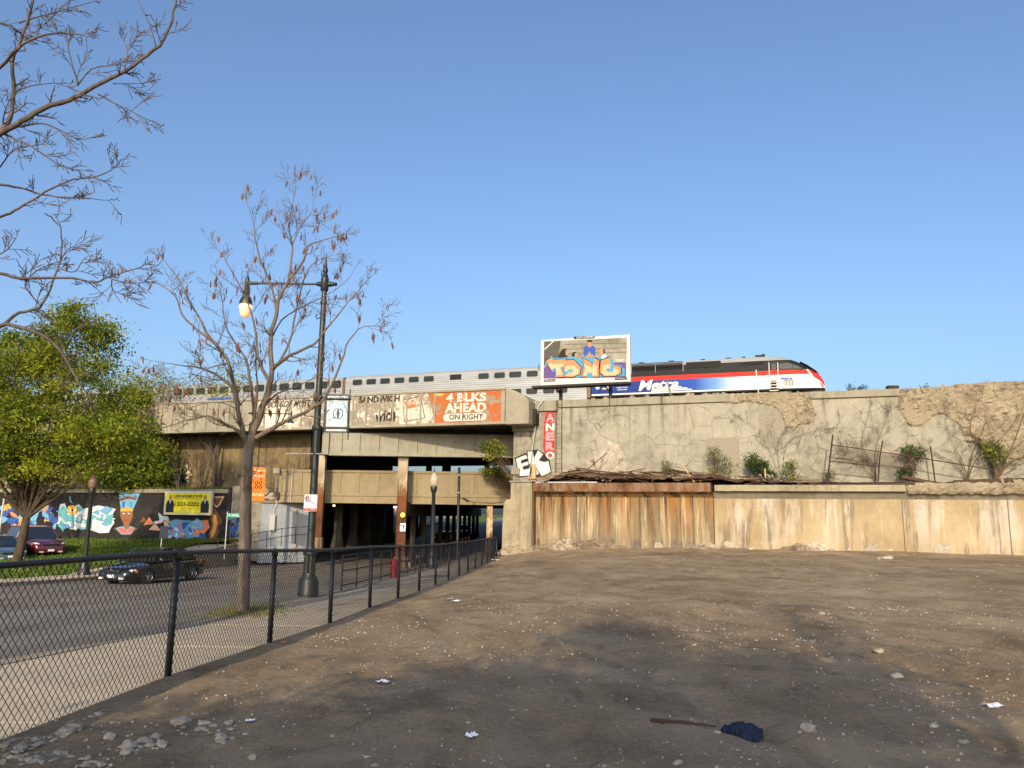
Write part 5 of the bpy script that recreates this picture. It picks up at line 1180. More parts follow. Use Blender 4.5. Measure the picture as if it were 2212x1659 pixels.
# no parking sign
p = atY(671, 1086.5, LY-.14); ns = flat_sign('no_parking_sign', 'white no parking sign with red tow zone strip on the lamp post', 'sign', p, .34, .43, 'sign_white')
boxpart('tow_strip', -.165, .165, -.014, -.0105, -.205, -.135, M['ink_red'], ns); lettering(ns, 'TOW ZONE', -.14, .14, -.19, -.15, -.016, M['ink_white'], .01)
lettering(ns, 'P', -.115, -.04, .06, .16, -.013, M['ink_black'], .02); b = MB(); el = ellipse(-.078, .11, .068, .068, 18); b.tube([(q[0], -.012, q[1]) for q in el+[el[0]]], .008, 4); b.tube([(-.125, -.012, .155), (-.03, -.012, .065)], .007, 4); b.build('prohibition_ring', M['ink_red'], ns)
boxpart('rule', -.13, .13, -.0125, -.0105, .02, .027, M['ink_black'], ns)
# orange banner on the far lamp
p0 = atY(547, 1008, 47.9); p1 = atY(570.5, 1084, 47.9); ob = thing('orange_banner', 'orange neighbourhood banner hanging from the lamp behind the tree trunk', 'banner', (p0.x, 47.9, p1.z)); W_ = p1.x-p0.x; H_ = p0.z-p1.z
boxpart('cloth', 0, W_, -.006, .006, 0, H_, M['banner_orange'], ob)
lettering(ob, 'Auburn', .08*W_, .92*W_, .86*H_, .93*H_, -.012, M['cream'], .01); lettering(ob, '79th St', .08*W_, .92*W_, .70*H_, .77*H_, -.012, M['cream'], .01); lettering(ob, 'SSA #32', .06*W_, .94*W_, .16*H_, .24*H_, -.012, M['cream'], .01)
b = MB()
for dx in (-.12, .12):
    for dz in (-.12, .12):
        el = ellipse(W_/2+dx, H_*.48+dz, .085, .085, 10); b.tube([(q[0], -.012, q[1]) for q in el+[el[0]]], .022, 4)
b.build('emblem', M['ink_black'], ob); b = MB(); b.tube([(-.3, 0, H_), (W_, 0, H_)], .02, 6); b.tube([(-.3, 0, 0), (W_, 0, 0)], .02, 6); b.build('bracket', M['black_metal'], ob)
# acorn lamps
glow('acorn_globe', (.30, .27, .22, 1), (1, .55, .22, 1), .13, .15); plain('acorn_off', (.16, .10, .07), .3, .2, 6)
def acorn(label, x, Y, zb, Ht=4.0, gm='acorn_globe'):
    t = thing('acorn_lamp', label, 'street lamp', (x, Y, zb), 0, 'post top lamps with glass globes'); m = M['black_metal']
    b = MB(); b.lathe([(.30, 0), (.30, .12), (.26, .2), (.25, .4), (.17, .62), (.13, .75)], 14); b.build('base', m, t, smooth=True, angle=40)
    b = MB(); b.lathe([(.105, .75), (.09, Ht-.35), (.10, Ht-.33), (.155, Ht-.2), (.165, Ht-.06), (.15, Ht)], 14); b.build('pole', m, t, smooth=True, angle=40)
    b = MB(); b.lathe([(.14, Ht), (.19, Ht+.12), (.215, Ht+.3), (.20, Ht+.42), (.15, Ht+.5), (.10, Ht+.58), (.05, Ht+.68)], 16); b.build('globe', M[gm], t, smooth=True)
    b = MB(); b.lathe([(.05, Ht+.66), (.035, Ht+.7), (.02, Ht+.78), (.03, Ht+.82), (.004, Ht+.92)], 10); b.build('finial', m, t, smooth=True)
acorn('acorn globe post lamp by the railing in front of the underpass', -3.80, 39.3, zs(39.3), 3.95)
pz_ = atY(190, 1150, 38.8); acorn('dark post lamp in front of the black mural with figures', pz_.x, 38.8, zr(38.8)+.1, 4.15, 'acorn_off')
# plain black pole with a cable box
pp = atY(990, 1100, 48.5); t = thing('utility_pole', 'thin black pole with hanging cable box near the pillar', 'pole', (pp.x, 48.5, zs(48.5)))
ztop = atY(992, 1009, 48.5).z-zs(48.5)
b = MB(); b.lathe([(.12, 0), (.1, .3), (.085, .35), (.08, ztop-.1), (.09, ztop-.05), (.03, ztop)], 10); b.build('shaft', M['black_metal'], t, smooth=True, angle=40)
b = MB()
for y in (1026, 1064): z = atY(991, y, 48.5).z-zs(48.5); b.lathe([(.092, -.03), (.092, .03)], 10, (0, 0, z))
b.build('band', M['galvanized'], t)
q0 = atY(993, 1066, 48.5); q1 = atY(1000, 1076, 48.3); q2 = atY(1012, 1083, 48.3); q3 = atY(1040, 1086, 48.2); q4 = atY(1085, 1085, 47.6)
b = MB(); b.tube([q0, atY(995, 1079, 48.4), atY(999, 1077, 48.35), q1], .02, 5); b.tube([q1, q2], .08, 6); b.tube([q2, q3, atY(1065, 1087, 47.9), q4], .025, 5); tag(b.build('cable', M['black_metal']), 'sagging black cable with splice box from thin pole to pillar', 'cable')
# street name and small signs on the far side
p = atY(508, 1113, 45); t = flat_sign('street_name_sign', 'green street name sign left of the bare tree trunk', 'street sign', p, .85, .24, 'sign_green'); lettering(t, 'S HALL', -.36, .36, -.07, .07, -.014, M['ink_white'], .01)
b = MB(); b.tube([(-.45, .03, -2.4), (-.45, .03, .2)], .03, 6); b.build('post', M['galvanized'], t)
p = atY(354, 1150, 41.5); t = flat_sign('back_of_sign', 'dark back of a small sign on thin post standing in the grass', 'sign', p, .42, .62, 'suit'); b = MB(); b.tube([(-.1, .03, -2.2), (-.1, .03, .3)], .025, 6); b.build('post', M['galvanized'], t)
p = atY(3, 1090, 43); b = MB(); b.tube([(p.x, 43, -1.2), (p.x+.15, 43, 3.4)], .05, 6); tag(b.build('sign_post', M['white_paint']), 'plain pale post at the edge by the parked cars', 'post')

#=CARS=
def car(label, loc, rotz, paint, L=5.0, Wd=1.82, H=1.48, suv=False, group='cars on the street'):
    """body lofted along x (front at +x)"""
    t = thing('car', label, 'car', loc, rotz, group); h2 = Wd/2; xf_, xr_ = L/2, -L/2
    belt = .96 if not suv else 1.08; gc = .19 if not suv else .24
    hood = .80 if not suv else .98; trunk = .92 if not suv else belt
    # stations: x, half width, z at top centre (body without glasshouse), shoulder z
    if not suv: st = [(xr_, .66, .80, .62), (xr_+.08, .80, .90, .70), (xr_+.5, .88, trunk+.04, .82), (xr_+1.0, h2, belt+.01, .86), (-.6, h2, belt, .87), (.6, h2, belt-.02, .86), (1.0, h2, belt-.03, .85), (xf_-.9, h2-.02, hood+.05, .78), (xf_-.4, .86, hood-.06, .70), (xf_-.1, .76, .66, .60), (xf_, .62, .56, .52)]
    else: st = [(xr_, .74, 1.0, .75), (xr_+.1, .86, belt, .9), (xr_+.8, h2, belt, .95), (-.6, h2, belt, .96), (.7, h2, belt, .95), (1.0, h2, belt-.02, .93), (xf_-.7, h2-.03, hood, .88), (xf_-.25, .86, hood-.1, .78), (xf_-.05, .78, .75, .66), (xf_, .66, .66, .6)]
    b = MB(); V = []; n = 9
    for x, hw, zt, zsd in st:
        zt0 = gc+(.06 if abs(x) > L/2-.3 else 0)
        half = [(hw*.90, zt0), (hw*.985, zt0+.12), (hw, (zt0+zsd)/2+.05), (hw*.975, zsd), (hw*.86, zt-.02), (hw*.45, zt+.015)]
        ring = half+[(-y, z) for y, z in reversed(half)]; n = len(ring); V += [(x, y, z) for y, z in ring]
    F = []
    for i in range(len(st)-1):
        for k in range(n): F.append((i*n+k, i*n+(k+1) % n, (i+1)*n+(k+1) % n, (i+1)*n+k)[::-1])
    F += [tuple(range(n)), tuple(range(len(st)*n-1, (len(st)-1)*n-1, -1))]
    b.add(V, F); o = b.build('body', M[paint], t, smooth=True, angle=50)
    # glasshouse
    if not suv: xs_ = [(-1.75, belt), (-.95, H-.06), (-.3, H), (.25, H-.02), (.45, H-.06), (1.22, belt-.02)]
    else: xs_ = [(xr_+.12, belt), (xr_+.38, H-.04), (-.6, H), (.15, H-.02), (.35, H-.06), (1.15, belt-.02)]
    def gl(x, z, ins=0.0): tt = (z-belt)/(H-belt); return h2*.93-(h2*.20)*max(0, tt)-ins
    b = MB(); V = []; m_ = len(xs_)
    for x, z in xs_: w_ = gl(x, z); V += [(x, -w_, z), (x, w_, z)]
    F = [(2*i, 2*i+1, 2*i+3, 2*i+2) for i in range(m_-1)]
    F += [tuple(2*i for i in range(m_)), tuple(2*i+1 for i in reversed(range(m_)))]
    b.add(V, F); b.build('glasshouse', M['car_glass'], t)
    # roof and pillars in body colour
    b = MB(); e = .012
    i0, i1 = 1, m_-2
    rp = [xs_[i] for i in range(i0, i1+1)]
    V = []
    for x, z in rp: w_ = gl(x, z)+e; V += [(x, -w_, z+e), (x, w_, z+e), (x, -w_*1.0, z-.06), (x, w_*1.0, z-.06)]
    F = []
    for i in range(len(rp)-1): a = 4*i; c = a+4; F += [(a, a+1, c+1, c), (a, c, c+2, a+2), (a+1, a+3, c+3, c+1)]
    F += [(0, 2, 3, 1), (4*(len(rp)-1), 4*(len(rp)-1)+1, 4*(len(rp)-1)+3, 4*(len(rp)-1)+2)]
    b.add(V, F)
    for sg in (-1, 1):
        for (xa_, za_), (xb_, zb_2) in ((xs_[0], xs_[1]), (xs_[-1], xs_[-2]), ((-.35, belt), (-.3, H-.05))):
            b.tube([(xa_, sg*(gl(xa_, za_)+.0), za_), (xb_, sg*(gl(xb_, zb_2)+.0), zb_2)], .04, 5)
    b.build('roof', M[paint], t)
    wb = L*.285; R_ = .345 if not suv else .38
    tm = MB().lathe([(R_*.62, -.1), (R_*.95, -.11), (R_, -.06), (R_, .06), (R_*.95, .11), (R_*.62, .1)], 22, axis='y').mesh('tyre', M['rubber'], True)
    rmx = MB(); rmx.lathe([(.03, -.105), (.06, -.12), (.08, -.10), (R_*.60, -.085), (R_*.64, -.11), (R_*.64, .0), (.02, .0)], 18, axis='y')
    for k in range(5):
        a = k*1.2566; rmx.box(-.03, .03, -.115, -.07, .05, R_*.6, mat=Matrix.Rotation(a, 4, 'Y'))
    rmm = rmx.mesh('rim', M['alloy'])
    for x in (wb, -wb):
        for sg in (-1, 1):
            w_ = bpy.data.objects.new('wheel', None); link(w_); w_.parent = t; w_.location = (x, sg*(h2-.085), R_); w_.rotation_euler = (0, 0, 0 if sg < 0 else math.pi)
            for nm, me in (('tyre', tm), ('rim', rmm)): c = bpy.data.objects.new(nm, me); link(c); c.parent = w_
            ar = MB(); el = [(x+math.cos(a_)*(R_+.05), R_+math.sin(a_)*(R_+.05)) for a_ in np.linspace(-.15, 3.29, 14)]
            ar.prism(el, min(sg*(h2-.12), sg*(h2+.006)), max(sg*(h2-.12), sg*(h2+.006))); ar.build('wheel_arch', M['rubber'], t)
    for sg in (-1, 1):
        b = MB(); b.lathe([(.02, -.5), (.6, -.4), (.95, -.15), (1, 0), (.9, .2), (.5, .42), (.02, .5)], 14); o = b.build('headlight', M['lamp_clear'], t, smooth=True); o.location = (xf_-.27, sg*.70, .615 if not suv else .79); o.scale = (.24, .105, .15); o.rotation_euler = (0, R(12), sg*R(-40))
        b = MB(); b.box(-.06, .06, -.02, .04, -.05, .05); o = b.build('indicator', M['amber_plastic'], t); o.location = (xf_-.46, sg*(h2-.075), .60 if not suv else .78)
        b = MB(); b.prism(rrect(-.13, .13, -.08, .08, .04), -.05, .05); o = b.build('mirror', M[paint], t); o.location = (.85, sg*(h2+.08), belt+.06); o.rotation_euler = (0, 0, R(90))
        b = MB(); b.box(xr_+.0, xr_+.25, sg*.62-.14, sg*.62+.14, .72, .88); b.build('tail_light', M['red_plastic'], t)
        for xx in (-.75, .25): b = MB(); b.box(xx, xx+.2, sg*(h2-.005)-.015, sg*(h2-.005)+.015, .80, .835); b.build('door_handle', M[paint], t)
        
        for xs0 in (.62, -.36): boxpart('door_seam', xs0, xs0+.01, sg*(h2-.01)-.012, sg*(h2-.01)+.012, gc+.1, belt-.05, M['rubber'], t)
    zg = .56 if not suv else .7
    boxpart('grille', xf_-.06, xf_+.012, -.42, .42, zg-.03, zg+.07, M['louvre_dark'], t, .01); boxpart('grille_bar', xf_+.0, xf_+.025, -.42, .42, zg+.07, zg+.09, M['chrome'], t); boxpart('licence_plate', xf_+.0, xf_+.04, -.16, .16, .36, .48, M['sign_white'], t)
    b = MB(); b.lathe([(.05, 0), (.045, .03)], 8, (xf_+.0, 0, zg+.12), axis='x'); b.build('badge', M['chrome'], t)
    for y0_ in (-.62, .38): boxpart('fog_light', xf_-.1, xf_+.01, y0_, y0_+.24, .30, .38, M['lamp_clear'], t)
    return t
Yc = 35.8; car('black sedan driving out of the underpass, seen through the fence', (-15.75, Yc, zr(Yc)+.03), math.atan2(-.96, -.27), 'car_black', 5.05, 1.84, 1.50)
pr = atY(110, 1150, 47.2); car('dark red sport utility car parked by the mural wall', (pr.x-1.0, 47.4, -1.05), math.atan2(-.62, .78), 'car_red', 4.7, 1.85, 1.75, True, 'cars parked by the mural')
pr = atY(20, 1160, 44.0); car('blue grey car parked nearest the leafy tree trunk', (pr.x-.9, 44.3, -1.25), math.atan2(-.62, .78), 'car_blue_grey', 4.8, 1.82, 1.5, False, 'cars parked by the mural')
for i, (x, Y, pn) in enumerate(((960, 84, 'car_black'), (1003, 97, 'car_blue_grey'))):
    p = atY(x, 1160, Y); car(('dark car waiting inside the underpass', 'blue grey car leaving the far end of the underpass')[i], (p.x, Y, zr(Y)), R(-94), pn, group='cars in the underpass')

#=PLANTS=
def rvec(rnd): 
    v = Vector((rnd.gauss(0, 1), rnd.gauss(0, 1), rnd.gauss(0, 1))); return v.normalized()
def twig(b, rnd, p, d, L, r, lev, tips, up=.15, jit=.35, nseg=4, kids_=2):
    pts = [p.copy()]; rad = [r]; q = p.copy(); dd = d.normalized()
    for i in range(nseg):
        dd = (dd+rvec(rnd)*jit*.5+Vector((0, 0, up*.5))).normalized(); q = q+dd*(L/nseg); pts.append(q.copy()); rad.append(max(.0042, r*(1-.6*(i+1)/nseg)))
        if lev > 0 and i < nseg:
            for k in range(kids_ if i else 1):
                if rnd.random() < .75:
                    side = (dd.cross(rvec(rnd))).normalized(); nd = (dd*.75+side*rnd.uniform(.5, .95)).normalized()
                    twig(b, rnd, q, nd, L*rnd.uniform(.38, .62), max(.003, rad[-1]*.62), lev-1, tips, up, jit, 3, kids_)
    b.tube(pts, rad, 5 if r > .02 else (4 if r > .008 else 3), False); tips.append((pts[-1], dd))
def smooth_path(P, n=3):
    out = []
    for i in range(len(P)-1):
        p0 = P[max(0, i-1)]; p1 = P[i]; p2 = P[i+1]; p3 = P[min(len(P)-1, i+2)]
        for k in range(n):
            t = k/n; out.append(.5*((2*p1)+(p2-p0)*t+(2*p0-5*p1+4*p2-p3)*t*t+(3*p1-p0-3*p2+p3)*t*t*t))
    out.append(P[-1]); return out
def limb(b, rnd, pts, r0, r1, tips, ntw, twl, lev, up=.2, sides=7, first=.12):
    P = smooth_path(pts, 3); n = len(P); rad = [r0+(r1-r0)*(i/(n-1))**.8 for i in range(n)]
    P = [p+rvec(rnd)*r0*.25 if 0 < i < n-1 else p for i, p in enumerate(P)]
    b.tube(P, rad, sides if r0 > .03 else 5, False)
    for k in range(ntw):
        f = rnd.uniform(first, 1)*(n-1.01); i = int(f); q = P[i].lerp(P[i+1], f-i); d = (P[i+1]-P[i]).normalized(); side = d.cross(rvec(rnd)).normalized()
        twig(b, rnd, q, (d*.7+side*rnd.uniform(.5, 1)).normalized(), twl*rnd.uniform(.5, 1.15)*(1-.35*f/n), max(.004, rad[i]*.42), lev, tips, up)
    twig(b, rnd, P[-1], (P[-1]-P[-2]).normalized(), twl*.28, r1, min(lev, 1), tips, up)
# --- street tree with seed pods
rnd = random.Random(21); TY = 16.3; tr_ = thing('bare_tree', 'bare young street tree with brown seed pods standing beside the lamp post', 'tree', (0, 0, 0))
def dpt(x, y, dy=0.0, Y=TY): return atY(x, y, Y+dy)
b = MB(); P = smooth_path([dpt(525, 1330), dpt(526, 1270), dpt(529, 1180), dpt(531, 1080), dpt(533, 1010), dpt(538, 965), dpt(543, 940)], 3)
b.tube([Vector((P[0].x, P[0].y, P[0].z-.15))]+P, [.19, .155]+[.132-.028*i/len(P) for i in range(len(P)-1)], 10); b.build('trunk', M['bark_grey'], tr_, smooth=True)
br = [
 ([(538, 960), (527, 940), (515, 885), (507, 841), (493, 785), (478, 756), (454, 729), (426, 679), (396, 623), (379, 595), (346, 551)], .065, .006, -.4),
 ([(540, 950), (545, 915), (549, 904), (539, 810), (529, 773), (505, 738), (487, 700), (478, 640), (470, 610)], .05, .006, .5),
 ([(543, 940), (553, 915), (568, 880), (583, 829), (587, 798), (585, 734), (596, 679), (607, 637), (624, 606), (651, 573), (660, 545), (674, 526), (715, 512), (737, 507)], .085, .005, 0),
 ([(624, 606), (629, 568), (631, 529), (624, 495), (629, 457), (637, 415), (640, 379)], .03, .004, .2), ([(631, 529), (649, 490), (674, 456), (676, 429)], .014, .003, .3),
 ([(587, 798), (602, 785), (626, 768), (668, 749), (693, 726), (735, 673), (763, 640), (804, 595)], .05, .005, -.5),
 ([(555, 945), (590, 925), (626, 905), (670, 885), (702, 858), (736, 785), (754, 734), (785, 706), (818, 706)], .055, .005, -.6),
 ([(528, 945), (510, 928), (483, 914), (449, 900), (415, 905), (366, 919), (322, 931)], .05, .005, -.7),
 ([(507, 841), (468, 810), (425, 793), (383, 788), (322, 778)], .035, .004, -.8),
 ([(583, 829), (560, 780), (554, 748), (551, 706), (537, 659), (510, 605), (487, 562), (471, 540), (443, 509)], .04, .004, .5),
 ([(596, 665), (587, 623), (560, 554), (551, 512), (546, 476), (532, 434)], .03, .004, -.3),
 ([(487, 773), (465, 742), (429, 715), (393, 679), (379, 640), (340, 612), (304, 595), (277, 610)], .035, .004, .6),
 ([(602, 785), (625, 740), (638, 679), (651, 623), (668, 580), (690, 560), (720, 552)], .03, .004, .7),
 ([(585, 734), (610, 690), (660, 660), (700, 640), (745, 610), (770, 575)], .022, .004, 1.0),
 ([(549, 904), (556, 840), (553, 790), (552, 750)], .028, .006, -.9), ([(568, 880), (600, 850), (640, 835), (680, 815), (712, 790), (728, 770)], .022, .004, .8), ([(493, 785), (470, 790), (440, 800), (400, 830), (370, 835)], .02, .004, 1.0),
 ([(515, 885), (480, 870), (440, 872), (395, 885), (350, 880)], .018, .003, 1.2), ([(540, 965), (556, 990), (560, 1005), (540, 1040)], .022, .004, -.2)]
tips = []; b = MB()
for pts, r0, r1, dep in br:
    n = len(pts); limb(b, rnd, [dpt(x, y, dep*min(1, i/3)) for i, (x, y) in enumerate(pts)], r0, r1, tips, 4+int(.7*n), .62, 2)
o = b.build('crown', M['bark_grey'], tr_, smooth=True)
pod = MB(); pod.add([(0, 0, 0), (.028, 0, -.05), (.03, 0, -.11), (0, 0, -.17), (-.03, 0, -.11), (-.028, 0, -.05), (0, .02, -.08), (0, -.02, -.08)], [(0, 1, 7), (1, 2, 7), (2, 3, 7), (3, 4, 7), (4, 5, 7), (5, 0, 7), (1, 0, 6), (2, 1, 6), (3, 2, 6), (4, 3, 6), (5, 4, 6), (0, 5, 6)])
podm = pod.mesh('seed_pod', M['pod_brown']); tips2 = [t_ for t_ in tips if t_[0].z > 3.6]
rnd.shuffle(tips2)
for p, d in tips2[:200]:
    o = bpy.data.objects.new('seed_pod', podm); link(o); o.parent = tr_; o.location = p; s_ = rnd.uniform(.75, 1.25); o.scale = (s_*.9, s_*.85, s_); o.rotation_euler = (rnd.uniform(-.25, .25), rnd.uniform(-.25, .25), rnd.uniform(0, 6.28))
# --- near tree at the left whose limbs enter the frame
rnd = random.Random(5); NT = thing('bare_tree', 'bare spreading tree whose limbs reach in from the picture edge above the fence', 'tree', (0, 0, 0)); NY = 8.6
def npt(x, y, dy=0.0): return atY(x*.4513, y*.4513, NY+dy)
tx, tY = -6.35, 8.6
b = MB(); tp = [Vector((tx, tY, zs(tY)-.2)), Vector((tx, tY, .6)), Vector((tx+.0, tY, 2.2)), Vector((tx-.08, tY+.05, 3.6)), Vector((tx-.15, tY, 4.8)), Vector((tx-.35, tY-.1, 6.3)), Vector((tx-.6, tY, 8.0))]
b.tube(smooth_path(tp, 3), [.24-.008*i for i in range(19)], 10); b.build('trunk', M['bark_dark'], NT, smooth=True)
nb = [
 ([(-160, 760), (-60, 680), (0, 645), (100, 580), (200, 525), (330, 475), (450, 420), (600, 340), (700, 265), (790, 185), (830, 60), (845, -40)], .055, .012, -.3),
 ([(-20, 660), (10, 620), (50, 560), (65, 440), (60, 300), (100, 190), (140, 80), (165, -30)], .04, .014, .2), ([(-140, 420), (0, 320), (70, 250), (130, 200), (240, 160), (330, 160), (400, 170)], .035, .006, -.5), ([(-150, 60), (0, 108), (60, 130), (130, 185)], .022, .01, .4),
 ([(90, 110), (220, 70), (330, 40), (440, 10)], .014, .004, .2), ([(140, 90), (150, 160), (230, 100), (340, -10)], .012, .004, .5),
 ([(45, 480), (80, 440), (150, 410), (240, 400), (320, 400)], .014, .004, .5), ([(375, 400), (340, 290), (320, 180)], .014, .004, -.3), ([(370, 410), (440, 330), (560, 310), (600, 285)], .014, .004, .3), ([(595, 345), (610, 250), (590, 190)], .011, .003, -.4), ([(540, 400), (640, 400), (705, 395)], .010, .003, .4), ([(470, 450), (580, 510), (650, 545), (690, 600)], .012, .003, -.5), ([(745, 220), (720, 130), (660, 0)], .011, .004, .0),
 ([(-120, 700), (0, 615), (100, 605), (200, 590), (300, 630), (380, 665), (460, 655)], .026, .004, .4), ([(20, 640), (60, 660), (150, 700), (230, 755), (320, 805), (400, 815)], .018, .004, -.3), ([(-120, 880), (0, 885), (100, 900), (200, 930), (300, 945), (400, 950), (520, 958)], .026, .004, .3),
 ([(-150, 1120), (0, 1040), (70, 1010), (150, 960), (250, 900), (350, 860), (470, 840), (550, 800), (560, 765)], .026, .004, -.4), ([(-160, 1340), (0, 1310), (100, 1330), (340, 1330), (450, 1355), (520, 1325), (600, 1300), (690, 1270)], .034, .004, -.2), ([(520, 1325), (560, 1345), (640, 1355), (700, 1350)], .012, .003, .3), ([(535, 1340), (540, 1390), (585, 1408)], .010, .003, 0),
 ([(-160, 1640), (0, 1562), (90, 1500), (190, 1470), (240, 1380), (290, 1250), (295, 1120), (280, 1060)], .035, .006, .3), ([(195, 1465), (140, 1400), (120, 1360), (160, 1310), (215, 1275), (290, 1250)], .012, .006, .5), ([(-160, 1640), (0, 1560), (80, 1562), (220, 1612), (310, 1712), (355, 1795), (390, 1850), (443, 1930)], .040, .006, -.3), ([(220, 1612), (310, 1590), (440, 1550)], .012, .004, .2),
 ([(-60, 860), (0, 800), (60, 720), (130, 700), (220, 690)], .014, .004, .4), ([(-40, 1240), (40, 1190), (80, 1130)], .012, .004, .2), ([(290, 1250), (330, 1190), (400, 1180)], .010, .003, .3), ([(300, 1290), (360, 1300), (400, 1240), (450, 1220)], .010, .003, -.2)]
tips = []; b = MB()
for pts, r0, r1, dep in nb:
    Pp = [npt(x, y, dep*(1 if x > 60 else .4)) for x, y in pts]
    if pts[0][0] < -100:
        z0_ = Pp[0].z; zz0 = min(8.0, max(2.2, z0_-.5)); Pp = [Vector((tx-.15-max(0, zz0-4.8)*.14, tY, zz0))]+Pp
    limb(b, rnd, Pp, r0*.82, r1, tips, 2+int(1.2*len(pts)), .30, 1, .1, first=.35 if pts[0][0] < -100 else .1)
o = b.build('crown', M['bark_dark'], NT, smooth=True)
# --- leafy trees
def leaf_mesh(name, P, N_, size, mats, mi):
    n = len(P); a = np.random.rand(n)*6.283; ax = np.random.randn(n, 3); ax /= np.linalg.norm(ax, axis=1)[:, None]
    t1 = np.cross(ax, np.random.randn(n, 3)); t1 /= np.linalg.norm(t1, axis=1)[:, None]; t2 = np.cross(ax, t1); sz = size*np.random.uniform(.6, 1.3, (n, 1))
    V = np.zeros((n*4, 3), np.float32); V[0::4] = P-t1*sz; V[1::4] = P-t2*sz*.5; V[2::4] = P+t1*sz; V[3::4] = P+t2*sz*.5
    me = bpy.data.meshes.new(name); me.vertices.add(n*4); me.vertices.foreach_set('co', V.ravel()); me.loops.add(n*4); me.loops.foreach_set('vertex_index', np.arange(n*4, dtype=np.int32)); me.polygons.add(n); me.polygons.foreach_set('loop_start', np.arange(0, n*4, 4, dtype=np.int32)); me.polygons.foreach_set('loop_total', np.full(n, 4, np.int32))
    for m in mats: me.materials.append(m)
    me.polygons.foreach_set('material_index', mi.astype(np.int32)); me.update(); me.validate(); return me
def leafy(name, label, base, lobes, nclump, perclump, size, mats, trunk_r, rs, clump_r=.45, cat='tree', group=None, barkm='bark_green_tree', trunk_to=None, shell=.55, weights=None, stems=None):
    rr = np.random.RandomState(rs); rnd = random.Random(rs); t = thing(name, label, cat, (0, 0, 0), 0, group)
    base = Vector(base); Pl = []; mi = []; centers = []
    vol = np.array([l[3]*l[4]*l[5] for l in lobes]); vol = vol**.8; vol /= vol.sum()
    for i in range(nclump):
        l = lobes[rr.choice(len(lobes), p=vol)]
        d = rr.randn(3); d /= np.linalg.norm(d); rad = (shell+(1-shell)*rr.rand())
        c = np.array(l[:3])+d*np.array(l[3:6])*rad; centers.append(c); k = rr.randint(int(perclump*.5), int(perclump*1.4)); cr = clump_r*rr.uniform(.6, 1.3)
        q = c+rr.randn(k, 3)*np.array([cr, cr, cr*.6]); Pl.append(q)
        pw = weights if weights is not None else np.ones(len(mats))/len(mats)
        base_m = rr.choice(len(mats), p=pw); mm = np.where(rr.rand(k) < .7, base_m, rr.choice(len(mats), k, p=pw)); mi.append(mm)
    P = np.concatenate(Pl); mi = np.concatenate(mi)
    np.random.seed(rs); o = bpy.data.objects.new('crown', leaf_mesh('crown', P, None, size, [M[m] for m in mats], mi)); link(o); o.parent = t
    b = MB(); zc = sum(l[2] for l in lobes)/len(lobes); fork = base.lerp(Vector((sum(l[0] for l in lobes)/len(lobes), base.y, zc)), .33) if trunk_to is None else Vector(trunk_to); tips = []
    if trunk_r > .05: b.tube(smooth_path([base+Vector((0, 0, -.2)), base.lerp(fork, .5)+rvec(rnd)*.1, fork], 3), [trunk_r*1.2]+[trunk_r*(1-.05*i) for i in range(6)], 9)
    else: fork = base
    o2 = b.build('trunk', M[barkm], t, smooth=True) if b.v else None
    b = MB()
    for i in range(stems or max(6, nclump//12)):
        c = Vector(centers[rnd.randrange(len(centers))]); m_ = fork.lerp(c, .5)+Vector((0, 0, -.1*(c-fork).length))*.3+rvec(rnd)*.2
        limb(b, rnd, [fork, m_, c], max(.012, trunk_r*.42), .006, tips, 6, (c-fork).length*.28, 1, .15)
    b.build('branches', M[barkm], t, smooth=True); return t
gx, gY = -24.3, 39.6
def gl_(x, y, Y, rx, ry, rz): p = atY(x, y, Y); return (p.x, p.y, p.z, rx, ry, rz)
leafy('leafy_tree', 'large yellow green leafy tree above the parked cars', (gx, gY, -1.3), [gl_(165, 745, 40, 2.3, 2.2, 1.7), gl_(60, 820, 40, 2.6, 2.4, 1.8), gl_(200, 840, 40, 2.0, 2.0, 1.4), gl_(100, 930, 39.6, 3.3, 2.8, 1.6), gl_(230, 940, 39, 2.4, 2, 1.3), gl_(-40, 900, 40, 2.5, 2.4, 2.0), gl_(10, 985, 39, 2.5, 2.2, 1.1), gl_(150, 1005, 39.3, 2.6, 2.0, .9), gl_(150, 685, 40.2, 1.2, 1.2, .8), gl_(225, 715, 40.2, 1.0, 1, .7)], 460, 150, .085, ['leaf_yellow_green', 'leaf_mid_green', 'leaf_deep_green'], .24, 3, .42, trunk_to=atY(57, 1120, gY), weights=[.36, .36, .28])
leafy('leafy_tree', 'darker green leafy tree nearer the bridge end', (atY(265, 1040, 58).x, 57.6, 3.1), [gl_(270, 930, 57.2, 2.6, 1.6, 2.0), gl_(225, 990, 57, 2.2, 1.6, 1.6), gl_(330, 985, 57, 1.5, 1.2, 1.6), gl_(365, 1020, 57, .9, 1, .8), gl_(285, 865, 57.5, 1.2, 1, .9), gl_(250, 1035, 56.5, 2.6, 1.2, .6)], 260, 110, .12, ['leaf_mid_green', 'leaf_deep_green', 'leaf_yellow_green'], .14, 4, .42, weights=[.4, .4, .2])
leafy('leafy_tree', 'yellow green tree at the edge behind the parked cars', (atY(-30, 1180, 50).x, 50, -.8), [gl_(20, 780, 50, 3.2, 2.5, 2.0), gl_(-40, 880, 50, 3, 2.5, 2.5)], 150, 150, .09, ['leaf_yellow_green', 'leaf_mid_green', 'leaf_deep_green'], .2, 6, .5)
leafy('pale_tree', 'wispy pale tree above the train at the tail coach', (atY(300, 1000, 58).x, 58, 3), [gl_(292, 835, 58, 1.9, 1.5, 1.5), gl_(350, 835, 58, 1.2, 1.2, 1.2), gl_(315, 870, 58, 1.4, 1.2, 1.0)], 130, 26, .085, ['leaf_pale', 'leaf_yellow_green'], .12, 8, .5, barkm='bark_dark', shell=.2)
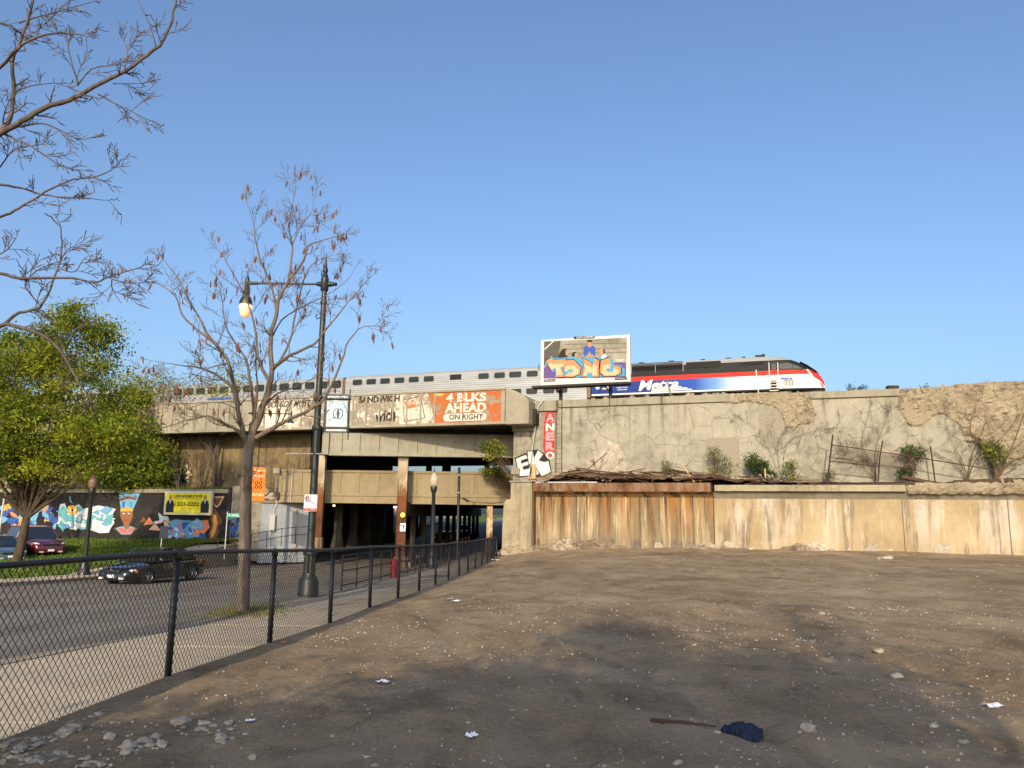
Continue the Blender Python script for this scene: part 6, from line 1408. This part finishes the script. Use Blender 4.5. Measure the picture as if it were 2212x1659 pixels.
leafy('pale_tree', 'wispy budding tree behind the bare street tree and in front of the coaches', (atY(460, 1040, 56).x, 56.5, 3), [gl_(500, 815, 56.5, 1.7, 1.3, 1.3), gl_(420, 840, 56.5, 1.6, 1.3, 1.0), gl_(465, 860, 56.5, 1.3, 1.2, .9)], 85, 20, .085, ['leaf_pale', 'leaf_yellow_green'], .13, 9, .5, barkm='bark_dark', shell=.2)
def bare_shrub(name, label, base, stems, H, rs, spread=.5, r=.04, cat='tree', mat='bark_dark', twl=.6, group=None, lev=2, ntw=8):
    rnd = random.Random(rs); b = MB(); tips = []; t = thing(name, label, cat, (0, 0, 0), 0, group); base = Vector(base)
    for i in range(stems):
        a = rnd.uniform(0, 6.28); top = base+Vector((math.cos(a)*spread*H*rnd.uniform(.3, 1), math.sin(a)*spread*H*.5*rnd.uniform(.2, 1), H*rnd.uniform(.7, 1)))
        limb(b, rnd, [base+rvec(rnd)*.06, base.lerp(top, .4)+rvec(rnd)*.12*H*.3, top], r, .005, tips, ntw, twl*H/3, lev, .2)
    b.build('branches', M[mat], t, smooth=True); return t
for i, (x, y, Y, H, st, lab) in enumerate(((385, 1045, 56.5, 4.5, 4, 'bare small tree before the concrete girder, nearest the green leaves'), (430, 1050, 57, 5.2, 4, 'bare small tree over the green graffiti under the girder end'), (478, 1050, 56.8, 4.6, 4, 'bare small tree left of the street tree trunk on the wall ledge'))):
    p = atY(x, y, Y); bare_shrub('bare_small_tree', lab, (p.x, Y, 3.0), st, H, 40+i, .38, .06, twl=1.0, group='bare trees on the wall ledge', ntw=7)
# grass on the left ledge
pts = []
for i in range(3500):
    s_ = random.uniform(-52, -18); q = wl_world(s_, random.uniform(.0, 2.3), 3.15); pts.append(tuple(q))
scatter_blades('ledge_grass', pts, .1, .4, .03, [M['grass_blade'], M['leaf_shrub'], M['dry_grass']])
o = grid_mesh('ledge_soil', list(np.arange(-60, -17, 2.0)), [.0, 2.5], lambda s_, o_: tuple(wl_world(s_, o_, 3.185 if s_ < -20 else 3.0)), M['grass_ground']); tag(o, kind='structure')
# --- bushes at the pillar and on the ledge of the right wall
def lb(x, y, off=1.0): s_, z_ = WL(x, y, off); return wl_world(s_, off, z_)
def bush(label, x0, x1, y0, y1, off, n, per, mats, rs, size=.07, cr=.16, shell=.25, name='shrub', stems=None):
    c = lb((x0+x1)/2, (y0+y1)/2, off); p0 = lb(x0, y1, off); p1 = lb(x1, y0, off); rx = (p1-p0).to_2d().length/2; rz = (p1.z-p0.z)/2
    base = lb((x0+x1)/2, y1, off)
    rq = random.Random(rs)
    lobes = [(c.x+rq.uniform(-.7, .7)*rx, c.y+rq.uniform(-.3, .3)*rx, c.z+rq.uniform(-.75, .9)*rz, rx*rq.uniform(.35, .6), rx*.4, rz*rq.uniform(.3, .6)) for _ in range(6)]
    return leafy(name, label, base, lobes, n, per, size, mats, .03, rs, cr*1.1, 'shrub', 'shrubs on the wall ledge', 'vine_bark', base, shell, stems=stems or 10)
bush('dense dark green shrub on the ledge in the middle of the wall', 1617, 1664, 978, 1034, 1.1, 60, 40, ['leaf_shrub_deep', 'leaf_shrub'], 31)
bush('tall feathery shrub on the ledge before a grey repair patch', 1526, 1580, 962, 1036, 1.3, 45, 20, ['leaf_shrub', 'leaf_pale'], 32, .055)
bush('small sparse shrub on the ledge above the rusty beam', 1405, 1470, 985, 1038, 1.3, 30, 14, ['leaf_shrub', 'leaf_pale'], 33, .05)
bush('low light green shrub right of the dense dark shrub', 1680, 1732, 1000, 1038, 1.0, 30, 22, ['leaf_shrub', 'leaf_yellow_green'], 34, .055)
bush('upright green shrub between the fallen fence posts', 1945, 1992, 955, 1035, 1.2, 45, 26, ['leaf_shrub', 'leaf_shrub_deep'], 35, .06)
bush('green leafed shrub under the bare climber near the picture edge', 2125, 2175, 960, 1030, 1.2, 40, 22, ['leaf_shrub', 'leaf_yellow_green'], 36, .06)
bush('tiny green shrub at the foot of the first fallen fence post', 1780, 1800, 1015, 1040, 1.0, 14, 14, ['leaf_shrub'], 37, .05)
def ubush(label, x0, x1, y0, y1, Y, n, per, mats, rs, size, cr, name='shrub', base=None):
    c = atY((x0+x1)/2, (y0+y1)/2, Y); a_ = atY(x0, y1, Y); d_ = atY(x1, y0, Y); bs = Vector(base) if base is not None else atY((x0+x1)/2, y1, Y)
    return leafy(name, label, bs, [(c.x, c.y, c.z, (d_.x-a_.x)/2, (d_.x-a_.x)/3, (d_.z-a_.z)/2)], n, per, size, mats, .035, rs, cr, 'shrub', None, 'vine_bark', bs, .2, stems=14)
ubush('leafy shrub growing out of the pillar below the grey girder', 1030, 1096, 950, 992, 48.6, 70, 26, ['leaf_yellow_green', 'leaf_shrub'], 51, .07, .2, base=atY(1108, 1030, 48.9))
ubush('low leafy shrub on the tan bridge beside the pillar', 1040, 1098, 1005, 1030, 52.0, 60, 26, ['leaf_yellow_green', 'leaf_shrub'], 52, .07, .18, base=atY(1106, 1060, 52.3))
p = atY(1100, 1080, 51.6); bare_shrub('bare_shrub', 'tangle of bare twigs hanging over the tan bridge by the pillar', (p.x, p.y, p.z), 6, 2.0, 61, .8, .025, 'shrub', 'vine_bark', 1.0)
for i, (x0, x1, y0, y1, lab) in enumerate(((1830, 1848, 824, 846, 'small weed on the wall top beyond the locomotive nose'), (1855, 1872, 828, 844, 'second small weed on the wall top right of the locomotive'), (1990, 2015, 823, 842, 'pale weed on the broken wall top'))):
    s0_, z_ = U((x0+x1)/2, (y0+y1)/2); c = wl_world(s0_, UO+.8, z_); a_ = wl_world(U(x0, y1)[0], UO+.8, U(x0, y1)[1]); d_ = wl_world(U(x1, y0)[0], UO+.8, U(x1, y0)[1])
    leafy('weed', lab, (c.x, c.y, 8.4), [(c.x, c.y, c.z, (d_-a_).to_2d().length/2, .25, (d_.z-a_.z)/2)], 12, 14, .05, ['leaf_shrub', 'leaf_shrub_deep'], .02, 70+i, .12, 'weed', 'weeds on the wall top', 'vine_bark', (c.x, c.y, 8.4), .3, stems=4)
# climbers spread flat on the right part of the upper wall
def climber(label, root, ends, rs, r=.035, off=UO-.16, lev=2, twl=.9, ntw=7):
    rnd = random.Random(rs); t = thing('climber', label, 'climbing plant', (0, 0, 0), 0, 'bare climbers on the upper wall'); b = MB()
    def flatpt(x, y): s_, z_ = WL(x, y, off); return Vector((s_, 0, z_))
    tips = []
    for pts in ends:
        P = [flatpt(*root)]+[flatpt(*p) for p in pts]; limb(b, rnd, P, r, .005, tips, ntw, twl, lev, .1)
    for i, v in enumerate(b.v): q = wl_world(v[0], off-.02+max(-.35, min(.12, v[1]*.16)), v[2]); b.v[i] = tuple(q)
    b.build('stems', M['vine_bark'], t, smooth=True); return t
climber('bare climber with bent stems at the foot of the fallen fence', (1893, 1040), [[(1885, 1000), (1860, 960), (1875, 900), (1880, 868)], [(1870, 990), (1820, 970)], [(1890, 980), (1905, 930), (1925, 880)], [(1860, 1005), (1800, 960), (1770, 945)]], 81, .022)
climber('bare climber fanning over the broken wall face', (2090, 1040), [[(2080, 1000), (2050, 940), (2040, 880)], [(2100, 980), (2130, 910), (2120, 860)], [(2060, 1000), (1990, 960), (1940, 900)], [(2110, 990), (2170, 940), (2210, 880)]], 82, .03)
climber('stout bare climber leaning in at the picture edge', (2150, 1040), [[(2170, 1000), (2200, 930), (2225, 850)], [(2130, 980), (2095, 930), (2110, 870)], [(2180, 1000), (2215, 985), (2290, 950)], [(2140, 990), (2120, 950), (2060, 930)]], 83, .05)
climber('thin stems climbing left of the dense shrub', (1690, 1040), [[(1680, 960), (1720, 900), (1780, 870)], [(1700, 960), (1760, 930), (1830, 925)], [(1660, 970), (1640, 930), (1600, 905)]], 84, .012, twl=1.2)
climber('thin bare stems before the pale broken patch', (1290, 1036), [[(1285, 1000), (1275, 965)], [(1300, 1000), (1310, 970)], [(1325, 1010), (1345, 990)]], 85, .014, twl=.3, ntw=3)
climber('thin bare stem beside the hanging cable', (1160, 1040), [[(1150, 960), (1140, 900), (1150, 870)]], 86, .010, twl=.3, ntw=3)

#=CLUTTER=
# debris on the ledge
rnd = random.Random(77)
def stick(label, x0, y0, x1, y1, r, mat='wood_dark', off=.6, name='timber', dz=0):
    a_ = lb(x0, y0, off); c_ = lb(x1, y1, off); b = MB(); m_ = a_.lerp(c_, .5)+Vector((0, 0, rnd.uniform(-.04, .04)))
    b.tube([a_, m_, c_], [r, r*rnd.uniform(.8, 1.1), r*.8], 5); return tag(b.build(name, M[mat]), label, 'timber', 'broken timbers on the ledge')
G_ = 'broken dark timber in the heap on the ledge above the rusty beam'
for i in range(80):
    x = rnd.uniform(1185, 1560); y = 1040-rnd.uniform(2, 24)*min(1, (x-1150)/90)*(1 if x < 1480 else .8); L = rnd.uniform(30, 110); sl = rnd.uniform(-.30, .18)
    stick(G_, x-L/2, y+sl*L/2, min(1560, x+L/2), y-sl*L/2, rnd.choice((.012, .016, .02, .03, .045)), rnd.choice(('wood_dark', 'wood_dark', 'wood_dark', 'debris_brown', 'wood_grey', 'wood_grey', 'wood_pale')), rnd.uniform(.1, 1.4))
for i in range(16):
    x = rnd.uniform(1560, 1760); y = 1046-rnd.uniform(2, 14); L = rnd.uniform(20, 70); stick('short dark branch on the ledge near the green shrubs', x-L/2, y+rnd.uniform(-3, 3), x+L/2, y+rnd.uniform(-3, 3), rnd.uniform(.02, .05), rnd.choice(('wood_dark', 'wood_grey')), rnd.uniform(.1, 1.2))
stick('long thin pole leaning up from the timber heap', 1268, 1015, 1312, 978, .03, 'wood_dark', .9); stick('pale crooked branch standing in the heap', 1478, 1008, 1500, 1042, .04, 'wood_pale', .2); stick('pale upright stub beside the dense shrub', 1652, 1012, 1654, 1036, .05, 'wood_pale', .3)
stick('dark fallen log on the ledge under the fallen fence', 1835, 1052, 1975, 1043, .10, 'wood_dark', .5); stick('dark fallen trunk beside the upright shrub', 1948, 1030, 2060, 1050, .13, 'wood_dark', .7); stick('long dark log lying along the ledge at the picture edge', 2060, 1042, 2290, 1034, .12, 'wood_dark', .6)
b = MB(); b.box(1.5, 5.2, .1, .5, 3.58, 3.64)
o = b.build('metal_sheet', M['galvanized']); o.location = (OL[0], OL[1], 0); o.rotation_euler = (0, 0, -TH); tag(o, 'pale metal strip lying on the ledge beside the board', 'metal strip')
hp = [(1180, 1042), (1215, 1022), (1250, 1014), (1300, 1024), (1400, 1026), (1480, 1030), (1540, 1022), (1580, 1036), (1640, 1040), (1750, 1043)]
hs = [WL(x, y, .7) for x, y in hp]
def heap(s_, o_):
    z = interp(s_, [h[0] for h in hs], [h[1] for h in hs]); base = 3.5; p = wl_world(s_, .02+o_*1.7, 0); k = math.sin(math.pi*min(1, .12+o_))**.6
    return (p.x, p.y, base+(z-base)*k+.14*mnoise.noise(Vector((s_*2.2, o_*4, 1)))+.08*mnoise.noise(Vector((s_*6, o_*9, 1))))
o = grid_mesh('debris_soil', list(np.arange(hs[0][0]-.3, hs[-1][0], .1)), list(np.linspace(0, 1, 14)), heap, M['debris_brown'], False); tag(o, kind='stuff')
o = grid_mesh('ledge_earth', list(np.arange(hs[-1][0]-.5, 60, .25)), [0, .3, .6, 1.0], lambda s_, o_: tuple(wl_world(s_, .0+o_*1.75, 3.44+.22*o_+.07*mnoise.noise(Vector((s_*1.5, o_*3, 2))))), M['debris_brown'], False); tag(o, kind='structure')
b = MB(); rnd = random.Random(4)
for i in range(170):
    x = rnd.choice((rnd.gauss(1330, 45), rnd.gauss(1420, 40), rnd.gauss(1660, 18), rnd.uniform(1200, 2200))); p = lb(x, 1040-rnd.uniform(0, 14), rnd.uniform(.2, 1.4)); p.z = max(3.5, p.z); b.rock(p, rnd.uniform(.03, .10), seed=i)
tag(b.build('ledge_rubble', M['rubble_pale']), kind='stuff')
# fallen fence on the ledge
ff = thing('fallen_fence', 'collapsed chain link fence of rusty posts and rails on the right ledge', 'fence', (0, 0, 0))
def fpart(nm, pts, r, off=1.0): b = MB(); b.tube([lb(x, y, off) for x, y in pts], r, 6); b.build(nm, M['rust_rail'], ff)
fpart('post', [(1799, 939), (1785, 1059)], .045, .2); fpart('post', [(1907, 952), (1900, 990), (1897, 1040)], .04); fpart('post', [(2010, 964), (2020, 1040)], .04); fpart('rail', [(1797, 961), (1880, 973), (1967, 986), (2143, 1014)], .03, .6); fpart('rail', [(1791, 996), (1900, 1007)], .03, .6)
b = MB()
for i in range(60):
    x = 1796+i*3.6
    for d in (-1, 1):
        x1 = x+d*42
        if 1793 < x1 < 2005: b.tube([lb(x, 963+(x-1797)*.155, .6), lb(x1, 1000+(x1-1797)*.10, .6)], .006, 3, False)
o = b.build('torn_mesh', M['rust_rail'], ff); o['kind'] = 'stuff'
# stakes, hose, clumps on the wall top
def top_pt(x, y, off): s_, z_ = WL(x, y, off); return wl_world(s_, off, z_)
b = MB(); b.tube([top_pt(1639, 853, UO+1), top_pt(1633, 799, UO+1)], .035, 5); tag(b.build('stake', M['white_paint']), 'thin white stake upright in front of the locomotive', 'stake')
b = MB(); b.tube([top_pt(1450, 858, UO+.8), top_pt(1441, 822, UO+.8)], .05, 5); tag(b.build('stake', M['wood_grey']), 'leaning grey stake in front of the locomotive lettering', 'stake')
b = MB(); b.tube(smooth_path([top_pt(x, y, UO+.7) for x, y in ((2095, 841), (2110, 834), (2135, 830), (2160, 831), (2172, 838))], 4), .05, 6); tag(b.build('red_hose', M['hydrant_red']), 'red hose arching above the broken wall top', 'hose')
b = MB(); b.box(-.3, .3, -.2, .2, 0, .22); o = b.build('dark_block', M['dark_steel'], bevel=.05); o.location = top_pt(1928, 842, UO+.6); tag(o, 'small dark block on the broken wall top', 'block')
rnd = random.Random(8); b = MB()
for i in range(60): x = rnd.choice((rnd.gauss(1487, 8), rnd.gauss(1540, 12), rnd.uniform(1215, 1760))); p = top_pt(x, 856, UO+rnd.uniform(.3, 1.2)); p.z = 8.62+rnd.uniform(0, .15); b.rock(p, rnd.uniform(.08, .28), seed=i)
tag(b.build('wall_top_rubble', M['rubble_mix']), kind='stuff')
pts = []
for i in range(1200): s_ = rnd.uniform(1, 22); s_ = rnd.choice((s_, rnd.gauss(8.6, .8), rnd.gauss(1.9, .6))); q = wl_world(s_, UO+rnd.uniform(.45, 1.4), 8.5); pts.append(tuple(q))
scatter_blades('wall_top_weeds', pts, .1, .45, .02, [M['dry_grass'], M['leaf_shrub'], M['dry_grass']])
# --- things lying on the dirt lot
def on_lot(x, y):
    z = 0.0
    for i in range(5):
        p = atZ(x, y, z); z = lot_z(p.x, p.y)
    return Vector((p.x, p.y, z))
rock_lab = {}
def rock_obj(label, x, y, r, seed, mat='rubble_pale', group='pale stones on the dirt lot', sx=1.2, sz=.65, cat='stone'):
    p = on_lot(x, y); b = MB(); r *= .72; b.rock((0, 0, 0), r, sx, 1, sz, seed=seed, sub=2); o = b.build('stone', M[mat]); o.location = p+Vector((0, 0, r*.2)); o.rotation_euler = (0, 0, seed*1.3); return tag(o, label, cat, group)
def d8(x, y): return (x/1.728/1.736, (2150+y/1.728)/1.736)
for i, (x, y, r, lab) in enumerate(((415, 1040, .085, 'largest upright concrete lump by the fence foot'), (480, 1010, .075, 'flat concrete lump touching the largest lump'), (1170, 970, .085, 'long pale concrete slab fragment in the shaded dirt'), (710, 1070, .06, 'rounded pale stone alone between two rubble groups'), (830, 1130, .075, 'pale lump leading the row of broken slabs'), (880, 1110, .05, 'thin upright sliver in the row of broken slabs'), (935, 1095, .065, 'pointed slab standing in the row of broken slabs'), (1010, 1065, .05, 'low lump above the row of broken slabs'), (1050, 1110, .055, 'tilted white flake at the end of the slab row'), (1325, 985, .055, 'pale lump left of the white paper packet'), (1290, 1020, .05, 'square lump below the pale lump near the packet'), (1480, 975, .045, 'small lump next to the white paper packet'), (1440, 1070, .05, 'flat stone below the white paper packet'), (640, 920, .05, 'flat pale stone near the fence foot'), (820, 1170, .05, 'wedge stone under the row of broken slabs'), (1640, 1200, .045, 'grey stone low in the shade'))):
    rock_obj(lab, *d8(x, y), r, i+1)
def d6(x, y): return ((2400+x/1.536)/1.736, (2000+y/1.536)/1.736)
for i, (x, y, r, lab) in enumerate(((1375, 680, .13, 'pale pyramid stone in the sunny part of the lot'), (215, 1330, .06, 'white stone at the picture bottom below the jacket'), (975, 1130, .11, 'grey lump right of the dark blue jacket'), (1690, 1115, .07, 'tan stone in sunlit dirt near the shadow edge'), (1480, 830, .12, 'half buried grey stone beyond the shadow'), (1870, 1210, .07, 'brown stone in the sun at the picture bottom'), (440, 1150, .05, 'small grey stone against the dark blue jacket'), (1050, 450, .12, 'light stone halfway to the stained wall'))):
    rock_obj(lab, *d6(x, y), r*.68, i+30)
rnd = random.Random(14)
for i in range(150):
    if i < 120:
        cc_ = rnd.choice(((90, 1110), (120, 1150), (300, 1190), (560, 1235), (240, 1080), (900, 1120), (1320, 1010), (1480, 1040), (620, 960), (130, 1210), (210, 1215))); x, y = d8(cc_[0]+rnd.gauss(0, 80), cc_[1]+rnd.gauss(0, 22))
    else: x, y = rnd.uniform(700, 2150), 1659-abs(rnd.gauss(0, 110))
    if i < 120 and (x < 2 or y < 1575-x*.33): continue
    rock_obj('small pale stone among the scattered rubble of the lot', x, y, rnd.choice((.014, .018, .022, .028, .04)) if i < 120 else rnd.uniform(.014, .03), 60+i, sz=rnd.uniform(.4, .75), sx=rnd.uniform(.9, 1.7))
# fine rubble: one scatter
b = MB(); rnd = random.Random(3); proto = []
def small_rock(p, r, sd): 
    h = rnd.uniform(.5, .9); a0 = rnd.uniform(0, 6.28); k = 5; V = [(p.x+math.cos(a0+j*6.283/k)*r*rnd.uniform(.7, 1.2), p.y+math.sin(a0+j*6.283/k)*r*rnd.uniform(.7, 1.2), p.z-.3*r) for j in range(k)]
    V += [(p.x+math.cos(a0+j*6.283/k)*r*.6*rnd.uniform(.6, 1.2), p.y+math.sin(a0+j*6.283/k)*r*.6*rnd.uniform(.6, 1.2), p.z+r*h) for j in range(k)]
    F = [(j, (j+1) % k, (j+1) % k+k, j+k) for j in range(k)]+[tuple(range(k, 2*k))]; b.add(V, F)
cl = [(rnd.uniform(-3, 9), rnd.uniform(4.2, 16), rnd.uniform(.2, 1.2)) for _ in range(34)]+[(2.2, 5.0, .6), (2.8, 5.4, .5), (1.5, 5.2, .5), (-2.6, 5.6, .5), (-2.2, 6.2, .6), (-3.0, 5.5, .3)]
for i in range(4600):
    if rnd.random() < .62: c = rnd.choice(cl); x, Y = rnd.gauss(c[0], c[2]), rnd.gauss(c[1], c[2]*1.2)
    else: Y = 4+abs(rnd.gauss(0, 9)); x = rnd.uniform(-.75*Y, .72*Y)
    if x < xf(Y)+.05 or Y < 3 or Y > 42: continue
    small_rock(Vector((x, Y, lot_z(x, Y))), rnd.choice((.003, .004, .004, .005, .006, .007, .009, .012))*(1+Y/30), i)
cl2 = [(rnd.uniform(-2, 22), rnd.uniform(14, 40), rnd.uniform(.6, 2.5)) for _ in range(26)]
for i in range(1250):
    c = rnd.choice(cl2); x, Y = rnd.gauss(c[0], c[2]*1.6), rnd.gauss(c[1], c[2])
    if i % 4 == 0: Y = rnd.uniform(13, 43); x = rnd.uniform(-.1*Y, .72*Y)
    if Y > 42 or Y < 8: continue
    if x < xf(Y)+.05: continue
    small_rock(Vector((x, Y, lot_z(x, Y))), rnd.choice((.006, .007, .009, .010, .013, .02))*(.6+Y/60), i)
tag(b.build('gravel', M['rubble_pale']), kind='stuff')
# dirt clods
b = MB()
for i in range(2600):
    Y = 4+abs(rnd.gauss(0, 7)); x = rnd.uniform(-.7*Y, .72*Y)
    if x < xf(Y)+.05 or Y > 40: continue
    small_rock(Vector((x, Y, lot_z(x, Y)-.004)), rnd.choice((.006, .009, .014))*(1+Y/30), i)
tag(b.build('dirt_clods', M['dirt']), kind='stuff')
# dark blue jacket
p = on_lot(1603, 1588); rnd = random.Random(2); V = []; nx, ny = 26, 22
outline = [(-.38, .0), (-.30, .17), (-.1, .24), (.1, .22), (.2, .12), (.38, .10), (.36, .02), (.26, -.02), (.36, -.14), (.28, -.22), (.06, -.26), (-.08, -.2), (-.25, -.1)]
bm = bmesh.new()
def jz(x, y): return .015+max(0, .085*(1-(x/.42)**2-(y/.3)**2))+.045*abs(mnoise.noise(Vector((x*7, y*9, 2))))+.03*mnoise.noise(Vector((x*15, y*15, 5)))
xs_ = np.linspace(-.42, .42, 40); ys_ = np.linspace(-.3, .3, 30); ok = {}
def inpoly(x, y, P):
    c = False; j = len(P)-1
    for i in range(len(P)):
        if (P[i][1] > y) != (P[j][1] > y) and x < (P[j][0]-P[i][0])*(y-P[i][1])/(P[j][1]-P[i][1])+P[i][0]: c = not c
        j = i
    return c
b = MB(); idx = {}
for j, y in enumerate(ys_):
    for i, x in enumerate(xs_):
        inn = inpoly(x, y, outline); ok[(i, j)] = inn; b.v.append((x, y, jz(x, y) if inn else .0))
for j in range(29):
    for i in range(39):
        if sum(ok[q] for q in ((i, j), (i+1, j), (i, j+1), (i+1, j+1))) >= 2: b.f.append((j*40+i, j*40+i+1, (j+1)*40+i+1, (j+1)*40+i)); b.m.append(0)
o = b.build('jacket', M['cloth_navy'], smooth=True); o.location = p; o.scale = (.44, .62, .8); o.rotation_euler = (0, 0, -.2); tag(o, 'crumpled dark blue jacket lying on the shaded dirt', 'jacket')
# wooden stick by the jacket
a_ = on_lot(1405, 1563); c_ = on_lot(1548, 1575); b = MB(); b.tube([a_+Vector((0, 0, .03)), a_.lerp(c_, .5)+Vector((0, 0, .035)), c_+Vector((0, 0, .02))], [.015, .012, .007], 7); b.tube([a_+Vector((.06, 0, .03)), a_+Vector((.09, -.06, .02))], [.014, .01], 6); tag(b.build('branch', M['wood_dark'], smooth=True), 'brown broken branch pointing at the dark blue jacket', 'branch')
def litter(label, x, y, wd, dp, seed, mat='paper_white', fold=.03):
    p = on_lot(x, y); b = MB(); V = []; n = 6
    for j in range(n):
        for i in range(n): u, v = i/(n-1)-.5, j/(n-1)-.5; V.append((u*wd+.02*mnoise.noise(Vector((u*3, v*3, seed))), v*dp, .012+abs(mnoise.noise(Vector((u*4, v*4, seed+.5))))*fold*.7))
    b.add(V, [(j*n+i, j*n+i+1, (j+1)*n+i+1, (j+1)*n+i) for j in range(n-1) for i in range(n-1)]); o = b.build('litter', M[mat]); o.location = p; o.rotation_euler = (0, 0, seed); tag(o, label, 'litter', 'litter on the dirt lot')
litter('white paper packet on the shaded dirt near the rubble', 541, 1560, .085, .06, .2); litter('crumpled white paper scrap in the foreground shade', 1020, 1593, .08, .10, 2.4, fold=.06); litter('white paper cup piece in the lit strip of dirt', 826, 1477, .09, .12, 1.1, fold=.06); litter('torn white paper in the sun near the picture edge', 2146, 1527, .22, .12, .4, fold=.05)
litter('small orange scrap by a fence post', 613, 1390, .10, .08, 1.7, 'banner_orange'); litter('white bag at the foot of the pillar', 1086, 1200, .6, .4, .9, fold=.2); litter('white scraps at the fence end', 1070, 1210, .5, .3, 2.2, fold=.1); litter('pale scrap between fence and middle of the lot', 985, 1300, .2, .15, 2.8, fold=.06); litter('grey plastic scrap beside the pale scrap', 973, 1296, .22, .14, 1.5, 'galvanized', .08)
p = on_lot(1914, 1210); b = MB(); b.rock((0, 0, 0), .28, 1.3, 1, .5, seed=91, sub=2); o = b.build('stone', M['rubble_pale']); o.location = p+Vector((0, 0, .08)); tag(o, 'white stone near the wall foot with a stick beside it', 'stone', 'pale stones on the dirt lot')

#=SHADE=
# leafing trees behind the viewer that shade the lot
def shade_tree(label, x, y, lobes, rs, n=115, per=45, tr_r=.2):
    leafy('leafy_tree', label, (x, y, 0), lobes, n, per, .10, ['leaf_mid_green', 'leaf_yellow_green'], tr_r, rs, .38, 'tree', 'trees behind the viewer', shell=.2)
shade_tree('leafing tree behind the viewer on the lot', -.9, -8.0, [(-.9, -8.0, 5.8, 1.9, 1.6, 1.0), (-.1, -8.0, 7.2, 1.6, 1.6, .9), (-1.7, -8.2, 7.0, 1.3, 1.5, .9), (-1.5, -8.0, 8.6, 1.2, 1.2, .7)], 91, 170, 75)
shade_tree('leafing tree behind the viewer near the fence', -4.0, -7.5, [(-4.2, -6.2, 4.9, 1.3, 1.5, .9), (-3.0, -6.2, 6.0, 1.4, 1.4, .8), (-2.0, -6.4, 5.2, 1.2, 1.2, .7)], 92, 120, 75)

rnd = random.Random(17); t = thing('bare_tree', 'tall bare tree behind the viewer casting limb shadows', 'tree', (0, 0, 0), 0, 'trees behind the viewer'); b = MB(); tips = []
q0 = Vector((1.15, -6.0, 0)); lead = [q0, q0+Vector((.05, .1, 3)), q0+Vector((.25, 0, 5.5)), q0+Vector((.2, .2, 7.5)), q0+Vector((.5, .1, 9.6))]
limb(b, rnd, lead, .21, .03, tips, 16, 1.8, 2, .25, 9, .35)
for h, dx, dz in ((4.2, -1.8, 2.2), (5.0, 1.3, 2.2), (6.0, -1.3, 2.0), (6.8, 1.1, 1.8)): limb(b, rnd, [q0+Vector((.15, .05, h)), q0+Vector((.15+dx*.5, .1, h+dz*.4)), q0+Vector((.15+dx, .0, h+dz))], .08, .015, tips, 8, 1.2, 2, .2)
b.build('trunk', M['bark_dark'], t, smooth=True)
